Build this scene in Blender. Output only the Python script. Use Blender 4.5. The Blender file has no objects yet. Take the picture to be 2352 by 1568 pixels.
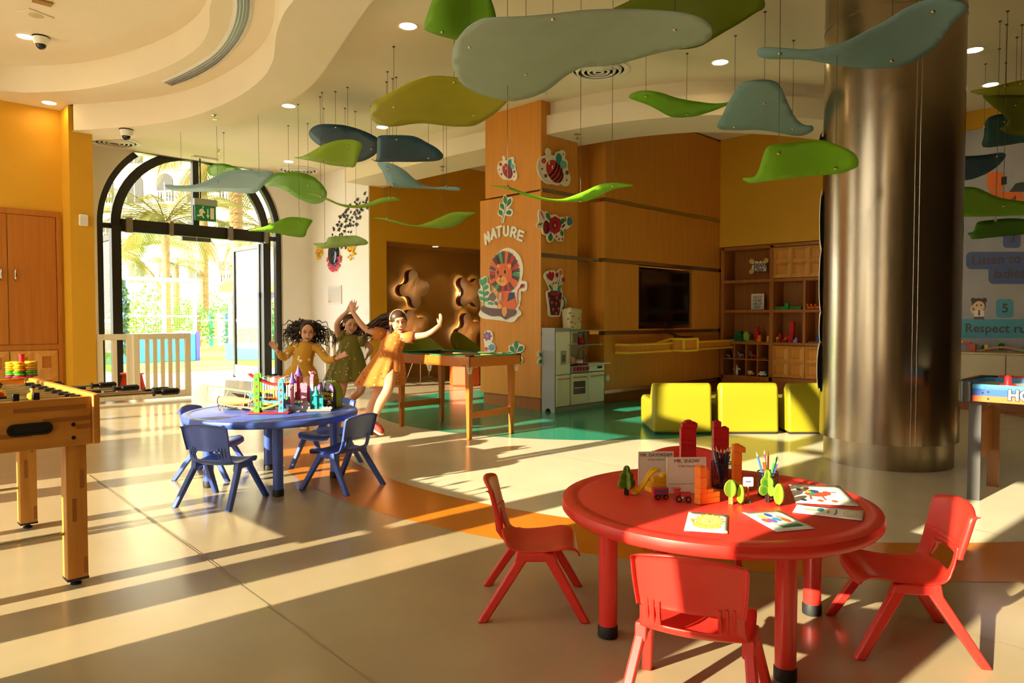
import bpy, bmesh, math, random
from mathutils import Vector, Matrix, noise
from mathutils.geometry import delaunay_2d_cdt
pi, sin, cos, rad = math.pi, math.sin, math.cos, math.radians
random.seed(7)
S = bpy.context.scene
COL = S.collection
# ---------------------------------------------------------------- camera
FPX, CX, CY, H = 1653.0, 1176.0, 784.0, 1.15
PITCH = math.atan((CY - 730) / FPX)
cam = bpy.data.cameras.new('camera'); camo = bpy.data.objects.new('camera', cam); COL.objects.link(camo)
cam.sensor_width = 36.0; cam.lens = FPX / 2352 * 36; cam.clip_start = .05; cam.clip_end = 300
camo.location = (0, 0, H); camo.rotation_euler = (pi / 2 - PITCH, 0, -pi / 4)
S.camera = camo
# ---------------------------------------------------------------- sky, sun, exposure
W = bpy.data.worlds.new('sky'); S.world = W; W.use_nodes = True
nt = W.node_tree; bg = nt.nodes['Background']
bg.inputs[0].default_value = (.975, 1.0, .98, 1); bg.inputs[1].default_value = 9.2
sun = bpy.data.lights.new('sun', 'SUN'); suno = bpy.data.objects.new('sun', sun); COL.objects.link(suno)
sun.energy = 32.0; sun.angle = rad(.6); sun.color = (1.0, .965, .80)
SUNDIR = Vector((1, -.066, -.38)).normalized()
suno.rotation_euler = SUNDIR.to_track_quat('-Z', 'Y').to_euler(); suno.location = (-6, 2, 6)
vs = S.view_settings; vs.view_transform = 'Standard'; vs.look = 'None'; vs.gamma = 1; vs.use_curve_mapping = False
vs.exposure = -0.24
S.cycles.max_bounces = 5; S.cycles.diffuse_bounces = 4; S.cycles.glossy_bounces = 2; S.cycles.transmission_bounces = 3; S.cycles.use_adaptive_sampling = True; S.cycles.adaptive_threshold = .16; S.cycles.adaptive_min_samples = 16; S.cycles.transparent_max_bounces = 12
S.cycles.sample_clamp_indirect = 6; S.cycles.caustics_reflective = False; S.cycles.caustics_refractive = False
# ---------------------------------------------------------------- measuring helpers: pixel of the photo -> point on a real plane
_A = pi / 4
_F0 = Vector((cos(_A), sin(_A), 0)); _R = Vector((sin(_A), -cos(_A), 0)); _U0 = Vector((0, 0, 1))
_F = _F0 * cos(PITCH) - _U0 * sin(PITCH); _U = _U0 * cos(PITCH) + _F0 * sin(PITCH)
_C = Vector((0, 0, H))
def ray(x, y): return _F + _R * ((x - CX) / FPX) - _U * ((y - CY) / FPX)
def PZ(x, y, z=0.0): d = ray(x, y); return _C + d * ((z - H) / d.z)
def PX(x, y, X): d = ray(x, y); return _C + d * (X / d.x)
def PY(x, y, Y): d = ray(x, y); return _C + d * (Y / d.y)
def AT(x, y, D): return _C + ray(x, y) * D
# ---------------------------------------------------------------- materials
def lin(h):
    if isinstance(h, str):
        h = h.lstrip('#'); c = [int(h[i:i + 2], 16) / 255 for i in (0, 2, 4)]
    else: c = h
    return tuple(x / 12.92 if x <= .04045 else ((x + .055) / 1.055) ** 2.4 for x in c)
MATS = {}
def mat(name, col="#888888", rough=.5, metal=0, spec=.5, var=0, vs_=8, bump=0, bs=60, emit=0, alpha=1, trans=0, stretch=None, col2=None, coat=0, sheen=0, ior=None, tl=0):
    if name in MATS: return MATS[name]
    m = bpy.data.materials.new(name); m.use_nodes = True; N = m.node_tree.nodes; L = m.node_tree.links
    b = N['Principled BSDF']; c = lin(col); MATS[name] = m
    b.inputs['Base Color'].default_value = (*c, 1); b.inputs['Roughness'].default_value = rough; b.inputs['Metallic'].default_value = metal
    b.inputs['Specular IOR Level'].default_value = spec; b.inputs['Coat Weight'].default_value = coat; b.inputs['Sheen Weight'].default_value = sheen
    if trans: b.inputs['Transmission Weight'].default_value = trans
    if ior: b.inputs['IOR'].default_value = ior
    if emit: b.inputs['Emission Color'].default_value = (*c, 1); b.inputs['Emission Strength'].default_value = emit
    if var or bump or col2:
        tc = N.new('ShaderNodeTexCoord'); mp = N.new('ShaderNodeMapping'); L.new(tc.outputs['Object'], mp.inputs[0])
        if stretch: mp.inputs['Scale'].default_value = stretch
    if var or col2:
        n = N.new('ShaderNodeTexNoise'); n.inputs['Scale'].default_value = vs_; n.inputs['Detail'].default_value = 5; L.new(mp.outputs[0], n.inputs[0])
        r = N.new('ShaderNodeValToRGB'); r.color_ramp.elements[0].position = .3; r.color_ramp.elements[1].position = .7
        c2 = lin(col2) if col2 else tuple(min(1, x * (1 + var)) for x in c)
        c1 = c if col2 else tuple(x * (1 - var) for x in c)
        r.color_ramp.elements[0].color = (*c1, 1); r.color_ramp.elements[1].color = (*c2, 1)
        L.new(n.outputs[0], r.inputs[0]); L.new(r.outputs[0], b.inputs['Base Color'])
    if bump:
        n2 = N.new('ShaderNodeTexNoise'); n2.inputs['Scale'].default_value = bs; L.new(mp.outputs[0], n2.inputs[0])
        bp = N.new('ShaderNodeBump'); bp.inputs['Strength'].default_value = bump; bp.inputs['Distance'].default_value = .01
        L.new(n2.outputs[0], bp.inputs['Height']); L.new(bp.outputs[0], b.inputs['Normal'])
    if tl:
        t = N.new('ShaderNodeBsdfTranslucent'); t.inputs[0].default_value = (*c, 1); mx = N.new('ShaderNodeMixShader'); mx.inputs[0].default_value = tl
        L.new(b.outputs[0], mx.inputs[1]); L.new(t.outputs[0], mx.inputs[2]); L.new(mx.outputs[0], N['Material Output'].inputs[0])
    return m
def glass(name, tint=(1, 1, 1), refl=.08):
    if name in MATS: return MATS[name]
    m = bpy.data.materials.new(name); m.use_nodes = True; N = m.node_tree.nodes; L = m.node_tree.links
    N.remove(N['Principled BSDF']); t = N.new('ShaderNodeBsdfTransparent'); t.inputs[0].default_value = (*tint, 1)
    g = N.new('ShaderNodeBsdfGlossy'); g.inputs[1].default_value = .02; fr = N.new('ShaderNodeLayerWeight'); fr.inputs[0].default_value = .5; pw = N.new('ShaderNodeMath'); pw.operation = 'POWER'; pw.inputs[1].default_value = 3.5; L.new(fr.outputs['Facing'], pw.inputs[0]); ml = N.new('ShaderNodeMath'); ml.operation = 'MULTIPLY_ADD'; ml.inputs[1].default_value = .5; ml.inputs[2].default_value = .03; L.new(pw.outputs[0], ml.inputs[0])
    mx = N.new('ShaderNodeMixShader'); L.new(ml.outputs[0], mx.inputs[0]); L.new(t.outputs[0], mx.inputs[1]); L.new(g.outputs[0], mx.inputs[2])
    L.new(mx.outputs[0], N['Material Output'].inputs[0]); MATS[name] = m
    return m
def wood(name, c1, c2, rough=.35, stretch=(28, 28, 1.3), spec=.4):
    m = mat(name, c1, rough, spec=spec, vs_=1.0, stretch=stretch, col2=c2, bump=.05, bs=2)
    return m
# ---------------------------------------------------------------- mesh builder
class B:
    def __init__(s): s.v = []; s.f = []; s.m = []; s.mats = []; s.cur = 0; s.T = None
    def use(s, m):
        if m not in s.mats: s.mats.append(m)
        s.cur = s.mats.index(m); return s
    def add(s, vs, fs):
        o = len(s.v)
        s.v += [tuple(s.T @ Vector(p)) if s.T else tuple(p) for p in vs]
        s.f += [tuple(i + o for i in f) for f in fs]; s.m += [s.cur] * len(fs); return s
    def box(s, a, b):
        (x0, y0, z0), (x1, y1, z1) = a, b
        return s.add([(x0, y0, z0), (x1, y0, z0), (x1, y1, z0), (x0, y1, z0), (x0, y0, z1), (x1, y0, z1), (x1, y1, z1), (x0, y1, z1)],
                     [(3, 2, 1, 0), (4, 5, 6, 7), (0, 1, 5, 4), (1, 2, 6, 5), (2, 3, 7, 6), (3, 0, 4, 7)])
    def cbox(s, c, d): return s.box([c[i] - d[i] / 2 for i in range(3)], [c[i] + d[i] / 2 for i in range(3)])
    def cyl(s, p0, p1, r0, r1=None, n=16, caps=True):
        return s.tube([p0, p1], [r0, r0 if r1 is None else r1], n, caps)
    def tube(s, pts, r, n=10, caps=True, closed=False, sy=1.0, up=None):
        pts = [Vector(p) for p in pts]; k = len(pts); rr = r if isinstance(r, (list, tuple)) else [r] * k
        vs, fs = [], []; pu = None
        for i, p in enumerate(pts):
            t = (pts[(i + 1) % k] - pts[i - 1]) if closed else (pts[min(i + 1, k - 1)] - pts[max(i - 1, 0)])
            t.normalize()
            if pu is None:
                u = Vector(up) if up else (Vector((0, 0, 1)) if abs(t.z) < .9 else Vector((1, 0, 0)))
            else: u = pu
            u = (u - t * u.dot(t)); u.normalize(); w = t.cross(u); pu = u
            for j in range(n):
                a = 2 * pi * (j + .5) / n
                vs.append(p + (w * cos(a) + u * sin(a) * sy) * rr[i])
        for i in range(k if closed else k - 1):
            for j in range(n):
                a, b_ = i * n + j, i * n + (j + 1) % n; c, d = ((i + 1) % k) * n + (j + 1) % n, ((i + 1) % k) * n + j
                fs.append((a, b_, c, d))
        if caps and not closed:
            fs.append(tuple(range(n))[::-1]); fs.append(tuple((k - 1) * n + j for j in range(n)))
        return s.add(vs, fs)
    def lathe(s, prof, n=24, o=(0, 0, 0), a0=0, a1=2 * pi, sx=1, sy=1):
        full = abs(a1 - a0 - 2 * pi) < 1e-6; m = n if full else n + 1; vs, fs = [], []
        for r, z in prof:
            for j in range(m):
                a = a0 + (a1 - a0) * j / n; vs.append((o[0] + r * cos(a) * sx, o[1] + r * sin(a) * sy, o[2] + z))
        for i in range(len(prof) - 1):
            for j in range(n):
                b_ = (j + 1) % m; fs.append((i * m + j, i * m + b_, (i + 1) * m + b_, (i + 1) * m + j))
        if full:
            if prof[0][0] > 1e-6: fs.append(tuple(range(m))[::-1])
            if prof[-1][0] > 1e-6: fs.append(tuple((len(prof) - 1) * m + j for j in range(m)))
        return s.add(vs, fs)
    def ell(s, c, r, nu=14, nv=9, R=None):
        if not isinstance(r, (list, tuple)): r = (r, r, r)
        vs, fs = [], []
        for i in range(nv + 1):
            t = pi * i / nv
            for j in range(nu):
                a = 2 * pi * j / nu; p = Vector((r[0] * sin(t) * cos(a), r[1] * sin(t) * sin(a), -r[2] * cos(t)))
                if R: p = R @ p
                vs.append(Vector(c) + p)
        for i in range(nv):
            for j in range(nu): fs.append((i * nu + j, i * nu + (j + 1) % nu, (i + 1) * nu + (j + 1) % nu, (i + 1) * nu + j))
        return s.add(vs, fs)
    def prism(s, poly, o, u, v, n, d):
        """extrude a 2-D outline (in u,v at o) by d along n"""
        o, u, v, n = Vector(o), Vector(u), Vector(v), Vector(n); k = len(poly)
        ar = sum(poly[i][0] * poly[(i + 1) % k][1] - poly[(i + 1) % k][0] * poly[i][1] for i in range(k))
        if (ar > 0) != (u.cross(v).dot(n) * d > 0): poly = poly[::-1]
        a = [o + u * p[0] + v * p[1] for p in poly]; b_ = [p + n * d for p in a]
        fs = [tuple(range(k))[::-1], tuple(range(k, 2 * k))] + [(i, (i + 1) % k, k + (i + 1) % k, k + i) for i in range(k)]
        return s.add(a + b_, fs)
    def zprism(s, poly, z0, z1): return s.prism(poly, (0, 0, z0), (1, 0, 0), (0, 1, 0), (0, 0, 1), z1 - z0)
    def flat(s, poly, o, u, v):
        o, u, v = Vector(o), Vector(u), Vector(v)
        return s.add([o + u * p[0] + v * p[1] for p in poly], [tuple(range(len(poly)))])
    def grid(s, fn, nu, nv, cu=False, skip=None):
        vs = [fn(i / nu, j / nv) for j in range(nv + 1) for i in range(nu + (0 if cu else 1))]; w = nu + (0 if cu else 1); fs = []
        for j in range(nv):
            for i in range(nu):
                if skip and skip(i, j): continue
                a, b_ = j * w + i, j * w + (i + 1) % w; fs.append((a, b_, b_ + w, a + w))
        return s.add(vs, fs)
    def strip(s, pts, z0, z1):
        return s.add([(p[0], p[1], z) for z in (z0, z1) for p in pts], [(i, i + 1, len(pts) + i + 1, len(pts) + i) for i in range(len(pts) - 1)])
    def build(s, name, parent=None, m=None, bevel=0, seg=2, smooth=35, sub=0, solid=0, off=0, loc=None, rot=None, kind=None):
        me = bpy.data.meshes.new(name); me.from_pydata(s.v, [], s.f)
        mats = s.mats if not m else [m]
        for x in mats: me.materials.append(x)
        if not m and len(mats) > 1: me.polygons.foreach_set('material_index', s.m)
        me.update()
        if smooth is not None:
            me.polygons.foreach_set('use_smooth', [True] * len(me.polygons))
            if smooth < 180: me.set_sharp_from_angle(angle=rad(smooth))
        o = bpy.data.objects.new(name, me); COL.objects.link(o)
        if parent: o.parent = parent
        if loc is not None: o.location = loc
        if rot is not None: o.rotation_euler = rot
        if solid: q = o.modifiers.new('s', 'SOLIDIFY'); q.thickness = solid; q.offset = off
        if bevel: q = o.modifiers.new('b', 'BEVEL'); q.width = bevel; q.segments = seg; q.limit_method = 'ANGLE'; q.angle_limit = rad(40); q.harden_normals = False
        if sub: q = o.modifiers.new('u', 'SUBSURF'); q.levels = sub; q.render_levels = sub
        if kind: o['kind'] = kind
        return o
def thing(name, label, cat, loc=(0, 0, 0), rz=0, group=None, rot=None):
    o = bpy.data.objects.new(name, None); COL.objects.link(o); o.empty_display_size = .1
    o.location = loc; o.rotation_euler = rot if rot else (0, 0, rz); tag(o, label, cat, group)
    return o
def tag(o, label=None, cat=None, group=None, kind=None):
    if label: o['label'] = label
    if cat: o['category'] = cat
    if group: o['group'] = group
    if kind: o['kind'] = kind
    return o
def dup(root, loc, rz=0, label=None, group=None):
    r = root.copy(); COL.objects.link(r); r.location = loc; r.rotation_euler = (0, 0, rz)
    if label: r['label'] = label
    if group: r['group'] = group
    for ch in list(root.children):
        c = ch.copy(); COL.objects.link(c); c.parent = r
        for g in list(ch.children):
            d = g.copy(); COL.objects.link(d); d.parent = c
    return r
def struct(b, name, label=None, **k): o = b.build(name, **k); o['kind'] = 'structure'; (label and tag(o, label)); return o
def circ(cx, cy, rx, ry=None, n=24, a0=0, a1=2 * pi, rot=0):
    ry = ry or rx; out = []
    for i in range(n if abs(a1 - a0 - 2 * pi) < 1e-6 else n + 1):
        a = a0 + (a1 - a0) * i / n; x, y = rx * cos(a), ry * sin(a); out.append((cx + x * cos(rot) - y * sin(rot), cy + x * sin(rot) + y * cos(rot)))
    return out
def rrect(x0, y0, x1, y1, r, n=5):
    o = []
    for cx, cy, a in ((x1 - r, y1 - r, 0), (x0 + r, y1 - r, pi / 2), (x0 + r, y0 + r, pi), (x1 - r, y0 + r, 1.5 * pi)):
        o += [(cx + r * cos(a + pi / 2 * i / n), cy + r * sin(a + pi / 2 * i / n)) for i in range(n + 1)]
    return o
def spline(pts, n=6, closed=True):
    k = len(pts); out = []; P = [Vector(p) for p in pts]
    for i in range(k if closed else k - 1):
        p0, p1, p2, p3 = (P[(i - 1) % k], P[i], P[(i + 1) % k], P[(i + 2) % k]) if closed else (P[max(i - 1, 0)], P[i], P[i + 1], P[min(i + 2, k - 1)])
        for j in range(n):
            t = j / n; out.append(.5 * (2 * p1 + (p2 - p0) * t + (2 * p0 - 5 * p1 + 4 * p2 - p3) * t * t + (3 * p1 - p0 - 3 * p2 + p3) * t ** 3))
    if not closed: out.append(P[-1])
    return out
def text_mesh(name, txt, size, parent, m, o, u, v, depth=.002, bold=0, align='CENTER', sx=1.0, arc=None, width=None):
    """lettering: baseline origin o, reading along u, up v"""
    cu = bpy.data.curves.new(name, 'FONT'); cu.body = txt; cu.size = size; cu.extrude = depth; cu.offset = bold; cu.align_x = align; cu.resolution_u = 3
    t = bpy.data.objects.new(name, cu); me = bpy.data.meshes.new_from_object(t); bpy.data.objects.remove(t); bpy.data.curves.remove(cu)
    o, u, v = Vector(o), Vector(u).normalized(), Vector(v).normalized(); n = u.cross(v)
    if width: xs = [q.co.x for q in me.vertices]; sx = width / (max(xs) - min(xs))
    for q in me.vertices:
        x, y = q.co.x * sx, q.co.y
        if arc: a = x / arc; x, y = (arc + y) * sin(a), (arc + y) * cos(a) - arc
        q.co = o + u * x + v * y + n * (q.co.z + depth)
    me.materials.clear(); me.materials.append(m); me.name = name
    ob = bpy.data.objects.new(name, me); COL.objects.link(ob); ob.parent = parent
    return ob
# ================================================================ materials of the place
vinyl = mat('floor_beige', '#AE9A77', .2, var=.05, vs_=3, spec=.5, bump=.02, bs=9)
vcream = mat('floor_cream', '#E0D5B6', .2, var=.04, vs_=3, spec=.5, bump=.02, bs=9)
vorange = mat('floor_orange', '#CF7A1C', .2, var=.04, vs_=3, bump=.02, bs=9)
vgreen = mat('floor_green', '#2F9474', .2, var=.05, vs_=3, bump=.02, bs=9)
vseam = mat('floor_seam', '#9F8E70', .5)
plaster = mat('plaster_cream', '#EDE0C6', .8, var=.015, vs_=2)
plasterw = mat('plaster_white', '#F3EFE9', .75, var=.015, vs_=2)
yellow = mat('paint_yellow', '#D8A01E', .6, var=.02, vs_=2)
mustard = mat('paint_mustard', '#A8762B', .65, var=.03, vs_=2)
wpan = wood('wood_panel', '#D08832', '#DC943A', .32)
wdark = wood('wood_plinth', '#9C5C24', '#A96A2C', .35)
steelstrip = mat('strip_metal', '#A79C84', .25, metal=1)
blackal = mat('black_aluminium', '#2A2724', .35, spec=.4)
clear = glass('window_glass', (.775, .755, .707))
steel = mat('brushed_steel', '#A2927A', .22, metal=1, var=.06, vs_=1.2, stretch=(3, 3, .25))
steelp = mat('plinth_steel', '#A2937A', .3, metal=1, var=.1, vs_=3, stretch=(6, 6, .5))
white = mat('white_paint', '#EFEAE0', .45)
black = mat('black_plastic', '#141312', .35)
chrome = mat('chrome', '#CFC7B8', .15, metal=1)
lampglow = mat('lamp_glow', '#FFF3D6', emit=14)
# ================================================================ floor
b = B(); b.add([(-.65, -3.2, 0), (11.2, -3.2, 0), (11.2, 12.65, 0), (-.65, 12.65, 0)], [(0, 1, 2, 3)])
floor = struct(b, 'floor', 'beige vinyl floor with curved coloured inlays', m=vinyl)
FC = (6.82, 3.77)
def clip(p): return (min(max(p[0], -.6), 10.65), max(p[1], -2.95))
b = B(); b.flat([clip(p) for p in circ(*FC, 4.39, n=140)], (0, 0, .0010), (1, 0, 0), (0, 1, 0)); b.build('orange_band', floor, vorange)
b = B(); b.flat([clip(p) for p in circ(*FC, 3.85, n=140)], (0, 0, .0018), (1, 0, 0), (0, 1, 0)); b.build('cream_field', floor, vcream)
g = [p for p in circ(7.17, 5.99, 2.573, n=140) if p[0] < 7.06 or p[1] > 6.2]
b = B(); b.flat(g, (0, 0, .0026), (1, 0, 0), (0, 1, 0)); b.build('green_field', floor, vgreen)
b = B(); b.flat([p for p in circ(7.0, 6.9, 1.35, n=60, a0=pi * .5, a1=pi * 1.5)], (0, 0, .0031), (1, 0, 0), (0, 1, 0)); 
for p0, p1 in (((205, 1090), (862, 1568)), ((560, 1340), (205, 1090)), ((1130, 1020), (1500, 1085)), ((1180, 975), (1480, 1002)), ((1868, 1352), (2352, 1490)), ((2000, 1163), (2352, 1240))):
    a, c = PZ(*p0, .0034), PZ(*p1, .0034); d = (c - a).normalized(); n = Vector((-d.y, d.x, 0)) * .0022
    b = B(); b.add([a - n, c - n, c + n, a + n], [(0, 1, 2, 3)]); b.build('floor_seam', floor, vseam)
# ================================================================ arched glazing
def arch_wall(name, label, m, tf, x0, x1, ztop, cx, a, zs, th=.25):
    """wall in local x/z with an arched opening centred at cx, outer half width a, springing at zs; tf maps (x,y,z) to the world"""
    w = B(); w.T = tf
    if cx - a > x0 + .01: w.box((x0, 0, 0), (cx - a, th, ztop))
    if x1 > cx + a + .01: w.box((cx + a, 0, 0), (x1, th, ztop))
    h = ztop - zs
    t0 = math.acos(math.sqrt(max(0, 1 - (h / a) ** 2))) if h < a else pi / 2
    for sgn in (-1, 1):
        arc = [(cx + sgn * a * cos(t0 * i / 16), zs + a * sin(t0 * i / 16)) for i in range(17)]
        w.prism(arc + [(cx + sgn * a, ztop)], (0, 0, 0), (1, 0, 0), (0, 0, 1), (0, 1, 0), th)
    return struct(w, name, label, m=m)
def arch_unit(n_, label, tf, cx, a, zs, ztop, ji, jo, ins=.06, doors=None, below=True):
    root = bpy.data.objects.new('window_%d' % n_, None); COL.objects.link(root); root['kind'] = 'structure'; root['label'] = label
    fw, ya, yb = .10, ins, ins + .09
    def part(nm, fn, m=blackal, par=root, bev=.004):
        q = B(); q.T = tf; fn(q); return q.build(nm, par, m, bevel=bev)
    h = ztop - zs; t0 = math.asin(min(1, h / a)) if h < a else pi / 2
    def outer(q):
        for s_ in (-1, 1):
            q.prism([(cx + s_ * a, 0), (cx + s_ * (a - fw), 0)] + [(cx + s_ * (a - fw) * cos(t0 * 1.02 * i / 14), zs + (a - fw) * sin(t0 * 1.02 * i / 14)) for i in range(15)]
                    + [(cx + s_ * a * cos(t0 * i / 14), zs + a * sin(t0 * i / 14)) for i in range(14, -1, -1)], (0, ya, 0), (1, 0, 0), (0, 0, 1), (0, 1, 0), .11)
    part('outer_frame', outer)
    ri0, ri1 = ji, jo; 
    def inner(q):
        n = 28; t1 = math.asin(min(1, (ztop - zs) / ri1)) if ztop - zs < ri1 else pi / 2
        q.prism([(cx + ri1 * cos(pi * i / n), zs + ri1 * sin(pi * i / n)) for i in range(n + 1)] + [(cx + ri0 * cos(pi * i / n), zs + ri0 * sin(pi * i / n)) for i in range(n, -1, -1)], (0, ya + .01, 0), (1, 0, 0), (0, 0, 1), (0, 1, 0), .08)
    part('inner_arch', inner)
    for s_ in (-1, 1):
        part('jamb', lambda q: q.box((min(cx + s_ * ji, cx + s_ * jo), ya - .02, 0), (max(cx + s_ * ji, cx + s_ * jo), ya + .12, zs)))
        part('side_rail', lambda q: q.box((min(cx + s_ * jo, cx + s_ * (a - fw)), ya + .02, 0), (max(cx + s_ * jo, cx + s_ * (a - fw)), ya + .08, .12)))
        part('side_rail', lambda q: q.box((min(cx + s_ * jo, cx + s_ * (a - fw)), ya + .02, zs - .06), (max(cx + s_ * jo, cx + s_ * (a - fw)), ya + .08, zs + .02)))
        part('pane', lambda q: q.box((min(cx + s_ * jo, cx + s_ * (a - fw)), ya + .045, .12), (max(cx + s_ * jo, cx + s_ * (a - fw)), ya + .051, zs - .06)), clear, bev=0)
        # fan-light panes
        n = 10; r = ri0; zz = ztop
        def half(q):
            pts = [(cx + s_ * .05, zs + .1), (cx + s_ * r, zs + .1)] + [(cx + s_ * r * cos(pi / 2 * i / n), min(ztop, zs + r * sin(pi / 2 * i / n))) for i in range(1, n)] + [(cx + s_ * .05, min(ztop, zs + r))]
            q.prism(pts, (0, ya + .05, 0), (1, 0, 0), (0, 0, 1), (0, 1, 0), .006)
        part('pane', half, clear, bev=0)
        def ring(q):
            R1, R0 = a - fw, ri1; tt = min(pi / 2, math.asin(min(1, (ztop - zs) / R1)))
            t2 = min(pi / 2, math.asin(min(1, (ztop - zs) / R0)))
            q.prism([(cx + s_ * R1 * cos(tt * i / n), zs + R1 * sin(tt * i / n)) for i in range(n + 1)] + [(cx + s_ * R0 * cos(t2 * i / n), zs + R0 * sin(t2 * i / n)) for i in range(n, -1, -1)], (0, ya + .05, 0), (1, 0, 0), (0, 0, 1), (0, 1, 0), .006)
        part('pane', ring, clear, bev=0)
    part('transom', lambda q: q.box((cx - ji, ya - .03, zs - .1), (cx + ji, ya + .12, zs + .1)))
    part('mullion', lambda q: q.box((cx - .05, ya, zs + .1), (cx + .05, ya + .1, min(ztop, zs + ri0) - .0)))
    if doors is None:
        for s_ in (-1, 1):
            x0, x1 = sorted((cx + s_ * .004, cx + s_ * ji)); st = .075
            d = part('door_leaf', lambda q: (q.box((x0, ya + .02, .01), (x0 + st, ya + .07, zs - .1)), q.box((x1 - st, ya + .02, .01), (x1, ya + .07, zs - .1)), q.box((x0 + st, ya + .02, .01), (x1 - st, ya + .07, .2)), q.box((x0 + st, ya + .02, zs - .18), (x1 - st, ya + .07, zs - .1))))
            part('pane', lambda q: q.box((x0 + st, ya + .042, .2), (x1 - st, ya + .048, zs - .18)), clear, par=d, bev=0)
            part('push_bar', lambda q: q.box((x0 + .06, ya - .03, 1.0), (x1 - .06, ya + .02, 1.04)), chrome, par=d)
    return root
T_door = Matrix.Translation((0, 12.4, 0))
arch_wall('wall_door', 'white wall around the arched garden door', plasterw, T_door, 2.85, 7.2, 3.8, 4.89, 1.535, 2.62)
winD = arch_unit(1, 'black arched glazed door frame open to the garden', T_door, 4.89, 1.535, 2.62, 3.8, 1.18, 1.32, doors=False)
# window wall on the sun side (local x -> world -y so that its outer face points to -X)
T_win = Matrix(((0, -1, 0, -.4), (1, 0, 0, 0), (0, 0, 1, 0), (0, 0, 0, 1)))
for i, (c, y0, y1) in enumerate(((-.13, -3.2, 2.1), (4.445, 2.1, 6.85), (9.25, 6.85, 11.3))):
    arch_wall('wall_window', 'cream wall around the arched windows', plaster, T_win, y0, y1, 4.22, c, 1.73, 2.55)
    arch_unit(2 + i, 'black arched window on the sunny side', T_win, c, 1.73, 2.55, 4.2, 1.11, 1.32)
# ================================================================ walls
b = B(); b.box((-.4, 11.07, 0), (2.62, 11.3, 4.22)); struct(b, 'wall_yellow', 'yellow wall with built-in wardrobe', m=yellow)
b = B(); b.box((2.585, 10.7, 0), (2.86, 12.4, 3.9)); struct(b, 'pillar', 'yellow pillar beside the garden gate', m=yellow)
b = B(); b.box((7.0, 10.46, 0), (7.2, 12.4, 3.8)); struct(b, 'wall_white', 'white wall beside the garden door', m=plasterw)
b = B(); b.box((7.02, 10.455, 0), (7.36, 10.6, 4.1)); b.box((7.36, 10.455, 2.5), (10.9, 10.6, 4.1)); b.box((10.6, 10.455, 0), (10.9, 10.6, 2.5))
struct(b, 'wall_alcove', 'yellow wall around the lounge alcove', m=yellow)
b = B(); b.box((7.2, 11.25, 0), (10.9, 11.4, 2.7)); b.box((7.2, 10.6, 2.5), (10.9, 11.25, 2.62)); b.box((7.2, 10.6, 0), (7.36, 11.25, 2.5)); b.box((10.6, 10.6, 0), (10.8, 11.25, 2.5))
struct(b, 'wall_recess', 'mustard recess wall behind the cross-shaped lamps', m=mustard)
for nm, a, c in (('wall_end', (10.86, 6.3, 0), (11.0, 10.6, 4.1)), ('wall_outer', (11.05, -3.2, 0), (11.2, 6, 4.1)), ('wall_far', (10.66, 3.2, 2.29), (11.05, 5.9, 4.1)), ('wall_right', (10.76, -3.2, 0), (11.05, 3.2, 4.1))):
    b = B(); b.box(a, c); struct(b, nm, 'yellow far wall of the playroom', m=yellow)
b = B(); b.box((-.65, -3.4, 0), (11.2, -3.2, 4.3)); struct(b, 'wall_back', 'unseen wall behind the viewer, kept dark to dim reflections', m=mat('bounce_cut_dark', '#4E4433', .7))  # unseen wall, dark colour picked to dim reflections and bounced light
# ---- ceilings and soffits
CA = [PZ(x, y, 3.57).to_2d() for x, y in ((219, 322), (296, 318), (413, 306), (551, 277), (654, 238), (716, 196), (761, 138), (800, 79), (835, 30), (860, 0))] + [Vector(p) for p in ((3.1, 3.9), (3.2, 2.6), (3.6, 1.0), (3.7, -1), (3.5, -3.2))]
CB = [PZ(x, y, 3.57).to_2d() for x, y in ((169, 299), (224, 296), (344, 286), (448, 265), (537, 227), (599, 183), (627, 138), (637, 69), (675, 0))] + [Vector(p) for p in ((2.68, 4.2), (2.7, 2.6), (3.0, 1.0), (3.1, -1), (2.9, -3.2))]
CC = [PZ(x, y, 3.9).to_2d() for x, y in ((55, 213), (172, 207), (275, 189), (379, 155), (448, 114), (479, 69), (486, 0))] + [Vector(p) for p in ((2.4, 5.2), (2.3, 4), (2.3, 2.5), (2.3, 0), (2.2, -3.2))]
CA, CB, CC = (spline(c, 5, False) for c in (CA, CB, CC))
CT = spline([(6.53, 10.46), (6.51, 9.2), (6.52, 8), (6.56, 7), (6.6, 6), (6.8, 5), (7.3, 4.1), (8.28, 3.37), (9.4, 2.9), (10.75, 2.55)], 6, False)
def offs(c, d):
    o = []
    for i, p in enumerate(c):
        t = (c[min(i + 1, len(c) - 1)] - c[max(i - 1, 0)]).normalized(); o.append(p + Vector((-t.y, t.x)) * d)
    return o
CTi = offs(CT, .75); CTi[0] = Vector((7.3, 10.46)); CTi[-1] = Vector((10.75, 3.3))
def slab(b, poly, z): b.flat([(p[0], p[1]) for p in poly][::-1], (0, 0, z), (1, 0, 0), (0, 1, 0))
b = B(); slab(b, CA + [Vector(p) for p in ((11.05, -3.2), (11.05, 2.55))] + offs(CT, .08)[::-1] + [Vector(p) for p in ((7.05, 10.46), (7.05, 12.45), (2.85, 12.45), (2.85, 11.0))], 3.8)
ceil = struct(b, 'ceiling', 'cream plaster ceiling', m=plaster)
b = B(); slab(b, [Vector((2.585, 11.0))] + CB + CA[::-1] + [Vector((2.9, 11.3))], 3.57); b.strip(CA, 3.57, 3.8); b.strip(CB, 3.57, 3.9)
struct(b, 'soffit_ring', 'curved dropped plaster soffit', m=plaster)
left0 = [Vector((-.4, 10.4)), Vector((1.84, 10.6))]
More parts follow.
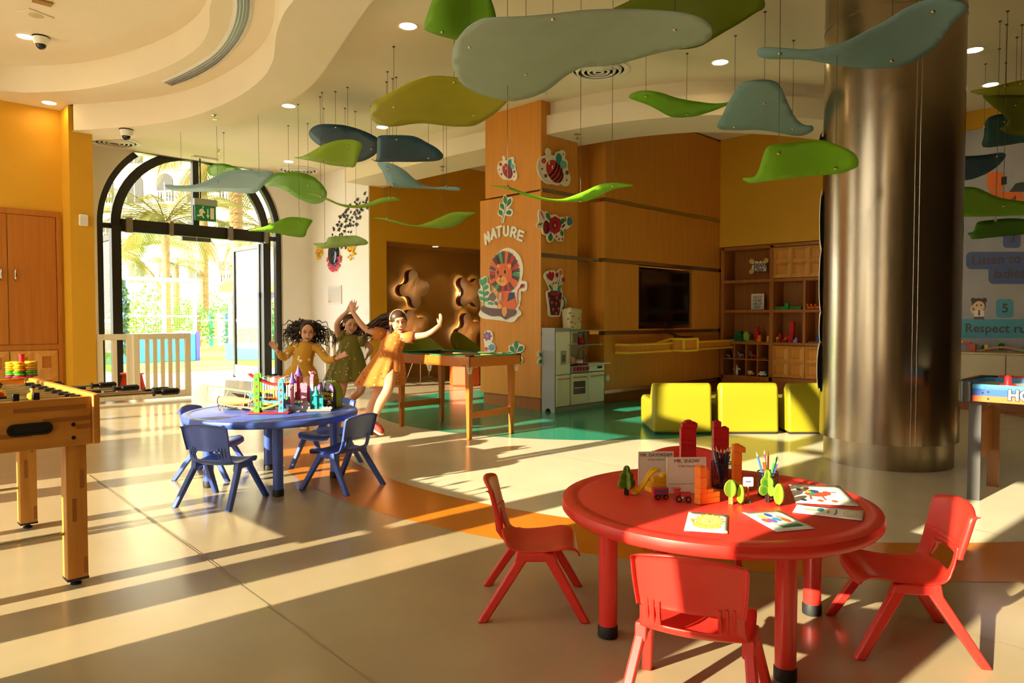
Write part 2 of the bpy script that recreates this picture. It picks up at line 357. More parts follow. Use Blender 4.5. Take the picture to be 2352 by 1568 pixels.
b = B(); slab(b, [Vector((-.4, 11.1)), Vector((2.6, 11.1)), Vector((2.6, 10.7))] + CB + CC[::-1] + left0[::-1], 3.9); b.strip(left0 + CC, 3.9, 4.22)
struct(b, 'soffit_upper', 'upper plaster soffit with slot vent', m=plaster)
b = B(); slab(b, left0 + CC + [Vector((-.4, -3.2))], 4.22); struct(b, 'ceiling_raised', 'raised plaster ceiling', m=plaster)
b = B(); slab(b, CT + CTi[::-1], 3.4); b.strip(CT, 3.4, 3.63); b.strip(CTi, 3.4, 4.05); CT2 = offs(CT, .07); slab(b, CT + CT2[::-1], 3.63); b.strip(CT2, 3.63, 3.8)
for i in range(len(CT) - 1): pass
struct(b, 'soffit_curved', 'cream curved bulkhead over the wood wall', m=plaster)
b = B(); slab(b, CTi + [Vector((11.0, 10.46))], 4.02); struct(b, 'ceiling_inner', 'plaster ceiling over the wood wall', m=plaster)
# ---- roof over everything (keeps the sky out)
b = B(); b.box((-.65, -3.4, 4.3), (11.4, 12.65, 4.45)); struct(b, 'roof', 'roof slab', m=plaster)
for a, c in (((-.65, 12.4, 3.8), (11.4, 12.65, 4.3)), ((-.65, -3.4, 4.2), (-.4, 12.4, 4.3)), ((11.2, -3.4, 0), (11.4, 12.65, 4.3)), ((7.2, 12.4, 0), (11.2, 12.65, 3.8)), ((-.65, 12.4, 0), (2.85, 12.65, 3.8)), ((-.65, 11.3, 0), (-.4, 12.4, 4.2))):
    b = B(); b.box(a, c); struct(b, 'wall_lightstop', 'unseen outer walls added to keep daylight out of the ceiling void', m=plaster)  # added to close the ceiling void against light leaking in from outside
# ================================================================ wood clad column with the stickers
t = thing('wood_column', 'wood-clad square column with animal stickers and white lettering', 'column', (0, 0, 0)); t['kind'] = 'structure'
b = B(); b.box((6.5, 6.0, .16), (7.2, 7.1, 2.70)); b.build('lower_cladding', t, wpan, bevel=.004)
b = B(); b.box((6.5, 6.0, 2.72), (7.2, 7.0, 3.8)); b.build('upper_cladding', t, wpan, bevel=.004)
b = B(); b.box((6.53, 6.03, 0), (7.2, 7.07, .16)); b.build('plinth', t, wdark, bevel=.003)
for z in (2.715, 1.92, .95, .17):
    b = B(); b.box((6.52 if z > 2.7 or z < .3 else 6.503, 5.995, z - .025), (7.2, 6.05, z + .025)); b.build('metal_strip', t, steelstrip)
# ---- wood wall with the television
t = thing('wall_wood', 'tall wood panel wall with metal strips and television niche', 'wall'); t['kind'] = 'structure'
Yw = 5.9; TVx0, TVx1, TVz0, TVz1 = 8.42, 9.88, 1.0, 1.90
b = B(); b.box((7.2, 6.17, 0), (7.66, 6.4, 3.99)); b.build('niche_back', t, wpan)
b = B(); b.box((7.2, 6.0, 1.90), (7.62, 6.2, 1.94)); b.build('metal_strip', t, steelstrip)
b = B(); b.box((7.645, Yw + .03, 0), (10.85, 6.5, 3.99)); b.T = None; 
b = B(); b.box((7.64, Yw, 2.745), (10.84, 6.3, 3.99)); b.build('panel', t, wpan, bevel=.004)
b = B(); b.box((7.64, Yw, 1.945), (10.84, 6.3, 2.695)); b.build('panel', t, wpan, bevel=.004)
b = B(); b.box((7.64, Yw, .975), (TVx0, 6.3, 1.895)); b.build('panel', t, wpan, bevel=.004)
b = B(); b.box((TVx1, Yw, .975), (10.84, 6.3, 1.895)); b.build('panel', t, wpan, bevel=.004)
b = B(); b.box((TVx0, Yw + .22, .975), (TVx1, 6.3, 1.895)); b.build('niche_back', t, wpan)
b = B(); b.box((TVx0, Yw + .001, .975), (TVx1, Yw + .22, TVz0 - .005)); b.build('niche_sill', t, wpan)
b = B(); b.box((7.64, Yw, .185), (10.84, 6.3, .925)); b.build('panel', t, wpan, bevel=.004)
b = B(); b.box((7.66, Yw + .05, 0), (10.84, 6.3, .14)); b.build('plinth', t, wdark, bevel=.003)
for z in (2.72, 1.92, .95, .16):
    b = B(); b.box((7.642, Yw - .004, z - .024), (10.84, Yw + .1, z + .024)); b.build('metal_strip', t, steelstrip)
# ---- steel column
t = thing('steel_column', 'round brushed steel column with a vertical seam', 'column', (6.225, 1.95, 0)); t['kind'] = 'structure'
b = B(); b.lathe([(.5, .2), (.5, 3.8)], 96); b.build('shell', t, steel, smooth=60)
b = B(); b.lathe([(.468, 0), (.468, .2), (.5, .2)], 96); b.build('plinth', t, steelp, smooth=40)
for px in (2097, 2108):
    d = ray(px, 730); dd = Vector((d.x, d.y)).normalized(); c = Vector((6.225, 1.95)); k = dd.dot(c); q = math.sqrt(max(.0, .5 ** 2 - (c.length_squared - k * k))); p = dd * (k - q) - c
    b = B(); b.tube([(p.x, p.y, .2), (p.x, p.y, 3.8)], .006, 6); b.build('seam', t, chrome)
b = B(); b.tube([(.503 * cos(a), .503 * sin(a), 3.45) for a in [i * 2 * pi / 60 for i in range(60)]], .003, 4, closed=True); b.build('seam', t, steelp)
# ================================================================ children's chairs and tables
redp = mat('red_plastic', '#DF3127', .36, spec=.6, bump=.012, bs=220)
bluep = mat('blue_plastic', '#4660B8', .36, spec=.6, bump=.012, bs=220)
rubber = mat('rubber_black', '#1B1A19', .6)
def hexa(b, c0, h0, c1, h1, ax=None):
    """leg of rectangular section between two horizontal rectangles"""
    vs = []
    for c, h in ((c0, h0), (c1, h1)):
        for sx, sy in ((-1, -1), (1, -1), (1, 1), (-1, 1)): vs.append((c[0] + sx * h[0], c[1] + sy * h[1], c[2]))
    b.add(vs, [(3, 2, 1, 0), (4, 5, 6, 7), (0, 1, 5, 4), (1, 2, 6, 5), (2, 3, 7, 6), (3, 0, 4, 7)])
def make_chair(name, label, m, loc, ang, group):
    t = thing(name, label, 'chair', (*loc, 0), rad(ang) - pi / 2, group)
    prof = [(.168, .222), (.158, .248), (.12, .262), (.04, .25), (-.05, .246), (-.11, .262), (-.143, .30), (-.156, .345), (-.163, .385)]
    wid = [.128, .145, .158, .162, .158, .150, .146, .144, .142]
    P = spline(prof, 3, False); Wd = [v.x for v in spline([(w, 0) for w in wid], 3, False)]; nv = len(P) - 1
    def f(u, v):
        j = round(v * nv); y, z = P[j]; w = Wd[j]; s = 2 * u - 1; k = min(1, max(0, (j - 13) / 5))
        return (s * w, y + k * .03 * s * s, z + (1 - k) * (.014 * s * s - .004))
    b = B(); b.grid(f, 14, nv, skip=lambda i, j: 17 <= j <= 21 and 3 <= i <= 10)
    b.build('seat', t, m, solid=.009, off=0, sub=1, smooth=180)
    def g(u, v):
        s = max(-1, min(1, (u * 12 - 1) / 10 * 2 - 1)); q = max(0, min(1, (v * 9 - 1) / 7))
        zt = .512 - .022 * s * s; zb = .352 + .006 * cos(pi * s) - .012 * (1 - abs(s)); z = zb + (zt - zb) * q
        w = .158 - .01 * (1 - q) ** 2; y = -.158 - .035 * q + .034 * s * s
        if u < .04 or u > .96: y -= .024; w -= .002
        if v > .95: y -= .02
        if v < .05: y -= .004; z -= .004
        return (s * w, y, z)
    b = B(); b.grid(g, 12, 9); b.build('backrest', t, m, solid=.008, off=0, sub=1, smooth=180)
    for s in (-1, 1):
        b = B(); hexa(b, (s * .187, .185, 0), (.016, .0175), (s * .15, .045, .245), (.015, .023)); b.build('leg', t, m, bevel=.006)
        b = B(); hexa(b, (s * .187, -.205, 0), (.016, .0175), (s * .15, -.045, .245), (.015, .023)); b.build('leg', t, m, bevel=.006)
        b = B(); b.prism([(-.085, .208), (-.06, .222), (.06, .222), (.085, .208), (.07, .25), (.03, .256), (-.04, .254), (-.075, .262)], (s * .15 - .018, 0, 0), (0, 1, 0), (0, 0, 1), (1, 0, 0), .036); b.build('leg_bracket', t, m, bevel=.005)
        for k in (.082, .1, .118):
            b = B(); b.tube([(s * k, -.172 + 2 * k * k, .365), (s * k, -.165 + 2 * k * k, .32), (s * k, -.148 + 2 * k * k, .29)], [.004, .006, .003], 6); b.build('rib', t, m)
    return t
RC, BC = 'red chairs around the red table', 'blue chairs around the blue table'
make_chair('plastic_chair', 'red plastic child chair seen from the side, left of the red table', redp, (2.10, 1.965), -46, RC)
make_chair('plastic_chair', 'red plastic child chair with its back to the viewer, nearest of all', redp, (1.86, 1.09), 22, RC)
make_chair('plastic_chair', 'red plastic child chair with sunlit back, right of the red table', redp, (2.78, .82), 125, RC)
make_chair('plastic_chair', 'red plastic child chair hidden behind the books on the red table', redp, (2.97, 1.78), 222, RC)
make_chair('plastic_chair', 'blue plastic child chair with its back turned, front of the blue table', bluep, (1.89, 4.46), 31, BC)
make_chair('plastic_chair', 'blue plastic child chair at the blue table, beside the orange floor band', bluep, (2.63, 4.27), 107, BC)
make_chair('plastic_chair', 'blue plastic child chair behind the blue table, beside the toy plane', bluep, (2.16, 5.24), -48, BC)
make_chair('plastic_chair', 'blue plastic child chair behind the blue table, nearest the girls', bluep, (2.92, 4.97), 205, BC)
def make_table(name, label, m, c, r, h, legs):
    t = thing(name, label, 'table', (*c, 0))
    b = B(); b.lathe([(0, h - .028), (r - .03, h - .045), (r - .012, h - .048), (r - .002, h - .038), (r, h - .022), (r - .004, h - .006), (r - .018, h), (r - .05, h), (r - .056, h - .003), (r - .066, h - .003), (r - .072, h), (0, h)], 72)
    b.build('tabletop', t, m, smooth=40)
    for x, y in legs:
        x -= c[0]; y -= c[1]
        b = B(); b.lathe([(.033, .03), (.034, h - .045)], 20, (x, y, 0)); L = b.build('leg', t, m)
        b = B(); b.lathe([(.03, 0), (.036, .004), (.036, .04), (.033, .045)], 20, (x, y, 0)); b.build('foot_cap', L, rubber)
    return t
make_table('round_table', 'round red plastic play table covered with books, blocks and drawings', redp, (2.42, 1.35), .57, .48, [(2.06, 1.57), (2.21, .98), (2.78, 1.13), (2.63, 1.72)])
make_table('round_table', 'round blue plastic play table carrying a toy castle and plane', bluep, (2.36, 4.73), .585, .505, [(1.98, 4.90), (2.20, 4.34), (2.53, 5.14), (2.75, 4.56)])
# ================================================================ football table
pine = wood('pine', '#B87324', '#CF8F3A', .38, stretch=(3, 22, 22)); pinev = wood('pine_leg', '#B87324', '#CF8F3A', .38, stretch=(24, 24, 2)); pined = wood('pine_dark', '#985A20', '#A56626', .4, stretch=(3, 22, 22))
tgreen = mat('pitch_green', '#2C6B35', .6); steelrod = mat('rod_steel', '#B9AE98', .25, metal=1); skinp = mat('doll_skin', '#E0A070', .5); yel = mat('toy_yellow', '#F2C21B', .4); red = mat('toy_red', '#C81A1E', .4)
t = thing('football_table', 'pine table football game with red and yellow players', 'game table')
x0, x1, y0, y1 = .22, .93, 3.45, 4.74
b = B(); b.box((x0, y0, .61), (x1 - .03, y0 + .025, .815)); b.build('end_board', t, pine, bevel=.004)
b = B(); b.box((x0, y1 - .025, .61), (x1 - .03, y1, .815)); b.build('end_board', t, pine, bevel=.004)
for xx in (x0 - .03, x1 - .03):
    b = B(); b.box((xx, y0 - .012, .61), (xx + .03, y1 + .012, .826)); b.build('side_board', t, pine, bevel=.007)
b = B(); b.box((x0, y0 + .025, .62), (x1 - .03, y1 - .025, .70)); b.build('pitch', t, tgreen)
for k, (px0, px1, z) in enumerate(((.62, .88, .775), (.72, .9, .725), (.3, .52, .785), (.56, .68, .675), (.25, .55, .635), (.84, .898, .69))):
    b = B(); b.box((px0, y0 - .0012, z - .009), (px1, y0 + .001, z + .009)); b.build('dark_stave', t, pined)
b = B(); R_ = rrect(.595, .672, .755, .722, .025, 6); r2 = rrect(.605, .68, .745, .714, .017, 6)
for i in range(len(R_)):
    j = (i + 1) % len(R_); b.add([(R_[i][0], y0 - .004, R_[i][1]), (R_[j][0], y0 - .004, R_[j][1]), (r2[j][0], y0 - .004, r2[j][1]), (r2[i][0], y0 - .004, r2[i][1])], [(0, 1, 2, 3)])
b.build('hole_rim', t, black, solid=.006, smooth=None)
b = B(); b.flat(r2, (0, y0 - .002, 0), (1, 0, 0), (0, 0, 1)); b.build('ball_return', t, mat('dark_hole', '#0E0F0C', .7))
for xx in (.83,):
    for z in (.70, .645):
        b = B(); b.cyl((xx, y0 - .004, z), (xx, y0 + .002, z), .008, n=14); b.build('bolt', t, black)
for xx, yy in ((.845, 3.52), (.30, 3.52), (.89, 4.655), (.30, 4.655)):
    b = B(); b.box((xx - .04, yy - .04, .03), (xx + .04, yy + .04, .612)); L = b.build('leg', t, pinev, bevel=.004)
    b = B(); b.box((xx - .041, yy - .041, .024), (xx + .041, yy + .041, .034)); b.lathe([(.012, .006), (.012, .026)], 12, (xx, yy, 0)); b.lathe([(.022, 0), (.022, .008), (.012, .01)], 14, (xx, yy, 0)); b.build('foot', L, rubber)
    for dx, z0, z1 in ((.02, .42, .50), (-.01, .28, .38), (.03, .05, .12)):
        b = B(); b.box((xx + dx - .008, yy - .0412, z0), (xx + dx + .008, yy - .039, z1)); b.build('dark_stave', L, pined)
for yy in (3.52, 4.655):
    b = B(); b.cyl((.28, yy, .225), (.87, yy, .225), .007, n=10); b.build('stretcher', t, steelrod)
b = B(); b.cyl((.25, y0 + .012, .832), (.6, y0 + .012, .832), .006, n=8); sc = b.build('score_rail', t, black)
for i in range(10):
    b = B(); b.cyl((.27 + i * .03, y0 + .012, .832), (.292 + i * .03, y0 + .012, .832), .011, n=10); b.build('score_bead', sc, black)
for xx in (.63, .70):
    b = B(); b.box((xx - .012, y0, .815), (xx + .012, y0 + .024, .845)); b.build('score_clip', sc, black, bevel=.003)
rods = [(3.60, 'r', 1.25, 1, (.50,)), (3.69, 'y', 1.235, 1, (.735, .475)), (3.80, 'r', 1.03, 0, (.63,)), (3.92, 'y', 1.17, 1, (.47, .655)), (4.05, 'r', 1.03, 0, (.455,)), (4.18, 'y', 1.14, 1, (.50, .66)), (4.32, 'r', 1.0, 0, (.46,)), (4.46, 'y', 1.02, 0, (.42,))]
for yy, c, xe, hd, men in rods:
    b = B(); b.cyl((.3, yy, .797), (xe - .03, yy, .797), .0075, n=10); r_ = b.build('rod', t, steelrod)
    if hd:
        b = B(); pr = [(.0, 0), (.018, 0), (.018, .006), (.010, .01), (.011, .035)] + [(.0155 + .0022 * (i % 2), .04 + i * .0075) for i in range(10)] + [(.011, .118), (0, .122)]
        b.T = Matrix.Translation((xe - .05, yy, .797)) @ Matrix.Rotation(pi / 2, 4, 'Y'); b.lathe(pr, 14); b.build('handle', r_, black)
    else:
        b = B(); b.cyl((xe - .04, yy, .797), (xe, yy, .797), .013, n=12); b.build('end_cap', r_, black)
    b = B(); b.cyl((x1, yy, .797), (x1 + .006, yy, .797), .017, n=14); b.build('bushing', r_, black); b = B(); b.cyl((x1 - .075, yy, .797), (x1 - .036, yy, .797), .015, n=12); b.build('bumper', r_, black)
    for xm in men:
        b = B(); b.use(yel if c == 'y' else red); b.lathe([(.006, -.085), (.014, -.06), (.017, -.03), (.012, -.015), (.021, .0), (.023, .018), (.017, .026), (.008, .03)], 10, (xm, yy, .797), sy=.62)
        b.use(skinp); b.lathe([(.007, .026), (.007, .034), (.011, .042), (.012, .05), (.0, .058)], 10, (xm, yy, .797))
        b.use(black); b.lathe([(.0128, .048), (.0125, .056), (0, .064)], 10, (xm, yy, .797)); b.build('player', r_)
# ---- stacking discs standing on the football table
t = thing('stacking_toy', 'rainbow stacking-disc toy with a red centre tube, behind the football players', 'toy', (.885, 4.685, .8265)); t.scale = (.84, .84, .84)
cols = [mat('disc_pink', '#D9265E', .35), mat('disc_green', '#58B52A', .35), mat('disc_green', ''), mat('disc_orange', '#F59A1B', .35), mat('disc_yellow', '#F4B81C', .35), mat('disc_yellow', ''), mat('disc_yellow', '')]
dn = 0
for k in range(7):
    for i in range(6):
        a = i * pi / 3 + (k % 2) * .12; b = B(); x, y = .062 * cos(a), .062 * sin(a)
        b.lathe([(.024, 0), (.029, .003), (.029, .010), (.024, .0135), (0, .0135)], 12, (x, y, k * .0145 + .001)); b.build('disc', t, cols[k])
b = B(); b.lathe([(.016, 0), (.016, .142), (.019, .143), (.019, .15), (.013, .15)], 16); b.build('centre_tube', t, red)
# ================================================================ toy billiard table
beech = wood('beech_veneer', '#B5651E', '#C07026', .4, stretch=(2, 14, 14)); felt = mat('felt_green', '#1E7A4A', .8)
t = thing('billiard_table', 'small wooden billiard table with green cloth and net pockets', 'game table')
X0, X1, Y0, Y1 = 4.44, 5.12, 5.0, 6.26
for a, c in (((X0, Y0, .69), (X0 + .02, Y1, .785)), ((X1 - .02, Y0, .69), (X1, Y1, .785)), ((X0 + .02, Y0, .69), (X1 - .02, Y0 + .02, .785)), ((X0 + .02, Y1 - .02, .69), (X1 - .02, Y1, .785))):
    b = B(); b.box(a, c); b.build('apron', t, beech, bevel=.002)
b = B(); b.box((X0 + .02, Y0 + .02, .72), (X1 - .02, Y1 - .02, .745)); b.build('playing_bed', t, felt)
ym = (Y0 + Y1) / 2
for a, c in (((X0 + .06, Y0, .785), (X1 - .06, Y0 + .05, .797)), ((X0 + .06, Y1 - .05, .785), (X1 - .06, Y1, .797)), ((X0, Y0 + .06, .785), (X0 + .05, ym - .04, .797)), ((X0, ym + .04, .785), (X0 + .05, Y1 - .06, .797)), ((X1 - .05, Y0 + .06, .785), (X1, ym - .04, .797)), ((X1 - .05, ym + .04, .785), (X1, Y1 - .06, .797))):
    b = B(); b.box(a, c); b.build('cushion', t, felt, bevel=.003)
for xx, yy in ((X0, Y0), (X1, Y0), (X0, Y1), (X1, Y1), (X0, ym), (X1, ym)):
    sx, sy = (1 if xx == X0 else -1), (1 if yy == Y0 else -1 if yy == Y1 else 0); dy = .06 if sy else .04
    b = B(); b.box((min(xx, xx + sx * .06) - (.002 if sx > 0 else 0), yy - (dy if sy <= 0 else .002), .786), (max(xx, xx + sx * .06) + (.002 if sx < 0 else 0), yy + (dy if sy >= 0 else .002), .80)); pk = b.build('pocket_cap', t, black, bevel=.002)
    if sy:
        b = B(); b.box((xx - .003, yy - .003, .69), (xx + .003, yy + .003, .79)); b.build('corner_strip', pk, black)
    cx, cy = xx + sx * .03, yy + sy * .03; b = B(); nn = 8
    for i in range(nn):
        for sg in (-1, 1):
            b.tube([(cx + (.030 - .018 * k / 5) * cos(i * 2 * pi / nn + sg * k * .22), cy + (.030 - .018 * k / 5) * sin(i * 2 * pi / nn + sg * k * .22), .695 - .014 * k) for k in range(6)], .0022, 4)
    b.build('net', t, mat('net_white', '#E9DFC9', .8))
for xx, yy in ((X0 + .06, Y0 + .07), (X1 - .06, Y0 + .07), (X0 + .1, Y1 - .07), (X1 - .06, Y1 - .1)):
    b = B(); hexa(b, (xx, yy, 0), (.018, .018), (xx, yy, .70), (.03, .03)); b.build('leg', t, beech, bevel=.002)
for yy in (Y0 + .07, Y1 - .085):
    b = B(); b.box((X0 + .06, yy - .01, .2), (X1 - .06, yy + .01, .265)); b.build('stretcher', t, beech, bevel=.002)
for xx in (X0 + .035, X0 + .05):
    b = B(); 
for yy in (Y0 + .06, Y0 + .09):
    b = B(); b.cyl((X0 - .003, yy, .705), (X0 + .002, yy, .705), .006, n=10); b.build('bolt', t, black)
b = B(); b.tube([(4.62, 5.45, .802), (4.98, 5.12, .802)], [.006, .004], 8); cue = b.build('billiard_cue', None, mat('cue_wood', '#D9B27A', .4)); tag(cue, 'pale wooden cue lying on the billiard table', 'cue')
b = B(); b.box((4.78, 5.62, .7455), (4.9, 5.74, .765)); o = b.build('ball_rack', None, black, bevel=.004); tag(o, 'black triangular ball rack on the billiard cloth', 'rack')
# ================================================================ lime sofas
lime = mat('lime_leather', '#9C9018', .45, spec=.45, bump=.03, bs=120); under = mat('sofa_base', '#2A241A', .7)
def sofa(label, mid, ang, w, back_h=.505):
    f = Vector((cos(rad(ang)), sin(rad(ang)))); c = Vector(mid) + f * .0
    t = thing('lounge_seat', label, 'sofa', (c.x, c.y, 0), rad(ang) - pi / 2, 'lime lounge seats')
    b = B(); b.prism([(0, .02), (.02, .35), (.03, back_h - .04), (.06, back_h), (.11, back_h), (.15, back_h - .04), (.26, .26), (.26, .02)], (-w / 2, 0, 0), (0, 1, 0), (0, 0, 1), (1, 0, 0), w); b.build('backrest', t, lime, bevel=.035, seg=4)
    b = B(); b.prism([(.2, .02), (.2, .31), (.66, .33), (.72, .30), (.70, .02)], (-w / 2, 0, 0), (0, 1, 0), (0, 0, 1), (1, 0, 0), w); b.build('seat', t, lime, bevel=.035, seg=4)
    b = B(); b.box((-w / 2 + .02, .02, 0), (w / 2 - .02, .68, .03)); b.build('base', t, under)
    return t
sofa('lime lounge seat with a sun stripe, nearest the toy kitchen', (6.18, 3.80), 45, .58)
sofa('lime lounge seat in the middle of the row of three', (6.66, 3.34), 45, .58)
sofa('lime lounge seat half hidden by the steel column', (7.13, 2.86), 45, .58)
# ================================================================ air hockey table
t = thing('air_hockey_table', 'blue and orange air hockey table with grey legs beside the steel column', 'game table')
hb, hl, ho, grey = mat('hockey_blue', '#2558B0', .4), mat('hockey_light', '#48A8DD', .4), mat('hockey_orange', '#EE6A22', .4), mat('leg_grey', '#55504D', .5)
X0, X1, Y0, Y1 = 5.17, 5.86, -.05, 1.22
def ring(x0, y0, x1, y1, r): return rrect(x0, y0, x1, y1, r, 6)
o_, i_ = ring(X0, Y0, X1, Y1, .09), ring(X0 + .025, Y0 + .025, X1 - .025, Y1 - .025, .075)
for z0, z1, m, nm in ((.635, .672, ho, 'orange_band'), (.672, .715, hb, 'blue_band'), (.715, .742, hl, 'light_blue_band')):
    b = B(); n = len(o_)
    for i in range(n):
        j = (i + 1) % n; b.add([(*o_[i], z0), (*o_[j], z0), (*o_[j], z1), (*o_[i], z1), (*i_[j], z1), (*i_[i], z1), (*i_[j], z0), (*i_[i], z0)], [(0, 1, 2, 3), (3, 2, 4, 5), (7, 6, 1, 0), (5, 4, 6, 7)])
    b.build(nm, t, m)
b = B(); b.zprism(i_, .64, .715); b.build('play_surface', t, mat('hockey_top', '#D8CFBE', .3))
for cx, cy in ((X0 + .09, Y1 - .09), (X1 - .09, Y1 - .09), (X0 + .09, Y0 + .09), (X1 - .09, Y0 + .09)):
    a0 = {(1, 1): pi / 2, (0, 1): 0, (1, 0): pi, (0, 0): 1.5 * pi}[(cx < 5.5, cy > .5)]
    b = B(); b.lathe([(.092, .628), (.096, .63), (.096, .752), (.07, .752)], 10, (cx, cy, 0), a0, a0 + pi / 2); b.build('corner_bumper', t, mat('bumper', '#2E2925', .2, spec=.7), solid=.004)
for a, c, m in (((X0 + .1, Y1 - .03, .742), (X1 - .1, Y1 - .005, .76), black), ((X1 - .03, Y0 + .1, .742), (X1 - .005, Y1 - .1, .758), red), ((X0 + .25, Y1 - .028, .757), (X1 - .25, Y1 - .012, .766), ho)):
    b = B(); b.box(a, c); b.build('rail', t, m, bevel=.003)
for xx in (X0 + .08, X1 - .1):
    for yy in (Y1 - .09, Y0 + .1):
        b = B(); b.zprism([(xx, yy - .035), (xx + .016, yy - .035), (xx + .016, yy + .019), (xx + .06, yy + .019), (xx + .06, yy + .035), (xx, yy + .035)], 0, .64); b.build('leg', t, grey if xx < 5.4 else mat('leg_brown', '#8A5A2E', .5), bevel=.002)
for yy in (Y1 - .085, Y0 + .11):
    b = B(); b.prism([(X0 + .09, .25), (X0 + .14, .27), (X0 + .2, .24), (X1 - .2, .24), (X1 - .14, .27), (X1 - .1, .25), (X1 - .1, .56), (X0 + .09, .5)], (0, yy, 0), (1, 0, 0), (0, 0, 1), (0, 1, 0), .012); b.build('end_panel', t, mat('panel_brown', '#9A6228', .5))
for yy, z in ((1.045, .697), (1.045, .655), (1.075, .69)):
    b = B(); b.cyl((X0 - .002, yy, z), (X0 + .002, yy, z), .006, n=10); b.build('bolt', t, chrome)
cream = mat('print_cream', '#EFE4C8', .5)
text_mesh('lettering', 'MADE IN CHINA', .016, t, mat('print_navy', '#1E3E73', .5), (X0 - .001, 1.07, .718), (0, -1, 0), (0, 0, 1), .0006, align='LEFT')
text_mesh('lettering_outline', 'HOCKEY', .085, t, black, (X0 - .001, .945, .658), (0, -1, 0), (0, 0, 1), .0008, bold=.007, align='LEFT', sx=.95)
text_mesh('lettering', 'HOCKEY', .085, t, cream, (X0 - .003, .945, .658), (0, -1, 0), (0, 0, 1), .0008, bold=.0025, align='LEFT', sx=.95)
p = PZ(2260, 878, .716); o = B(); o.lathe([(.045, 0), (.047, .008), (.043, .02), (.02, .024), (.018, .045), (.02, .062), (.012, .074), (0, .078)], 22, (0, 0, 0)); o = o.build('air_hockey_striker', None, red); o.location = (5.36, .98, .7155); tag(o, 'red round striker standing on the air hockey table', 'striker')
# ================================================================ stickers and lettering on the wood column
class Decal:
    def __init__(s, plane, val, ox, oy, sc, root, th=.014):
        s.pl, s.val, s.ox, s.oy, s.sc, s.root, s.th = plane, val, ox, oy, sc, root, th
        s.n = Vector((-1, 0, 0)) if plane == 'X' else Vector((0, -1, 0)); s.k = 0; s.b = B()
    def w(s, p, lift):
        q = (PX if s.pl == 'X' else PY)(s.ox + p[0] / s.sc, s.oy + p[1] / s.sc, s.val); return q + s.n * lift
    def board(s, poly, m, name='board', th=None, l0=.002):
        th = th or s.th; a = [s.w(p, l0) for p in poly]; c = [p + s.n * th for p in a]; k = len(a)
        ar = sum(poly[i][0] * poly[(i + 1) % k][1] - poly[(i + 1) % k][0] * poly[i][1] for i in range(k))
        if ar < 0: a, c = a[::-1], c[::-1]
        b = B(); b.add(a + c, [tuple(range(k)), tuple(range(k, 2 * k))[::-1]] + [(k + i, k + (i + 1) % k, (i + 1) % k, i) for i in range(k)]); return b.build(name, s.root, m, smooth=30)
    def ink(s, poly, m):
        k = len(poly); ar = sum(poly[i][0] * poly[(i + 1) % k][1] - poly[(i + 1) % k][0] * poly[i][1] for i in range(k))
        if ar > 0: poly = poly[::-1]
        s.k += 1; s.b.use(m); s.b.add([s.w(p, s.th + .0026 + .00022 * s.k) for p in poly], [tuple(range(k))]); return s
    def done(s, name='print'): return s.b.build(name, s.root, smooth=None)
def ell(cx, cy, rx, ry=None, deg=0, n=20): return circ(cx, cy, rx, ry, n, rot=rad(deg))
def leaf(x0, y0, x1, y1, w, n=7):
    d = Vector((x1 - x0, y1 - y0)); q = Vector((-d.y, d.x)).normalized() * w; o = Vector((x0, y0))
    f = lambda t: sin(pi * t ** 1.25) ** .8
    return [tuple(o + d * (i / n) + q * f(i / n)) for i in range(n + 1)] + [tuple(o + d * (i / n) - q * f(i / n)) for i in range(n - 1, 0, -1)]
def stroke(pts, w):
    P = [Vector(p) for p in pts]; L, R_ = [], []
    for i, p in enumerate(P):
        t = (P[min(i + 1, len(P) - 1)] - P[max(i - 1, 0)]).normalized(); q = Vector((-t.y, t.x)) * w / 2; L.append(tuple(p + q)); R_.append(tuple(p - q))
    return L + R_[::-1]
def capsule(p, q, w, n=6):
    p, q = Vector(p), Vector(q); a = math.atan2(q.y - p.y, q.x - p.x); r = w / 2
    return [(q.x + r * cos(a - pi / 2 + pi * i / n), q.y + r * sin(a - pi / 2 + pi * i / n)) for i in range(n + 1)] + [(p.x + r * cos(a + pi / 2 + pi * i / n), p.y + r * sin(a + pi / 2 + pi * i / n)) for i in range(n + 1)]
def flower(d, cx, cy, r, m, mc, n=7):
    for i in range(n): d.ink(ell(cx + r * .6 * cos(2 * pi * i / n), cy + r * .6 * sin(2 * pi * i / n), r * .42, r * .3, 360 * i / n, 10), m)
    d.ink(ell(cx, cy, r * .3, n=12), mc)
foam = mat('sticker_white', '#EDE4CF', .6); ink = lambda n, h: mat('ink_' + n, h, .55)
iR, iO, iB, iG, iDG, iT, iLT, iBr, iPk, iP, iN, iK, iLO, iGrey = (ink(*a) for a in (('red', '#C42A2B'), ('orange', '#E2641F'), ('brown', '#5B332B'), ('green', '#3F9A63'), ('darkgreen', '#2C7A4B'), ('teal', '#2D8C90'), ('lightteal', '#6DBBAF'), ('soil', '#6A4A44'), ('pink', '#E4566E'), ('purple', '#8A5A9E'), ('navy', '#2B3658'), ('black', '#1C1416'), ('lightorange', '#F0A24C'), ('grey', '#77605C')))
iCr = ink('crimson', '#B3122F'); iMar = ink('maroon', '#4E1738'); iW = ink('white', '#F2E9D8'); iSky = ink('sky', '#3FA7C4')
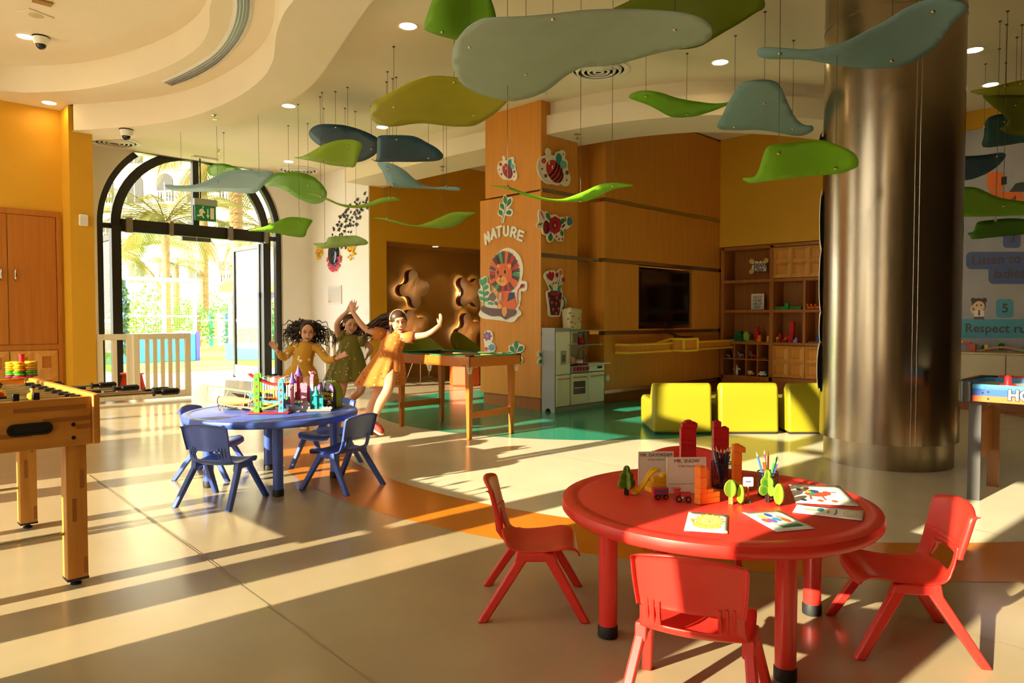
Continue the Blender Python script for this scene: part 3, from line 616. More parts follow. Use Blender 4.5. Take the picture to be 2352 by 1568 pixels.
# lion sticker
t = thing('lion_sticker', 'large flat lion sticker with a striped mane and watering can on the wood column', 'sticker'); d = Decal('X', 6.5, 1090, 550, 7.843, t)
d.board(spline([(590, 150), (680, 165), (760, 215), (830, 300), (870, 400), (885, 520), (880, 640), (860, 740), (950, 755), (965, 830), (950, 915), (890, 940), (850, 930), (850, 1050), (830, 1180), (800, 1250), (855, 1300), (850, 1360), (790, 1400), (740, 1470), (660, 1490), (560, 1470), (420, 1450), (280, 1435), (190, 1425), (110, 1390), (90, 1330), (140, 1230), (160, 1130), (110, 1100), (100, 1020), (75, 960), (90, 900), (130, 870), (105, 790), (100, 720), (140, 690), (190, 660), (235, 660), (255, 720), (250, 780), (290, 810), (290, 880), (300, 940), (360, 910), (340, 830), (300, 750), (275, 640), (300, 500), (340, 380), (400, 270), (500, 190)], 2), foam)
mane = [iB, iG, iB, iO, iB, iR, iB, iR, iB, iG, iB, iO, iO, iB, iR, iB, iR, iB, iG, iB, iO, iB, iR, iB, iO, iB]
for i in range(26):
    a = -pi / 2 - .55 + i * 2 * pi / 26; ca, sa = cos(a), sin(a); cx, cy = 560, 620; rx, ry = 285, (425 if sa < 0 else 350)
    p0, p1 = Vector((cx + 120 * ca, cy + 150 * sa)), Vector((cx + rx * ca, cy + ry * sa)); q = Vector((-sa, ca))
    w0, w1 = 18, 42
    tip = [tuple(p1 + q * w1 * (k / 3) - Vector((ca, sa)) * (26 if k % 2 else 0)) for k in range(-3, 4)]
    d.ink([tuple(p0 - q * w0)] + tip + [tuple(p0 + q * w0)], mane[i])
d.ink(spline([(560, 930), (640, 930), (740, 1000), (765, 1150), (740, 1260), (620, 1340), (560, 1320), (520, 1200), (440, 1090), (430, 960)], 4), iO)
d.ink([(640, 960), (735, 950), (752, 1050), (610, 1120)], iN)
d.ink(spline([(130, 1240), (180, 1190), (250, 1220), (400, 1240), (520, 1240), (740, 1260), (775, 1310), (740, 1370), (660, 1400), (580, 1440), (480, 1380), (330, 1380), (180, 1310)], 3), iBr)
d.ink(spline([(540, 1210), (590, 1220), (605, 1310), (560, 1390), (520, 1330), (515, 1250)], 4), iLO)
d.ink(spline([(480, 440), (560, 430), (650, 450), (690, 560), (695, 680), (640, 780), (540, 840), (450, 800), (400, 700), (400, 560), (430, 470)], 4), iO)
d.ink(spline([(455, 680), (540, 650), (600, 720), (600, 790), (530, 838), (450, 800), (410, 740)], 4), iLO)
d.ink(ell(455, 480, 36, 42), iO).ink(ell(452, 485, 22, 30), iLO).ink(ell(652, 475, 40, 52), iO).ink(ell(648, 480, 28, 40), iLO)
d.ink(ell(445, 595, 18, 36), iB).ink(ell(578, 580, 32, 44), iLO).ink(ell(574, 583, 23, 38), iK)
d.ink([(455, 650), (535, 645), (495, 698)], iB).ink(stroke([(494, 695), (492, 735), (475, 757), (460, 745)], 7), iB).ink(stroke([(494, 735), (515, 760), (545, 745), (552, 715)], 7), iB)
d.ink(stroke([(445, 530), (465, 515)], 8), iB).ink(stroke([(560, 500), (580, 490), (596, 510)], 8), iB)
d.ink(stroke([(765, 1215), (800, 1120), (795, 1000), (810, 900), (850, 860)], 24), iO).ink(leaf(840, 880, 920, 800, 36), iR).ink(leaf(845, 868, 900, 800, 18), iB)
d.ink(spline([(370, 920), (420, 910), (450, 960), (430, 1010), (390, 990)], 4), iLO).ink(spline([(430, 1190), (470, 1150), (530, 1200), (500, 1245), (440, 1240)], 4), iLO)
d.ink([(350, 935), (410, 1040), (360, 1120), (300, 1085), (265, 1060), (300, 990)], iGrey).ink(ell(420, 1150, 40, 30, 50), iGrey)
d.ink([(460, 965), (520, 960), (515, 1100), (462, 1105)], ink('box', '#C9B48A'))
d.ink(stroke([(190, 1190), (195, 1060), (180, 840)], 12), iDG)
for p in ((175, 850, 125, 705), (182, 830, 225, 675), (190, 910, 265, 815), (185, 980, 90, 925), (197, 1020, 270, 925), (195, 1100, 110, 1030), (200, 1110, 275, 1055), (318, 1170, 280, 1125), (318, 1170, 360, 1140)): d.ink(leaf(*p, 32), iG)
d.done()
# bees
def bee(label, pl, val, ox, oy, sc, f, outline):
    t = thing('bee_sticker', label, 'sticker', group='bee stickers'); d = Decal(pl, val, ox, oy, sc, t); d.board(spline([f(*p) for p in outline], 3), foam); return d
OB = [(1560, 130), (1640, 180), (1660, 260), (1650, 310), (1750, 340), (1800, 240), (1900, 215), (1960, 180), (2040, 220), (2065, 320), (2050, 420), (2130, 520), (2125, 680), (2180, 840), (2215, 1000), (2180, 1150), (2090, 1215), (2000, 1190), (1950, 1150), (1830, 1190), (1700, 1150), (1560, 1150), (1400, 1020), (1300, 840), (1262, 660), (1290, 500), (1380, 370), (1530, 320), (1500, 240), (1510, 160)]
def bee_ink(d, f):
    E = lambda cx, cy, rx, ry, dg=0: [f(*p) for p in ell(cx, cy, rx, ry, dg)]; S_ = lambda pts, w: [f(*p) for p in stroke(pts, w)]
    body = spline([(1660, 465), (1760, 480), (1880, 560), (1960, 700), (2000, 880), (1970, 1040), (1870, 1125), (1750, 1100), (1630, 990), (1540, 840), (1510, 690), (1540, 540)], 4)
    d.ink([f(*p) for p in body], iR)
    for pts in (((1820, 520), (1790, 680), (1700, 830), (1590, 930)), ((1890, 600), (1860, 770), (1770, 920), (1660, 1020)), ((1950, 710), (1930, 860), (1850, 1000), (1740, 1090)), ((1985, 850), (1975, 970), (1880, 1110))): d.ink(S_(pts, 52), iMar if d.val == 6.5 else iK)
    d.ink(E(1870, 430, 85, 155), iT).ink(E(2000, 600, 95, 120, -20), iLT).ink(E(1605, 555, 32, 50), iW).ink(E(1625, 555, 14, 30), iK).ink(E(1695, 675, 32, 48), iW).ink(E(1715, 678, 14, 28), iK).ink(S_([(1605, 625), (1650, 670)], 14), iMar)
    for x, y, r, m in ((1440, 495, 70, iCr), (1390, 720, 30, iMar), (1490, 920, 48, iMar), (2095, 830, 55, iMar)):
        for i in range(6): d.ink(E(x + r * .6 * cos(i * pi / 3), y + r * .75 * sin(i * pi / 3), r * .36, r * .4), m)
        d.ink(E(x, y, r * .3, r * .35), iPk)
    d.ink(E(2078, 1040, 24, 32), iR).ink(E(1985, 312, 20, 26), iT).ink([f(1960, 1060), f(2000, 1100), f(1975, 1030)], iR)
    pts = spline([(1620, 340), (1480, 400), (1350, 500), (1310, 640), (1340, 830), (1420, 990), (1530, 1080), (1690, 1100)], 8, False)
    for p in pts[::2]: d.ink([f(*q) for q in ell(p.x, p.y, 8, 8, n=6)], iB)
    d.done()
f1 = lambda x, y: (x, y); f2 = lambda x, y: (168 + (x - 1262) * .605, 355 + (y - 130) * .66 - (x - 1262) * .02)
d = bee('large bee sticker with teal wings on the shaded column side', 'Y', 5.985, 1130, 330, 12.38, f1, OB); bee_ink(d, f1)
d = bee('small bee sticker with teal wings above the lettering', 'X', 6.5, 1130, 330, 12.38, f2, OB); bee_ink(d, f2)
# sprigs and flowers
def sprig(label, ox, oy, sc, outline, leaves, stem, w=30, plane=('X', 6.5)):
    t = thing('leaf_sticker', label, 'sticker', group='leaf stickers'); d = Decal(*plane, ox, oy, sc, t); d.board(spline(outline, 3), foam)
    d.ink(stroke(stem, 16), iDG)
    for l in leaves: d.ink(leaf(*l[:4], l[4] if len(l) > 4 else w), iDG).ink(stroke([l[:2], l[2:4]], 5), iG)
    d.done()
sprig('green leafy sprig sticker above the white lettering', 1100, 430, 11.2, [(690, 190), (745, 260), (790, 265), (860, 255), (890, 310), (870, 400), (810, 510), (760, 560), (830, 550), (890, 600), (895, 670), (850, 745), (740, 735), (690, 740), (660, 900), (625, 920), (600, 890), (605, 770), (530, 735), (500, 650), (540, 575), (550, 510), (540, 440), (590, 385), (640, 400), (630, 280)],
      [(715, 460, 690, 210, 52), (745, 510, 845, 285, 50), (675, 590, 580, 405, 52), (625, 740, 550, 580, 52), (715, 665, 870, 640, 60)], [(625, 880), (650, 740), (700, 580), (720, 460)])
sprig('green leafy sprig sticker low on the column, behind the billiard table', 900, 780, 6.534, [(1880, 0), (1915, 50), (1990, 80), (1995, 150), (1920, 220), (1960, 250), (1980, 310), (1950, 360), (1900, 340), (1850, 250), (1760, 240), (1735, 200), (1770, 165), (1765, 90), (1820, 75)],
      [(1880, 160, 1880, 5, 36), (1895, 185, 1985, 95, 34), (1860, 200, 1790, 90, 34), (1840, 225, 1750, 190, 24), (1910, 270, 1970, 330, 24)], [(1870, 250), (1880, 120)])
t = thing('flower_sticker', 'purple and blue flower sticker low on the column', 'sticker', group='flower stickers'); d = Decal('X', 6.5, 820, 380, 3.136, t)
d.board(spline([(950, 1185), (980, 1200), (985, 1250), (975, 1270), (1000, 1290), (1000, 1330), (970, 1350), (940, 1340), (922, 1330), (925, 1290), (915, 1230), (925, 1200)], 3), foam); flower(d, 945, 1228, 34, iP, iO); flower(d, 978, 1310, 26, iSky, iO); flower(d, 938, 1320, 16, iPk, iR); d.done()
# bouquet and mug on the shaded side
t = thing('flower_sticker', 'red flower bouquet sticker on the shaded column side', 'sticker', group='flower stickers'); d = Decal('Y', 5.985, 1220, 470, 5.81, t)
d.board(spline([(110, 65), (160, 95), (200, 88), (240, 140), (310, 130), (360, 165), (430, 165), (440, 230), (470, 210), (465, 155), (520, 170), (548, 240), (510, 295), (460, 330), (420, 325), (425, 410), (415, 480), (350, 490), (300, 440), (280, 480), (230, 508), (200, 460), (195, 415), (145, 390), (130, 310), (80, 305), (60, 270), (90, 225), (85, 150), (90, 90)], 3), foam)
for l, m in (((240, 220, 190, 105, 26), iDG), ((380, 270, 425, 180, 30), iDG), ((385, 330, 405, 425, 22), iDG), ((250, 370, 240, 490, 32), iDG), ((165, 215, 110, 80, 14), iPk), ((145, 250, 80, 270, 10), iK), ((390, 320, 440, 255, 12), iK)): d.ink(leaf(*l), m)
d.ink(spline([(180, 210), (150, 260), (150, 330), (170, 390), (225, 370), (235, 300), (220, 240)], 4), iMar).ink(spline([(180, 215), (160, 270), (160, 330), (172, 385), (190, 300)], 4), iCr)
for i in range(8): d.ink(ell(302 + 52 * cos(i * pi / 4), 275 + 75 * sin(i * pi / 4), 36, 44), iCr)
d.ink(ell(302, 277, 34, 48), iMar).ink(ell(302, 277, 18, 28), iO).ink(spline([(465, 260), (470, 180), (495, 170), (530, 200), (535, 250), (500, 280)], 4), iT)
for x, y in ((322, 425), (355, 462), (400, 458)): d.ink(ell(x, y, 12, 16), iCr)
d.done()
t = thing('mug_sticker', 'heart-patterned mug of tulips sticker on the shaded column side', 'sticker'); d = Decal('Y', 5.985, 1220, 470, 5.81, t)
d.board(spline([(200, 885), (290, 875), (320, 900), (370, 855), (410, 880), (415, 955), (440, 990), (410, 1045), (390, 1110), (405, 1170), (412, 1215), (455, 1270), (440, 1370), (385, 1425), (365, 1490), (230, 1485), (215, 1350), (190, 1170), (235, 1130), (205, 1050), (160, 950)], 3), foam)
d.ink([(210, 1190), (398, 1190), (362, 1475), (248, 1472)], iMar).ink(ell(303, 1188, 94, 40), iMar).ink(ell(303, 1188, 72, 24), iCr)
hd = [(r[0], r[1]) for r in circ(398, 1315, 44, 92, 24, -pi / 2, pi / 2)] + [(r[0], r[1]) for r in circ(398, 1315, 24, 62, 24, -pi / 2, pi / 2)][::-1]; d.ink(hd, iT)
for x, y in ((263, 1310), (318, 1325), (373, 1290), (280, 1400), (352, 1390), (322, 1455), (225, 1260), (327, 1245)): d.ink([(x - 16, y - 16), (x - 8, y - 24), (x, y - 16), (x + 8, y - 24), (x + 16, y - 16), (x, y + 24)], iO)
d.ink(stroke([(275, 1180), (262, 1040)], 6), iDG).ink(stroke([(340, 1170), (350, 1060), (375, 930)], 6), iDG).ink(stroke([(345, 1060), (410, 1020)], 5), iDG).ink(stroke([(345, 1060), (325, 950)], 5), iDG)
for l, m in (((262, 1020, 190, 920, 26), iCr), ((262, 1020, 228, 885, 26), iCr), ((262, 1020, 275, 890, 22), iCr), ((270, 1150, 220, 1060, 14), iDG), ((330, 1140, 390, 1070, 16), iT), ((335, 1190, 375, 1120, 14), iT), ((290, 1180, 245, 1140, 10), iDG)): d.ink(leaf(*l), m)
for x, y, m in ((378, 905, iO), (327, 938, iCr), (413, 1000, iCr), (283, 1050, iCr), (315, 1042, iCr)): d.ink(ell(x, y, 22 if y < 1010 else 10, 34 if y < 1010 else 14), m)
d.done()
# NATURE
t = thing('wall_lettering', 'white foam letters reading NATURE in an arc on the wood column', 'lettering'); d = Decal('X', 6.5, 1100, 430, 11.2, t, .02)
for L in ([((185, 1215), (208, 1460)), ((185, 1215), (300, 1395)), ((300, 1395), (268, 1155))], [((355, 1340), (398, 1070)), ((398, 1070), (475, 1295)), ((375, 1245), (450, 1225))], [((485, 1040), (600, 1005)), ((545, 1030), (548, 1265))],
          [((675, 1015), (672, 1180)), ((672, 1180), (695, 1230)), ((695, 1230), (730, 1245)), ((730, 1245), (765, 1230)), ((765, 1230), (780, 1180)), ((780, 1180), (783, 1010))],
          [((890, 1030), (848, 1260)), ((890, 1030), (960, 1050)), ((960, 1050), (985, 1095)), ((985, 1095), (970, 1150)), ((970, 1150), (930, 1165)), ((930, 1165), (880, 1160)), ((930, 1165), (960, 1290))],
          [((1070, 1115), (1020, 1335)), ((1070, 1115), (1180, 1160)), ((1050, 1225), (1150, 1260)), ((1020, 1335), (1130, 1380))]):
    b = B()
    for e_, (p, q) in enumerate(L):
        poly = capsule(p, q, 54); a = [d.w(x, .002 - .0003 * e_) for x in poly]; c = [x + d.n * (.02 + .0007 * e_) for x in a]; k = len(a)
        b.add(a + c, [tuple(range(k)), tuple(range(k, 2 * k))[::-1]] + [(k + i, k + (i + 1) % k, (i + 1) % k, i) for i in range(k)])
    b.build('letter', t, foam)
# ================================================================ television and padded console
t = thing('television', 'black flat television set in the wood wall niche', 'television')
b = B(); b.box((8.47, 5.93, 1.045), (9.80, 6.05, 1.845)); b.build('casing', t, black, bevel=.006)
b = B(); b.box((8.51, 5.926, 1.10), (9.76, 5.932, 1.81)); b.build('screen', t, mat('tv_screen', '#070707', .12, spec=.6))
b = B(); b.box((9.0, 5.92, 1.845), (9.25, 5.98, 1.86)); b.build('camera_bar', t, black)
text_mesh('logo', 'LG', .03, t, mat('logo_grey', '#8A857C', .4), (9.13, 5.925, 1.06), (1, 0, 0), (0, 0, 1), .0008)
t = thing('wall_console', 'narrow wooden wall shelf edged with yellow foam below the television', 'shelf')
pad = mat('foam_yellow', '#F0C32A', .6); Xa, Xb, Ya = 7.86, 10.78, 5.68
b = B(); b.box((Xa + .01, Ya + .01, .685), (Xb, 5.9, .785)); b.build('shelf_box', t, wpan, bevel=.003)
b = B(); b.box((8.94, 5.50, .69), (9.30, 5.69, .845)); b.build('drawer_box', t, wpan, bevel=.003)
for pts in ([(Xa, 5.88, .79), (Xa, Ya, .79), (8.94, Ya, .79)], [(Xa, 5.88, .682), (Xa, Ya, .682), (8.94, Ya, .682)], [(9.30, Ya, .79), (Xb, Ya, .79)], [(9.30, Ya, .682), (Xb, Ya, .682)], [(Xb, Ya, .682), (Xb, Ya, .79)],
            [(8.93, 5.70, .85), (8.93, 5.49, .85), (9.31, 5.49, .85), (9.31, 5.70, .85)], [(8.93, 5.70, .685), (8.93, 5.49, .685), (9.31, 5.49, .685), (9.31, 5.70, .685)], [(8.93, 5.49, .69), (8.93, 5.49, .85)], [(9.31, 5.49, .69), (9.31, 5.49, .85)], [(8.6, 5.70, .80), (8.93, 5.70, .85)]):
    b = B(); b.tube(pts, .017, 8); b.build('foam_edge', t, pad)
b = B(); b.box((8.96, 5.53, .868), (9.27, 5.68, .885)); o = b.build('set_top_box', None, black, bevel=.004); tag(o, 'thin black media box on the yellow-edged console', 'media box')
t = thing('cable_bundle', 'tangle of black cables between television and console', 'cable')
for k in range(4):
    x = 9.05 + .04 * k; b = B(); b.tube(spline([(x, 5.9, 1.02), (x - .06 + .05 * k, 5.84, .99 + .02 * k), (x - .12 + .02 * k, 5.8, .95), (x + .05, 5.78, .9), (x, 5.7, .888)], 5, False), .004, 5); b.build('cable', t, black)
# ================================================================ toy kitchen
kg, kw, kwood = mat('kitchen_grey', '#9C9A97', .5), mat('kitchen_cream', '#EFE8D2', .5), wood('kitchen_wood', '#B4772F', '#C98B40', .4)
kred, kpink, kdark = mat('kitchen_red', '#B0122A', .35), mat('kitchen_pink', '#E79AA6', .4), mat('oven_glass', '#1A1612', .15)
t = thing('toy_kitchen', 'grey and cream toy kitchen with red knobs beside the wood column', 'toy kitchen', (6.5, 5.77, 0))
b = B(); b.prism([(0, 0), (.06, 0), (.075, .035), (.11, .05), (.145, .035), (.16, 0), (.215, 0), (.215, 1.03), (0, 1.03)], (0, 0, 0), (0, 1, 0), (0, 0, 1), (1, 0, 0), .02); b.build('side_panel', t, kg, bevel=.003)
b = B(); b.box((.28, .0, .06), (.295, .215, 1.0)); b.build('side_panel', t, kg, bevel=.003)
b = B(); b.box((.965, .01, 0), (.985, .215, .56)); b.build('side_panel', t, kg, bevel=.003)
b = B(); b.box((.02, .02, .05), (.965, .21, .54)); b.build('carcass', t, kg)
b = B(); b.box((.02, .02, .54), (.28, .21, 1.0)); b.build('carcass', t, kg)
b = B(); b.box((.02, .0, .985), (.295, .215, 1.025)); b.build('top_panel', t, kg, bevel=.003)
b = B(); b.box((.02, .005, 0), (.965, .03, .06)); b.build('plinth', t, kg)
def kdoor(nm, x0, x1, z0, z1, hx0, hx1, hz, vert=False):
    b = B(); b.box((x0, -.006, z0), (x1, .018, z1)); dd = b.build(nm, t, kw, bevel=.003); b = B()
    if vert: b.tube([(hx0, -.005, hz), (hx0, -.022, hz + .01), (hx0, -.022, hx1 - .01), (hx0, -.005, hx1)], .007, 8)
    else: b.tube([(hx0, -.005, hz), (hx0 + .008, -.022, hz), (hx1 - .008, -.022, hz), (hx1, -.005, hz)], .007, 8)
    b.build('handle', dd, kwood); return dd
fr = kdoor('fridge_door', .025, .275, .46, .985, .255, .82, .60, True)
b = B(); b.box((.1, -.009, .58), (.205, -.005, .75)); b.build('dispenser_frame', fr, mat('silver_print', '#A9A396', .35)); b = B(); b.box((.12, -.0105, .61), (.185, -.008, .70)); b.build('dispenser_recess', fr, mat('dispenser_dark', '#5B564B', .4))
kdoor('freezer_door', .025, .275, .07, .45, .05, .27, .405)
ov = kdoor('oven_door', .30, .63, .07, .455, .335, .595, .41); b = B(); b.prism(rrect(.345, .2, .575, .36, .012), (0, -.0085, 0), (1, 0, 0), (0, 0, 1), (0, 1, 0), .003); b.build('oven_window', ov, kdark); b = B(); b.box((.36, -.0095, .275), (.56, -.008, .28)); b.build('oven_rack', ov, chrome)
kdoor('cupboard_door', .64, .96, .07, .455, .685, .945, .41)
b = B(); b.box((.30, -.01, .475), (.645, .02, .555)); cp = b.build('control_panel', t, kg, bevel=.004)
for i in range(5):
    b = B(); b.T = Matrix.Translation((.36 + i * .06, -.01, .515)) @ Matrix.Rotation(pi / 2, 4, 'X'); b.lathe([(.026, 0), (.026, .008), (.022, .022), (0, .024)], 18); b.build('knob', cp, kred)
b = B(); b.box((.65, -.004, .47), (.965, .02, .545)); wp = b.build('washer_panel', t, kw, bevel=.003); b = B(); b.box((.82, -.006, .50), (.92, -.003, .53)); b.build('display', wp, kdark)
b = B(); b.box((.64, -.04, .552), (1.05, .215, .568)); b.build('worktop', t, kw, bevel=.003); b = B(); b.box((.295, -.005, .553), (.64, .2, .572)); b.build('hob', t, kdark, bevel=.003)
b = B(); b.box((.295, .195, .57), (.78, .212, 1.0)); b.build('back_panel', t, mat('tile_print', '#B8AE98', .5, var=.12, vs_=30)); b = B(); b.box((.775, .17, .56), (.795, .212, 1.0)); b.build('back_post', t, kg)
for z in (.985, .80):
    b = B(); b.box((.29, .03, z), (.98 if z < .9 else 1.0, .21, z + .012)); b.build('upper_shelf', t, kg, bevel=.002)
b = B(); b.box((.30, .05, .812), (.49, .19, .98)); mw = b.build('microwave', t, kw, bevel=.004); b = B(); b.box((.31, .046, .84), (.35, .051, .95)); b.build('microwave_window', mw, kdark); b = B(); b.tube([(.39, .05, .83), (.385, .035, .86), (.385, .035, .93), (.39, .05, .96)], .007, 6); b.build('handle', mw, kwood); b = B(); b.box((.41, .046, .83), (.485, .051, .965)); b.build('keypad', mw, mat('keypad', '#7E776A', .4))
b = B(); b.tube(spline([(.67, .17, .568), (.67, .17, .70), (.68, .15, .745), (.72, .12, .74), (.735, .11, .69)], 4, False), .012, 8); b.build('tap', t, kwood)
def kitem(nm, label, cat, loc, parts):
    o = thing(nm, label, cat, tuple(Vector((6.5, 5.77, 0)) + Vector(loc)))
    for n2, prof, m in parts: b = B(); b.lathe(prof, 18); b.build(n2, o, m)
    return o
kp = kitem('toy_pot', 'pink toy pot on the toy kitchen hob', 'pot', (.39, .07, .572), (('pot_body', [(.045, 0), (.05, .01), (.05, .07), (.046, .07)], kpink), ('lid', [(.051, .07), (.04, .082), (.012, .086), (.012, .1), (0, .102)], white)))
kitem('toy_pan', 'pink and white toy saucepan on the toy kitchen hob', 'pan', (.54, .08, .572), (('pan_body', [(.05, 0), (.06, .008), (.06, .035), (.056, .035)], white), ('lid', [(.061, .035), (.055, .05), (.015, .055), (.012, .07), (0, .072)], kpink)))
o = kitem('toy_kettle', 'dark red toy kettle on the upper toy kitchen shelf', 'kettle', (.62, .12, .812), (('kettle_body', [(.05, 0), (.055, .01), (.048, .06), (.03, .09), (0, .095)], kred),)); b = B(); b.tube(spline([(-.045, 0, .06), (-.055, 0, .12), (0, 0, .155), (.055, 0, .12), (.05, 0, .06)], 4, False), .006, 6); b.build('handle', o, mat('kettle_grey', '#6B655E', .4))
t = thing('fabric_bin', 'cream cloth bag printed with small animals on top of the toy kitchen', 'bag', (6.5 + .46, 5.77 + .12, .998))
def bagf(u, v): a = 2 * pi * u; r = .115 + .012 * sin(3 * a + 2) * v + .01 * v; return (r * (abs(cos(a)) ** .5) * (1 if cos(a) > 0 else -1) * 1.05, r * .62 * (abs(sin(a)) ** .5) * (1 if sin(a) > 0 else -1), .27 * v + .012 * v * sin(2 * a))
b = B(); b.grid(bagf, 36, 10, cu=True); b.build('bag', t, mat('bag_cloth', '#D8C79A', .85, bump=.1, bs=40), solid=.004)
for i, (u, v, m) in enumerate(((.62, .75, iDG), (.70, .62, iR), (.78, .55, iGrey), (.66, .35, iB), (.74, .3, iO), (.83, .4, iK), (.69, .12, iDG), (.86, .75, iGrey), (.57, .5, iK))):
    c = Vector(bagf(u, v)); n = Vector((c.x * .3, c.y, 0)).normalized(); q = Vector((-n.y, n.x, 0)); b = B(); s = .016
    b.add([c + n * .006 + q * x * s + Vector((0, 0, z * s)) for x, z in ((-1.2, .6), (-.6, .5), (.8, .5), (1.2, .9), (1.4, .3), (.9, .1), (.9, -.8), (.5, -.8), (.4, -.1), (-.5, -.1), (-.6, -.8), (-1, -.8), (-1, .1))], [tuple(range(13))]); b.build('animal_print', t, m)
# ================================================================ bookcase
wshelf = wood('bookcase_wood', '#9E5C24', '#AD6A2D', .38); wfram = wood('panel_frame_wood', '#C98B3C', '#D79B4A', .38)
t = thing('bookcase', 'tall built-in wooden bookcase with open shelves and panelled doors', 'bookcase')
Xf, Xk = 10.66, 11.04; Ys = [5.86, 5.03, 4.52, 4.02, 3.3]
def part(nm, a, c, m=wshelf, bev=.003, par=None): b = B(); b.box(a, c); return b.build(nm, par or t, m, bevel=bev)
part('back_panel', (Xk - .02, 3.3, .05), (Xk, 5.86, 2.27)); part('plinth', (Xf + .02, 3.3, 0), (Xk, 5.86, .17), wdark)
for y in (5.845, 5.02, 3.31): part('upright', (Xf, y - .03, .17), (Xk - .02, y + .03, 2.27))
part('upright', (Xf, 4.49, .76), (Xk - .02, 4.53, 1.73)); part('upright', (Xf, 3.98, .76), (Xk - .02, 4.02, 1.73))
part('top_board', (Xf, 3.3, 2.23), (Xk - .02, 5.86, 2.28)); part('bottom_board', (Xf, 3.3, .17), (Xk - .02, 5.86, .235))
for z in (1.73, 1.255, .755): part('shelf', (Xf + .004, 3.32, z - .022), (Xk - .02, 5.83, z + .022))
part('shelf', (Xf + .006, 5.05, .485), (Xk - .02, 5.83, .505))
for y in (5.63, 5.43, 5.24): part('divider', (Xf + .006, y - .01, .235), (Xk - .02, y + .01, .735))
def pdoor(y1, y0, z0, z1, nc):
    d = part('door', (Xf - .004, y0 + .004, z0 + .004), (Xf + .02, y1 - .004, z1 - .004), wfram, .002)
    w, h = (y1 - y0 - .02) / nc, (z1 - z0 - .02) / 2
    for i in range(nc):
        for j in range(2):
            yc, zc = y1 - .01 - w * (i + .5), z0 + .01 + h * (j + .5); a, c = w / 2 - .005, h / 2 - .005; e, g = a - .05, c - .045
            b = B(); b.use(wfram); X_ = Xf - .005
            o4 = [(X_, yc - a, zc - c), (X_, yc + a, zc - c), (X_, yc + a, zc + c), (X_, yc - a, zc + c)]; i4 = [(X_ - .02, yc - e, zc - g), (X_ - .02, yc + e, zc - g), (X_ - .02, yc + e, zc + g), (X_ - .02, yc - e, zc + g)]; k4 = [(X_ - .008, *p[1:]) for p in i4]
            b.add(o4 + i4, [(k, k + 4, (k + 1) % 4 + 4, (k + 1) % 4) for k in range(4)]); b.use(wpan); b.add(i4 + k4, [(k, k + 4, (k + 1) % 4 + 4, (k + 1) % 4) for k in range(4)]); b.add(k4, [(0, 3, 2, 1)]); b.build('raised_panel', d, smooth=None)
pdoor(4.99, 4.17, 1.755, 2.225, 3); pdoor(4.17, 3.34, 1.755, 2.225, 3); pdoor(4.99, 4.49, .24, .73, 2); pdoor(4.49, 3.98, .24, .73, 2); pdoor(3.98, 3.34, .24, .73, 2)
# ---- things on the shelves
def duplo(b, x, y, z, nx, ny, h, u=.016, s=True):
    b.box((x, y, z), (x + nx * u * 2 - .0006, y + ny * u * 2 - .0006, z + h))
    if s:
        for i in range(nx * 1):
            for j in range(ny * 1): b.lathe([(u * .58, 0), (u * .58, .0045), (0, .0045)], 8, (x + (i + .5) * u * 2, y + (j + .5) * u * 2, z + h))
def bricks(name, label, loc, rz, m, lst, group=None, cat='toy bricks'):
    """a toy made of stacked studded bricks, each brick a part"""
    o = thing(name, label, cat, loc, rz, group)
    for q in lst:
        b = B(); duplo(b, *q[:6]); b.build('brick', o, q[6] if len(q) > 6 else m, bevel=.001, seg=1)
    return o
dk = lambda n, h: mat('brick_' + n, h, .32)
bR, bG, bDG, bO, bY, bBl, bLi, bGr, bPk, bLg = dk('red', '#C4151B'), dk('green', '#2E9A35'), dk('darkgreen', '#1F6A38'), dk('orange', '#F07A1E'), dk('yellow', '#F3C01D'), dk('blue', '#1F62B8'), dk('lilac', '#B9A0D0'), dk('grey', '#8B8A83'), dk('pink', '#EE6FA0'), dk('lightgreen', '#8FBF4A')
t = thing('greeting_sign', 'white sign with yellow flower corners reading Happy Day in the bookcase', 'sign'); X_ = 10.92
p0, p1 = PX(1726, 624, X_), PX(1760, 598, X_); b = B(); b.box((X_, p1.y, p0.z), (X_ + .02, p0.y, p1.z)); b.build('board', t, foam, bevel=.002)
yc = (p0.y + p1.y) / 2; zc = (p0.z + p1.z) / 2
text_mesh('lettering', 'Happy', .105, t, iBr, (X_ - .001, yc, zc - .005), (0, -1, 0), (0, 0, 1), .001, .002); text_mesh('lettering', 'Day', .105, t, iBr, (X_ - .001, yc, zc - .085), (0, -1, 0), (0, 0, 1), .001, .002)
for y, z in ((p0.y, p1.z), (p1.y, p1.z), (p0.y, p0.z)):
    b = B(); [b.lathe([(.02, 0), (0, .006)], 8, (0, 0, 0)) for _ in ()]
    for i in range(5): b.ell((X_ - .004, y + .026 * cos(i * 1.257), z + .026 * sin(i * 1.257)), (.006, .019, .019), 8, 5)
    b.ell((X_ - .008, y, z), (.006, .012, .012), 8, 5); b.build('flower', t, ink('paleyellow', '#E8CF5A'))
b = B(); b.add([(X_ - .003, yc + .012 * k[0] - .06, zc + .075 + .012 * k[1]) for k in ((-1.5, .5), (-.8, 1.2), (0, .6), (.8, 1.2), (1.5, .5), (0, -1.5))], [(0, 1, 2, 3, 4, 5)]); b.build('heart', t, iR)
b = B(); b.ell((X_ - .003, yc + .0, zc + .08), (.003, .014, .014), 8, 5); b.build('dot', t, iMar)
t = thing('alphabet_picture', 'white frame with the alphabet leaning on a bookcase shelf', 'picture'); X_ = 10.86
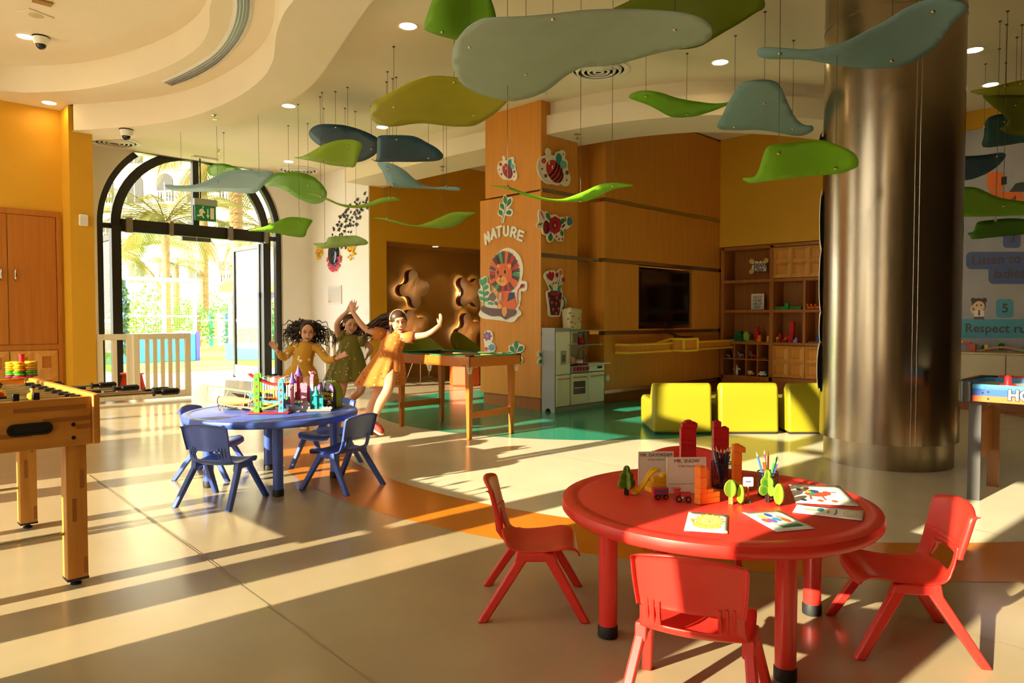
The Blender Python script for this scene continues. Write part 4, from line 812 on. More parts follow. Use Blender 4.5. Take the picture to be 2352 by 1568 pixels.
p0, p1 = PX(1725, 712, X_), PX(1755, 674, X_); b = B(); b.box((X_, p1.y, 1.278), (X_ + .018, p0.y, p1.z)); b.build('frame', t, white, bevel=.003); b = B(); b.box((X_ - .002, p1.y + .012, 1.292), (X_ + .002, p0.y - .012, p1.z - .014)); b.build('sheet', t, foam)
for i, (s_, m) in enumerate((('ABCDE', iR), ('FGHIJK', iN), ('LMNOP', iDG), ('QRST', iN), ('UVWXYZ', iN))):
    text_mesh('lettering', s_, .058, t, m, (X_ - .0022, (p0.y + p1.y) / 2, p1.z - .075 - i * .052), (0, -1, 0), (0, 0, 1), .0005, .0008, sx=.8)
U = .032
def at_shelf(px, z, X=10.72): q = PX(px, 730, X); return (X, q.y, z)
GB = 'brick toys on the bookcase'
def sb(px, z, m, lst, label, X=10.72): return bricks('brick_toy', label, at_shelf(px, z, X), 0, m, lst, GB)
sb(1692, .777, bDG, [(.1, -.05, 0, 2, 5, .1), (.1, -.02, .1, 2, 3, .06), (0, -.12, 0, 2, 8, .02), (0, .12, 0, 2, 3, .03)], 'dark green brick house on the left bookcase shelf')
sb(1712, .777, bLg, [(.05, -.04, 0, 2, 3, .12), (.05, -.02, .12, 2, 2, .03), (0, -.16, 0, 2, 5, .02)], 'light green brick block beside the dark green brick house')
sb(1742, .777, bR, [(0, 0, 0, 2, 2, .08), (0, 0, .08, 2, 2, .08), (0, .012, .16, 2, 1, .08)], 'slim red brick tower beside the orange bricks')
sb(1750, .777, bO, [(-.04, 0, 0, 2, 2, .05), (-.04, .012, .05, 2, 1, .05)], 'small orange brick stack beside the slim red tower')
sb(1766, .777, bY, [(0, 0, 0, 1, 1, .09)], 'single upright yellow brick by the bookcase upright')
sb(1788, .777, bY, [(0, 0, 0, 1, 1, .08)], 'small yellow brick beside the red brick cone')
sb(1795, .777, bR, [(0, 0, 0, 2, 2, .05), (0, .012, .05, 1, 1, .08)], 'small red brick cone in the middle shelf bay')
sb(1806, .777, bR, [(0, 0, 0, 1, 3, .045), (0, 0, .045, 1, 1, .02, bY)], 'low red and yellow bricks before the tall red tower')
sb(1820, .777, bR, [(0, 0, 0, 2, 2, .05), (0, -.01, .05, 2, 4, .06), (0, -.02, .11, 2, 2, .1), (0, -.02, .21, 2, 2, .09), (0, -.02, .30, 2, 2, .02)], 'tallest red brick tower in the middle shelf bay', 10.75)
sb(1828, .777, bLi, [(0, -.02, 0, 2, 2, .04), (0, -.02, .04, 1, 1, .03)], 'lilac bricks at the edge of the middle shelf bay')
sb(1880, .777, bBl, [(.05, -.05, 0, 2, 3, .09), (.05, -.03, .09, 2, 2, .08), (0, -.1, 0, 1, 8, .02, bGr)], 'blue brick robot on a grey plate by the steel column', 10.75)
for i, (px, h) in enumerate(((1779, 0), (1787, 0), (1797, 0), (1806, 1), (1818, 0), (1826, 0), (1835, 0))):
    sb(px, 1.278, bG, [(0, -.03, 0, 2, 2, .045)] + ([(0, -.03, .045, 2, 2, .05)] if h else []), 'green brick block number %s along the upper shelf row' % ('one', 'two', 'three', 'four, the taller one', 'five', 'six', 'seven')[i])
for i, px in enumerate((1857, 1866, 1876)):
    o = thing('toy_duck', 'small orange toy duck, %s in the shelf row by the column' % ('first', 'second', 'third')[i], 'toy duck', at_shelf(px, 1.278), 0, 'toy ducks on the shelf')
    b = B(); b.ell((0, 0, .025), (.03, .04, .025), 10, 7); b.build('body', o, bO); b = B(); b.ell((0, .02, .065), (.02, .02, .02), 10, 7); b.build('head', o, bO); b = B(); b.ell((-.02, .03, .062), (.012, .01, .005), 8, 5); b.build('beak', o, bR)
# cubby animals
toyW, toyT = mat('toy_white', '#E6DCC6', .5), mat('toy_tan', '#C79A58', .6)
def quad(name, label, px, z, m, L=.1, h=.1, neck=.03, X=10.76):
    o = thing(name, label, 'toy animal', at_shelf(px, z, X), 0, 'toy animals in the cubbyholes')
    b = B(); b.ell((0, 0, h * .65), (.02, L * .5, h * .22), 10, 7); b.tube([(0, L * .4, h * .7), (0, L * .55, h * .9 + neck), (0, L * .62, h * .95 + neck)], [h * .13, h * .09, h * .1], 8); b.ell((0, L * .7, h * .97 + neck), (.012, .022, .013), 8, 6)
    for sx in (-.012, .012):
        for sy in (-.36, .36): b.tube([(sx, sy * L, h * .6), (sx, sy * L, 0)], [.008, .006], 6)
    b.build('body', o, m); return o
quad('toy_animal', 'tan toy giraffe in the upper cubbyhole', 1690, .505, toyT, .09, .09, .05); quad('toy_animal', 'white toy zebra in the upper cubbyhole', 1697, .505, toyW, .08, .08, .03, 10.8); quad('toy_animal', 'grey toy elephant in the upper cubbyhole', 1703, .505, mat('toy_grey', '#8E8880', .6), .09, .09, .01)
quad('toy_animal', 'green toy dinosaur in the third upper cubbyhole', 1722, .505, bDG, .11, .09, .02); quad('toy_animal', 'red toy dinosaur in the third upper cubbyhole', 1732, .505, bR, .08, .08, .03)
quad('toy_animal', 'white toy bear in the first upper cubbyhole', 1672, .505, toyW, .09, .06, 0); quad('toy_animal', 'brown flat toy lizard in the last upper cubbyhole', 1754, .505, toyT, .12, .03, 0)
o = thing('toy_penguin', 'wooden toy penguin with raised wings in the lower cubbyhole', 'toy animal', at_shelf(1693, .235, 10.74), 0, 'toy animals in the cubbyholes')
b = B(); b.lathe([(.03, 0), (.036, .04), (.03, .1), (.018, .125), (.02, .14), (.014, .16), (0, .165)], 12); b.build('body', o, toyW)
for s in (-1, 1): b = B(); b.tube([(0, s * .025, .11), (0, s * .05, .095), (0, s * .07, .085)], [.012, .012, .004], 6); b.build('wing', o, toyW)
def minicar(label, px, z, m1, m2, L=.1, X=10.74, rz=0):
    o = thing('toy_car', label, 'toy car', at_shelf(px, z, X), rz, 'toy cars in the cubbyholes')
    b = B(); b.box((-.025, -L / 2, .015), (.025, L / 2, .05)); b.build('body', o, m1, bevel=.006); b = B(); b.box((-.022, -L * .3, .05), (.022, L * .3, .08)); b.build('cabin', o, m2, bevel=.008)
    for sy in (-.3, .3):
        for sx in (-1, 1): b = B(); b.cyl((sx * .02, sy * L, .015), (sx * .028, sy * L, .015), .015, n=12); b.build('wheel', o, black)
minicar('yellow toy bus in the third lower cubbyhole', 1725, .235, bY, toyW, .12); minicar('white toy truck in the last lower cubbyhole', 1752, .235, toyW, toyW, .12, 10.71); minicar('light blue toy van behind the white toy truck', 1758, .235, mat('toy_blue', '#4FA3C7', .4), mat('toy_blue', ''), .11, 10.85)
# ================================================================ built-in wardrobe
t = thing('wardrobe', 'orange-brown wooden wardrobe built into the yellow wall', 'wardrobe'); Yq = 11.06
ww = wood('wardrobe_wood', '#AE6620', '#B9732A', .38)
def wx(px): return PY(px, 730, Yq).x
xr = wx(143); zt = 2.55; zm = PY(100, 797, Yq).z
for a, c in (((-.3, Yq - .02, zt - .07), (xr, Yq, zt)), ((wx(133), Yq - .02, 0), (xr, Yq, zt - .07)), ((-.3, Yq - .02, zm - .035), (wx(133), Yq, zm + .035))):
    b = B(); b.box(a, c); b.build('frame', t, ww, bevel=.003)
xs = [wx(132), wx(20), wx(20) - .7, wx(20) - 1.4]
for i in range(3):
    x1, x0 = xs[i] - .006, xs[i + 1] + .006
    b = B(); b.box((x0, Yq - .014, zm + .04), (x1, Yq, zt - .075)); dr = b.build('door', t, ww, bevel=.003)
    hx = x0 + .07 if i % 2 == 0 else x1 - .07; b = B(); b.tube(spline([(hx, Yq - .014, 1.63), (hx, Yq - .05, 1.65), (hx, Yq - .055, 1.70), (hx, Yq - .05, 1.76), (hx, Yq - .014, 1.78)], 3, False), .009, 8); b.build('handle', dr, chrome)
    b = B(); b.box((x0, Yq - .014, .1), (x1, Yq, zm - .04)); dr = b.build('lower_door', t, wfram, bevel=.003)
    for j in range(2):
        xa = x0 + (x1 - x0) * j / 2; xb = x0 + (x1 - x0) * (j + 1) / 2
        for k in range(2):
            za = .1 + (zm - .14) * k / 2; zb = .1 + (zm - .14) * (k + 1) / 2
            o4 = [(xa + .01, Yq - .015, za + .01), (xb - .01, Yq - .015, za + .01), (xb - .01, Yq - .015, zb - .01), (xa + .01, Yq - .015, zb - .01)]; i4 = [(xa + .08, Yq - .03, za + .08), (xb - .08, Yq - .03, za + .08), (xb - .08, Yq - .03, zb - .08), (xa + .08, Yq - .03, zb - .08)]; k4 = [(p[0], Yq - .02, p[2]) for p in i4]
            b = B(); b.use(wfram); b.add(o4 + i4, [(q, (q + 1) % 4, (q + 1) % 4 + 4, q + 4) for q in range(4)]); b.use(ww); b.add(i4 + k4, [(q, (q + 1) % 4, (q + 1) % 4 + 4, q + 4) for q in range(4)]); b.add(k4, [(0, 1, 2, 3)]); b.build('raised_panel', dr, smooth=None)
# ---- siren on the pillar
t = thing('wall_siren', 'small white ribbed alarm box on the yellow pillar', 'alarm'); p = PY(191, 506, 10.7)
b = B(); b.box((p.x - .055, 10.66, p.z - .075), (p.x + .055, 10.7, p.z + .075)); b.build('casing', t, white, bevel=.015, seg=3)
for k in range(6): b = B(); b.box((p.x - .045, 10.655, p.z - .05 + k * .018), (p.x + .045, 10.662, p.z - .042 + k * .018)); b.build('rib', t, white)
# ================================================================ open glass door leaves
for nm, X_, lab in (('door_1', 3.71, 'left glass door leaf standing open to the garden'), ('door_2', 6.07, 'right glass door leaf standing open to the garden')):
    r = bpy.data.objects.new(nm, None); COL.objects.link(r); r['kind'] = 'structure'; r['label'] = lab; s_ = 1 if X_ < 5 else -1
    y0, y1 = 12.58, 13.70
    for a, c in (((X_ - .025, y0, .03), (X_ + .025, y0 + .07, 2.5)), ((X_ - .025, y1 - .07, .03), (X_ + .025, y1, 2.5)), ((X_ - .025, y0 + .07, 2.42), (X_ + .025, y1 - .07, 2.5))): b = B(); b.box(a, c); b.build('stile', r, blackal, bevel=.004)
    b = B(); b.box((X_ - .025, y0 + .07, .03), (X_ + .025, y1 - .07, .25)); b.build('kick_rail', r, mat('kick_plate', '#B8AFA0', .35, metal=.6))
    b = B(); b.box((X_ - .003, y0 + .07, .25), (X_ + .003, y1 - .07, 2.42)); b.build('pane', r, clear)
    b = B(); b.box((X_ - s_ * .025 - .02, y0 + .1, 1.08), (X_ - s_ * .025 + .02, y1 + .05, 1.13)); b.build('push_bar', r, mat('bar_light', '#D8D0C0', .35))
    b = B(); b.prism([(0, 0), (.1, 0), (.03, .07)], (X_ - .02, y1 + .0, 0), (0, 1, 0), (0, 0, 1), (1, 0, 0), .04); b.build('door_stop', r, black)
for px, w in ((287, .1), (385, .06), (522, .08), (605, .06)):
    p = PY(px, 0, 12.4); b = B(); b.box((p.x - w / 2, 12.36, 2.50), (p.x + w / 2, 12.43, 2.74)); b.build('closer_bracket', winD, mat('bracket_grey', '#8E877B', .4, metal=.5), bevel=.004)
for px in (428, 462): p = PY(px, 0, 12.4); b = B(); b.box((p.x - .13, 12.37, 2.44), (p.x + .1, 12.45, 2.51)); b.build('door_sensor', winD, mat('sensor_grey', '#5A554E', .5), bevel=.006)
# ---- cream gates
gate_c = mat('gate_cream', '#EFE3C6', .5)
def gate(label, x0, x1, y, bars, rz=0, z1=.93, th=.045):
    t = thing('garden_gate', label, 'gate', (x0, y, 0), rz, 'cream slatted gates'); L = x1 - x0
    for a, c, n_ in (((0, 0, .02), (.08, th, z1), 'post'), ((L - .08, 0, .02), (L, th, z1), 'post'), ((.08, 0, z1 - .08), (L - .08, th, z1), 'top_rail'), ((.08, 0, .02), (L - .08, th, .12), 'bottom_rail')): b = B(); b.box(a, c); b.build(n_, t, gate_c, bevel=.006)
    for i in range(bars):
        xx = .08 + (L - .16) * (i + 1) / (bars + 1); b = B(); b.box((xx - .028, .008, .12), (xx + .028, th - .008, z1 - .08)); b.build('slat', t, gate_c, bevel=.005)
    return t
gate('cream slatted gate section fixed to the yellow pillar', 2.87, 3.32, 10.72, 1)
gate('cream slatted gate leaf standing before the open garden door', 3.31, 4.08, 10.66, 5)
gate('cream slatted gate leaf behind the girls by the white wall', 6.25, 6.98, 10.62, 5)
# ---- exit sign
t = thing('exit_sign', 'green emergency exit sign with a running figure hanging by the door', 'sign'); Yq = 12.05
a, c = PY(448, 505, Yq), PY(496, 475, Yq); gs, ws = mat('exit_green', '#0E8A4A', .4), mat('exit_white', '#F2F2E4', .5)
b = B(); b.box((a.x, Yq, a.z), (c.x, Yq + .02, c.z)); b.build('panel', t, gs); b = B(); b.box((a.x - .01, Yq - .02, c.z), (c.x + .02, Yq + .06, c.z + .11)); b.build('housing', t, mat('sign_housing', '#9AA59A', .4), bevel=.006)
b = B(); b.cyl((a.x + .1, Yq + .02, c.z + .11), (a.x + .1, Yq + .02, 3.8), .012, n=8); b.build('drop_rod', t, blackal)
b = B(); b.box((a.x - .02, Yq - .03, 3.77), (c.x + .05, Yq + .08, 3.8)); b.build('ceiling_plate', t, white, bevel=.004)
W_, Hh = c.x - a.x, c.z - a.z; F_ = lambda u, v: (a.x + W_ * u, Yq - .002, a.z + Hh * v)
for poly in ([(.72, .15), (.9, .15), (.9, .88), (.72, .88)], [(.58, .8), (.63, .8), (.63, .38), (.69, .42), (.605, .15), (.52, .42), (.58, .38)], [(.1, .35), (.2, .4), (.27, .52), (.18, .5), (.22, .72), (.36, .82), (.4, .72), (.44, .6), (.5, .58), (.46, .5), (.38, .52), (.36, .38), (.44, .2), (.4, .14), (.32, .3), (.22, .28), (.1, .25)], [(x, y) for x, y in circ(.38, .9, .035, .07, 10)]):
    b = B(); b.add([F_(*p) for p in poly], [tuple(range(len(poly)))]); b.build('pictogram', t, ws)
# ================================================================ alcove: cross lamps, shell chairs, stool
def cross_outline(s, rot):
    o = []
    for k in range(4):
        q = k * pi / 2; pts = [(.22 + .1 * cos(a), .1 * sin(a)) for a in [-pi / 2 + pi * i / 10 for i in range(11)]] + [(.2 + .1 * cos(a), .2 + .1 * sin(a)) for a in [-pi / 2 - pi / 2 * i / 6 for i in range(1, 7)]]
        o += [(s * (x * cos(q + rot) - y * sin(q + rot)), s * (x * sin(q + rot) + y * cos(q + rot))) for x, y in pts]
    return o
lface = mat('lamp_face', '#EFE3CF', .5, tl=.4); lside = mat('lamp_side', '#5E1E16', .45)
for i, (px, py, rot, e) in enumerate(((953, 663, 8, 9), (1082, 671, 45, 9), (952, 753, 20, 16), (1080, 759, 15, 16))):
    c = PY(px, py, 11.08); lab = ('upper cross-shaped wall lamp with cream face, upright', 'upper cross-shaped wall lamp turned diagonal, by the column', 'lower cross-shaped wall lamp behind the girl in orange', 'lower glowing cross-shaped wall lamp above the green chairs')[i]
    t = thing('cross_lamp', lab, 'wall lamp', (c.x, 11.08, c.z), 0, 'cross-shaped wall lamps'); o = cross_outline(1.14, rad(rot))
    b = B(); b.flat(o[::-1] if False else o, (0, 0, 0), (1, 0, 0), (0, 0, 1)); b.build('face', t, lface, solid=.004)
    b = B(); b.add([(p[0], y, p[1]) for y in (0, .14) for p in o], [(k, (k + 1) % len(o), len(o) + (k + 1) % len(o), len(o) + k) for k in range(len(o))]); b.build('rim', t, lside, solid=.006)
    for k, (dx, dz) in enumerate(((-.16, .1), (.12, .05), (-.05, -.12))):
        l = bpy.data.lights.new('lamp_bulb', 'POINT'); l.energy = e * .5; l.color = (1, .84, .56); l.shadow_soft_size = .02; lo = bpy.data.objects.new('bulb', l); COL.objects.link(lo); lo.parent = t; lo.location = (dx, .06, dz)
    l = bpy.data.lights.new('lamp_glow', 'POINT'); l.energy = e * .4; l.color = (1, .72, .3); l.shadow_soft_size = .03; lo = bpy.data.objects.new('bulb', l); COL.objects.link(lo); lo.parent = t; lo.location = (-.2, .155, -.02)
olive = mat('shell_green', '#6E7A1E', .4); 
def shell_chair(label, loc, ang):
    t = thing('shell_chair', label, 'chair', (*loc, 0), rad(ang) - pi / 2, 'green shell lounge chairs')
    def f(u, v):
        a = pi * (u * 1.24 - .12) ; w = v; s = cos(a); back = max(0, sin(a))
        r = .22 + .20 * w; h = .40 - .03 * (1 - w) + w ** 1.4 * (.14 + .36 * back ** 1.6)
        return (s * r * 1.1, -back * r * .95 + .12 + (0 if sin(a) > 0 else .12 * -sin(a) * 4), h)
    b = B(); b.grid(f, 24, 8); b.build('shell', t, olive, solid=.02, sub=1, smooth=180)
    b = B(); b.lathe([(0, .37), (.24, .38), (.25, .40), (.22, .425), (0, .43)], 24, (0, .12, 0), sy=1.2); b.build('seat_cushion', t, olive)
    for s in (-1, 1):
        b = B(); b.tube([(s * .2, .30, .38), (s * .22, .33, .03), (s * .22, .30, .012), (s * .22, -.18, .012), (s * .22, -.22, .03), (s * .18, -.02, .38)], .008, 8); b.build('sled_leg', t, chrome)
    return t
shell_chair('green shell lounge chair behind the girl in orange', (7.85, 10.08), -100); shell_chair('green shell lounge chair behind the billiard table', (8.82, 9.98), -75); shell_chair('green shell lounge chair half hidden by the wood column', (10.0, 9.92), -120)
b = B(); b.lathe([(.25, .02), (.27, .04), (.27, .41), (.25, .43), (0, .43)], 6); o = b.build('hexagon_stool', None, mat('stool_orange', '#D9541B', .5), bevel=.012, loc=(8.1, 9.25, 0)); o.location.z = -.02; tag(o, 'orange hexagonal upholstered stool under the billiard table view', 'stool')
o['label'] = 'orange hexagonal upholstered stool before the green shell chairs'
# ================================================================ white wall decorations
Xq = 7.0; Zm = lambda x, y: PX(600 + x / 4.357, 340 + y / 4.357, Xq)
bm = B(); 
for s in (-1, 1): bm.add([(0, 0, 0), (-.006, s * .022, .018), (-.012, s * .034, .004), (-.01, s * .026, -.014), (0, 0, -.008)], [(0, 1, 2, 3, 4) if s > 0 else (4, 3, 2, 1, 0)])
bm.box((-.008, -.005, -.024), (0, .005, .022))
proto = None
for i, (x, y) in enumerate([(1040, 455), (1062, 510), (968, 515), (942, 540), (1025, 540), (988, 553), (960, 565), (893, 567), (1000, 605), (1068, 597), (873, 600), (850, 635), (900, 640), (965, 625), (1015, 622), (983, 648), (935, 650), (948, 668), (823, 668), (868, 677), (838, 685), (793, 690), (912, 695), (958, 700), (990, 695), (853, 722), (893, 722), (785, 738), (928, 738), (958, 765), (805, 772), (767, 770), (845, 787), (895, 768), (873, 778), (923, 775), (730, 810), (782, 815), (835, 832), (877, 838), (902, 840), (717, 868), (790, 865), (812, 862), (750, 885), (805, 990), (850, 992), (1052, 545)]):
    p = Zm(x, y) + Vector((-.004, 0, 0)); s = .8 + .9 * random.random()
    if proto is None: proto = bm.build('paper_butterfly', None, black, solid=.003); o = proto; tag(o, 'small black paper butterfly in the swarm on the white wall', 'wall decoration', 'black paper butterflies on the white wall')
    else: o = proto.copy(); COL.objects.link(o)
    o.location = p; o.scale = (1, s, s); o.rotation_euler = (random.uniform(-.9, .9), 0, 0)
def petals(root, c, n, r0, r1, m, sz, zf=1.0, amin=0, amax=2 * pi):
    for i in range(n):
        a = random.uniform(amin, amax); r = r0 + (r1 - r0) * random.random(); b = B(); q = Vector((-.01 - .02 * random.random(), r * cos(a), r * sin(a) * zf)); b.ell(c + q, (sz * .6, sz, sz * .7), 6, 4, Matrix.Rotation(random.uniform(0, 6), 3, 'X')); yield b
for lab, (x, y) in (('yellow paper flower on the white wall beside the door', (592, 1055)), ('yellow paper flower on the white wall beside the alcove', (907, 1035))):
    t = thing('paper_flower', lab, 'wall decoration', group='yellow paper flowers'); c = Zm(x, y)
    for k, bb in enumerate(petals(t, c, 34, .02, .13, yel, .028, 1.1)): bb.build('petal', t, yel)
    for k, bb in enumerate(petals(t, c + Vector((-.02, 0, 0)), 8, 0, .03, iO, .016)): bb.build('centre_petal', t, iO)
t = thing('paper_mask', 'black oval dish with pink and purple paper fringe on the white wall', 'wall decoration'); c = Zm(735, 1055)
b = B(); b.T = Matrix.Translation(c) @ Matrix.Rotation(-pi / 2, 4, 'Y'); b.lathe([(.0, .05), (.12, .06), (.15, .05), (.155, .0)], 28, sx=1.3, sy=1); b.build('dish', t, mat('gloss_black', '#16171A', .12, spec=.6))
for m, r0, r1, n in ((iPk, .17, .24, 46), (iP, .12, .17, 24)):
    for bb in petals(t, c - Vector((0, 0, .05)), n, r0, r1, m, .028, 1.15, pi + .05, 2 * pi - .05): bb.build('fringe_petal', t, m)
t = thing('notice_frame', 'white framed calendar sheet on the white wall', 'picture'); a, c = PX(755, 698, Xq), PX(785, 655, Xq)
b = B(); b.box((Xq - .02, c.y, a.z), (Xq, a.y, c.z)); b.build('frame', t, white, bevel=.004); b = B(); b.box((Xq - .022, c.y + .02, a.z + .02), (Xq - .019, a.y - .02, c.z - .02)); b.build('sheet', t, mat('notice_paper', '#DAD6CF', .6))
for i in range(7): z = a.z + .05 + i * .035; b = B(); b.box((Xq - .0235, c.y + .035, z), (Xq - .0215, a.y - .035, z + .002)); b.build('ruled_line', t, iGrey)
b = B(); b.box((Xq - .0235, a.y - .11, a.z + .03), (Xq - .0215, a.y - .035, a.z + .06)); b.build('stamp', t, iLO)
# ================================================================ ceiling fixtures
def downlight(label, p, r=.07):
    t = thing('ceiling_light', label, 'ceiling light', p, 0, 'recessed ceiling lights')
    b = B(); b.lathe([(r, .0), (r + .018, -.004), (r + .02, 0), (r + .018, .002)], 28); b.build('trim_ring', t, white)
    b = B(); b.lathe([(r, -.002), (0, -.002)], 28); b.build('lens', t, lampglow); return t
for lab, px, z in (('round recessed light beside the big blue-grey ceiling panel', (937, 60), 3.8), ('round recessed light at the edge of the curved soffit', (663, 243), 3.8), ('round recessed light above the small blue bell-shaped panel', (1654, 143), 3.8), ('round recessed light to the right of the steel column', (2237, 115), 3.8), ('round recessed light near the garden door', (663, 371), 3.8), ('round recessed light above the yellow wardrobe wall', (113, 236), 3.9), ('round recessed light beside the dome camera', (58, 84), 4.22), ('tiny recessed light over the wood wall', (1682, 325), 4.02), ('dim recessed fitting behind the olive panel', (878, 292), 3.8), ('small recessed light in the alcove ceiling', (1000, 566), 2.5)):
    p = PZ(*px, z); downlight(lab, (p.x, p.y, z - .001), .05 if 'tiny' in lab or 'small rec' in lab else .075)
p = PZ(2285, 265, 3.6); downlight('round recessed light beside the dark teal panel', (9.7, 2.0, 3.799), .075)
for pos, e, sz in (((2.39, 10.76, 3.88), 5, 1.3), ((9.2, 10.85, 2.48), 6, 1.5)):
    l = bpy.data.lights.new('downlight', 'SPOT'); l.energy = e; l.spot_size = sz; l.color = (1, .8, .5); l.shadow_soft_size = .05; lo = bpy.data.objects.new('downlight_beam', l); COL.objects.link(lo); lo.location = pos
for lab, px, z, R0 in (('round ceiling air diffuser beside the big blue-grey panel', (1375, 160), 3.8, .33), ('round ceiling air diffuser near the garden door', (685, 390), 3.8, .36), ('round ceiling air diffuser above the arched door', (262, 325), 3.8, .36)):
    p = PZ(*px, z); t = thing('air_diffuser', lab, 'air vent', (p.x, min(p.y, 11.95), z - .001), 0, 'round ceiling air diffusers')
    b = B(); b.lathe([(R0, .0), (R0, -.012), (R0 - .03, -.02), (R0 - .06, -.012), (R0 - .06, .0)], 48); b.build('outer_ring', t, white)
    for k in range(4): r = R0 - .08 - k * .06; b = B(); b.lathe([(r, -.004), (r - .012, -.03), (r - .03, -.034), (r - .035, -.028), (r - .02, -.004)], 40); b.build('cone_ring', t, white)
    b = B(); b.lathe([(R0 - .06, -.002), (0, -.002)], 40); b.build('duct', t, mat('duct_dark', '#4B4335', .7))
for lab, px, z in (('white dome camera on the raised ceiling', (94, 84), 4.22), ('white dome camera on the curved soffit', (290, 297), 3.57)):
    p = PZ(*px, z); t = thing('dome_camera', lab, 'camera', (p.x, p.y, z), 0, 'dome cameras')
    b = B(); b.lathe([(.085, 0), (.085, -.012), (.08, -.014)], 28); b.build('mount', t, black); b = B(); b.lathe([(.08, -.014), (.075, -.06), (.06, -.085), (.05, -.088)], 28); b.build('housing', t, white); b = B(); b.lathe([(.052, -.085), (.045, -.115), (.025, -.135), (0, -.14)], 20); b.build('lens_dome', t, mat('gloss_black', ''))
for lab, px, z in (('chrome sprinkler under the curved soffit', (493, 264), 3.57), ('chrome sprinkler near the exit sign', (502, 345), 3.8), ('chrome sprinkler under the bulkhead by the alcove', (1016, 382), 3.4), ('chrome sprinkler under the bulkhead beside the wood column', (1326, 308), 3.4)):
    p = PZ(*px, z); t = thing('fire_sprinkler', lab, 'sprinkler', (p.x, p.y, z), 0, 'ceiling sprinklers')
    b = B(); b.lathe([(.04, 0), (.04, -.005), (.012, -.012), (.012, -.03)], 16); b.build('escutcheon', t, chrome); b = B(); b.lathe([(.003, -.03), (.003, -.05), (.025, -.052), (.025, -.055), (0, -.055)], 12); b.build('deflector', t, chrome)
p = PZ(83, 33, 4.22); t = thing('ceiling_speaker', 'flat square ceiling speaker on the raised ceiling', 'speaker', (p.x, p.y, 4.22), rad(20)); b = B(); b.box((-.13, -.09, -.012), (.13, .09, 0)); b.build('plate', t, plaster, bevel=.006); b = B(); b.lathe([(.07, -.013), (.06, -.018), (0, -.018)], 20); b.build('grille', t, mat('grille', '#CDBB96', .7))
p = PZ(98, 3, 4.22); b = B(); b.box((-.08, -.05, -.02), (.08, .05, 0)); o = b.build('junction_box', None, mat('box_tan', '#A67C3E', .6), bevel=.004, loc=(p.x, p.y, 4.22)); tag(o, 'small tan box fixed to the raised ceiling', 'box')
p = PZ(1243, 213, 3.8); t = thing('smoke_detector', 'round white smoke detector behind the blue-grey panel', 'detector', (p.x, p.y, 3.8)); b = B(); b.lathe([(.07, 0), (.07, -.012), (.05, -.03), (0, -.032)], 24); b.build('body', t, white)
def slot(label, Le, Re, z, n):
    t = thing('slot_diffuser', label, 'air vent', group='curved slot vents'); L, R_ = spline(Le, 6, False), spline(Re, 6, False)
    W_ = lambda q, k: PZ(L[q].x + (R_[q].x - L[q].x) * k, L[q].y + (R_[q].y - L[q].y) * k, z)
    b = B(); b.add([W_(q, k) + Vector((0, 0, -.004)) for q in range(len(L)) for k in (-.3, 1.2)], [(2 * q, 2 * q + 1, 2 * q + 3, 2 * q + 2) for q in range(len(L) - 1)]); b.build('frame', t, white, solid=.006)
    for s in range(n):
        k0, k1 = s / n + .03, s / n + .6 / n + .05; b = B(); b.add([W_(q, k) + Vector((0, 0, -.010)) for q in range(len(L)) for k in (k0, k1)], [(2 * q, 2 * q + 1, 2 * q + 3, 2 * q + 2) for q in range(len(L) - 1)]); b.build('slot', t, black)
zz = lambda L: [(x / 2.904, y / 2.904) for x, y in L]
slot('long curved slot vent in the upper soffit', zz([(1090, 545), (1250, 470), (1400, 380), (1490, 290), (1550, 180), (1578, 60), (1575, -60)]), zz([(1145, 568), (1300, 510), (1450, 420), (1560, 310), (1630, 200), (1665, 90), (1672, -60)]), 3.9, 4)
z5 = lambda L: [(1600 + x / 5.228, 180 + y / 5.228) for x, y in L]
slot('short curved slot vent above the bookcase', z5([(850, 800), (960, 755), (1040, 715), (1090, 680), (1150, 620)]), z5([(990, 800), (1070, 755), (1140, 710), (1175, 680), (1230, 620)]), 4.02, 4)
# ================================================================ rules mural and cream cabinets
mur = mat('mural_sky', '#9C9CA8', .6, vs_=1.2, col2='#B3B0AE'); t = thing('rules_mural', 'printed wall mural of play rules with numbered banners', 'mural'); Xq = 10.745
b = B(); b.box((Xq, -2.9, .72), (Xq + .004, 3.15, 3.55)); b.build('backing', t, mur)
d = Decal('X', Xq, 2100, 380, 2.905, t, -.0015); mo, mn, mt_ = ink('tag_orange', '#E8721C'), ink('tag_navy', '#4A5B8F'), ink('tag_teal', '#4A9DB0')
tz = lambda x, y: ((2180 + x / 3.407 - 2100) * 2.905, (100 + y / 3.407 - 380) * 2.905)
def rr(x0, y0, x1, y1, r, f=None): p = rrect(x0, y0, x1, y1, r, 4); return [f(*q) for q in p] if f else p
d.ink(rr(297, 1003, 428, 1155, 32, tz), mo).ink(rr(300, 1160, 580, 1300, 26, tz), mo)
d.ink([tz(*p) for p in ((470, 1160), (490, 1135), (520, 1095), (560, 1085), (700, 1085), (740, 1150), (760, 1160))], ink('cap', '#2E3A34'))
d.ink(rr(592, 440, 710, 550, 24), mn).ink(rr(345, 575, 900, 692, 36), mn).ink(rr(495, 660, 900, 790, 30), mn).ink(rr(545, 890, 662, 1015, 24), mt_).ink(rr(300, 1025, 1100, 1150, 10), mt_)
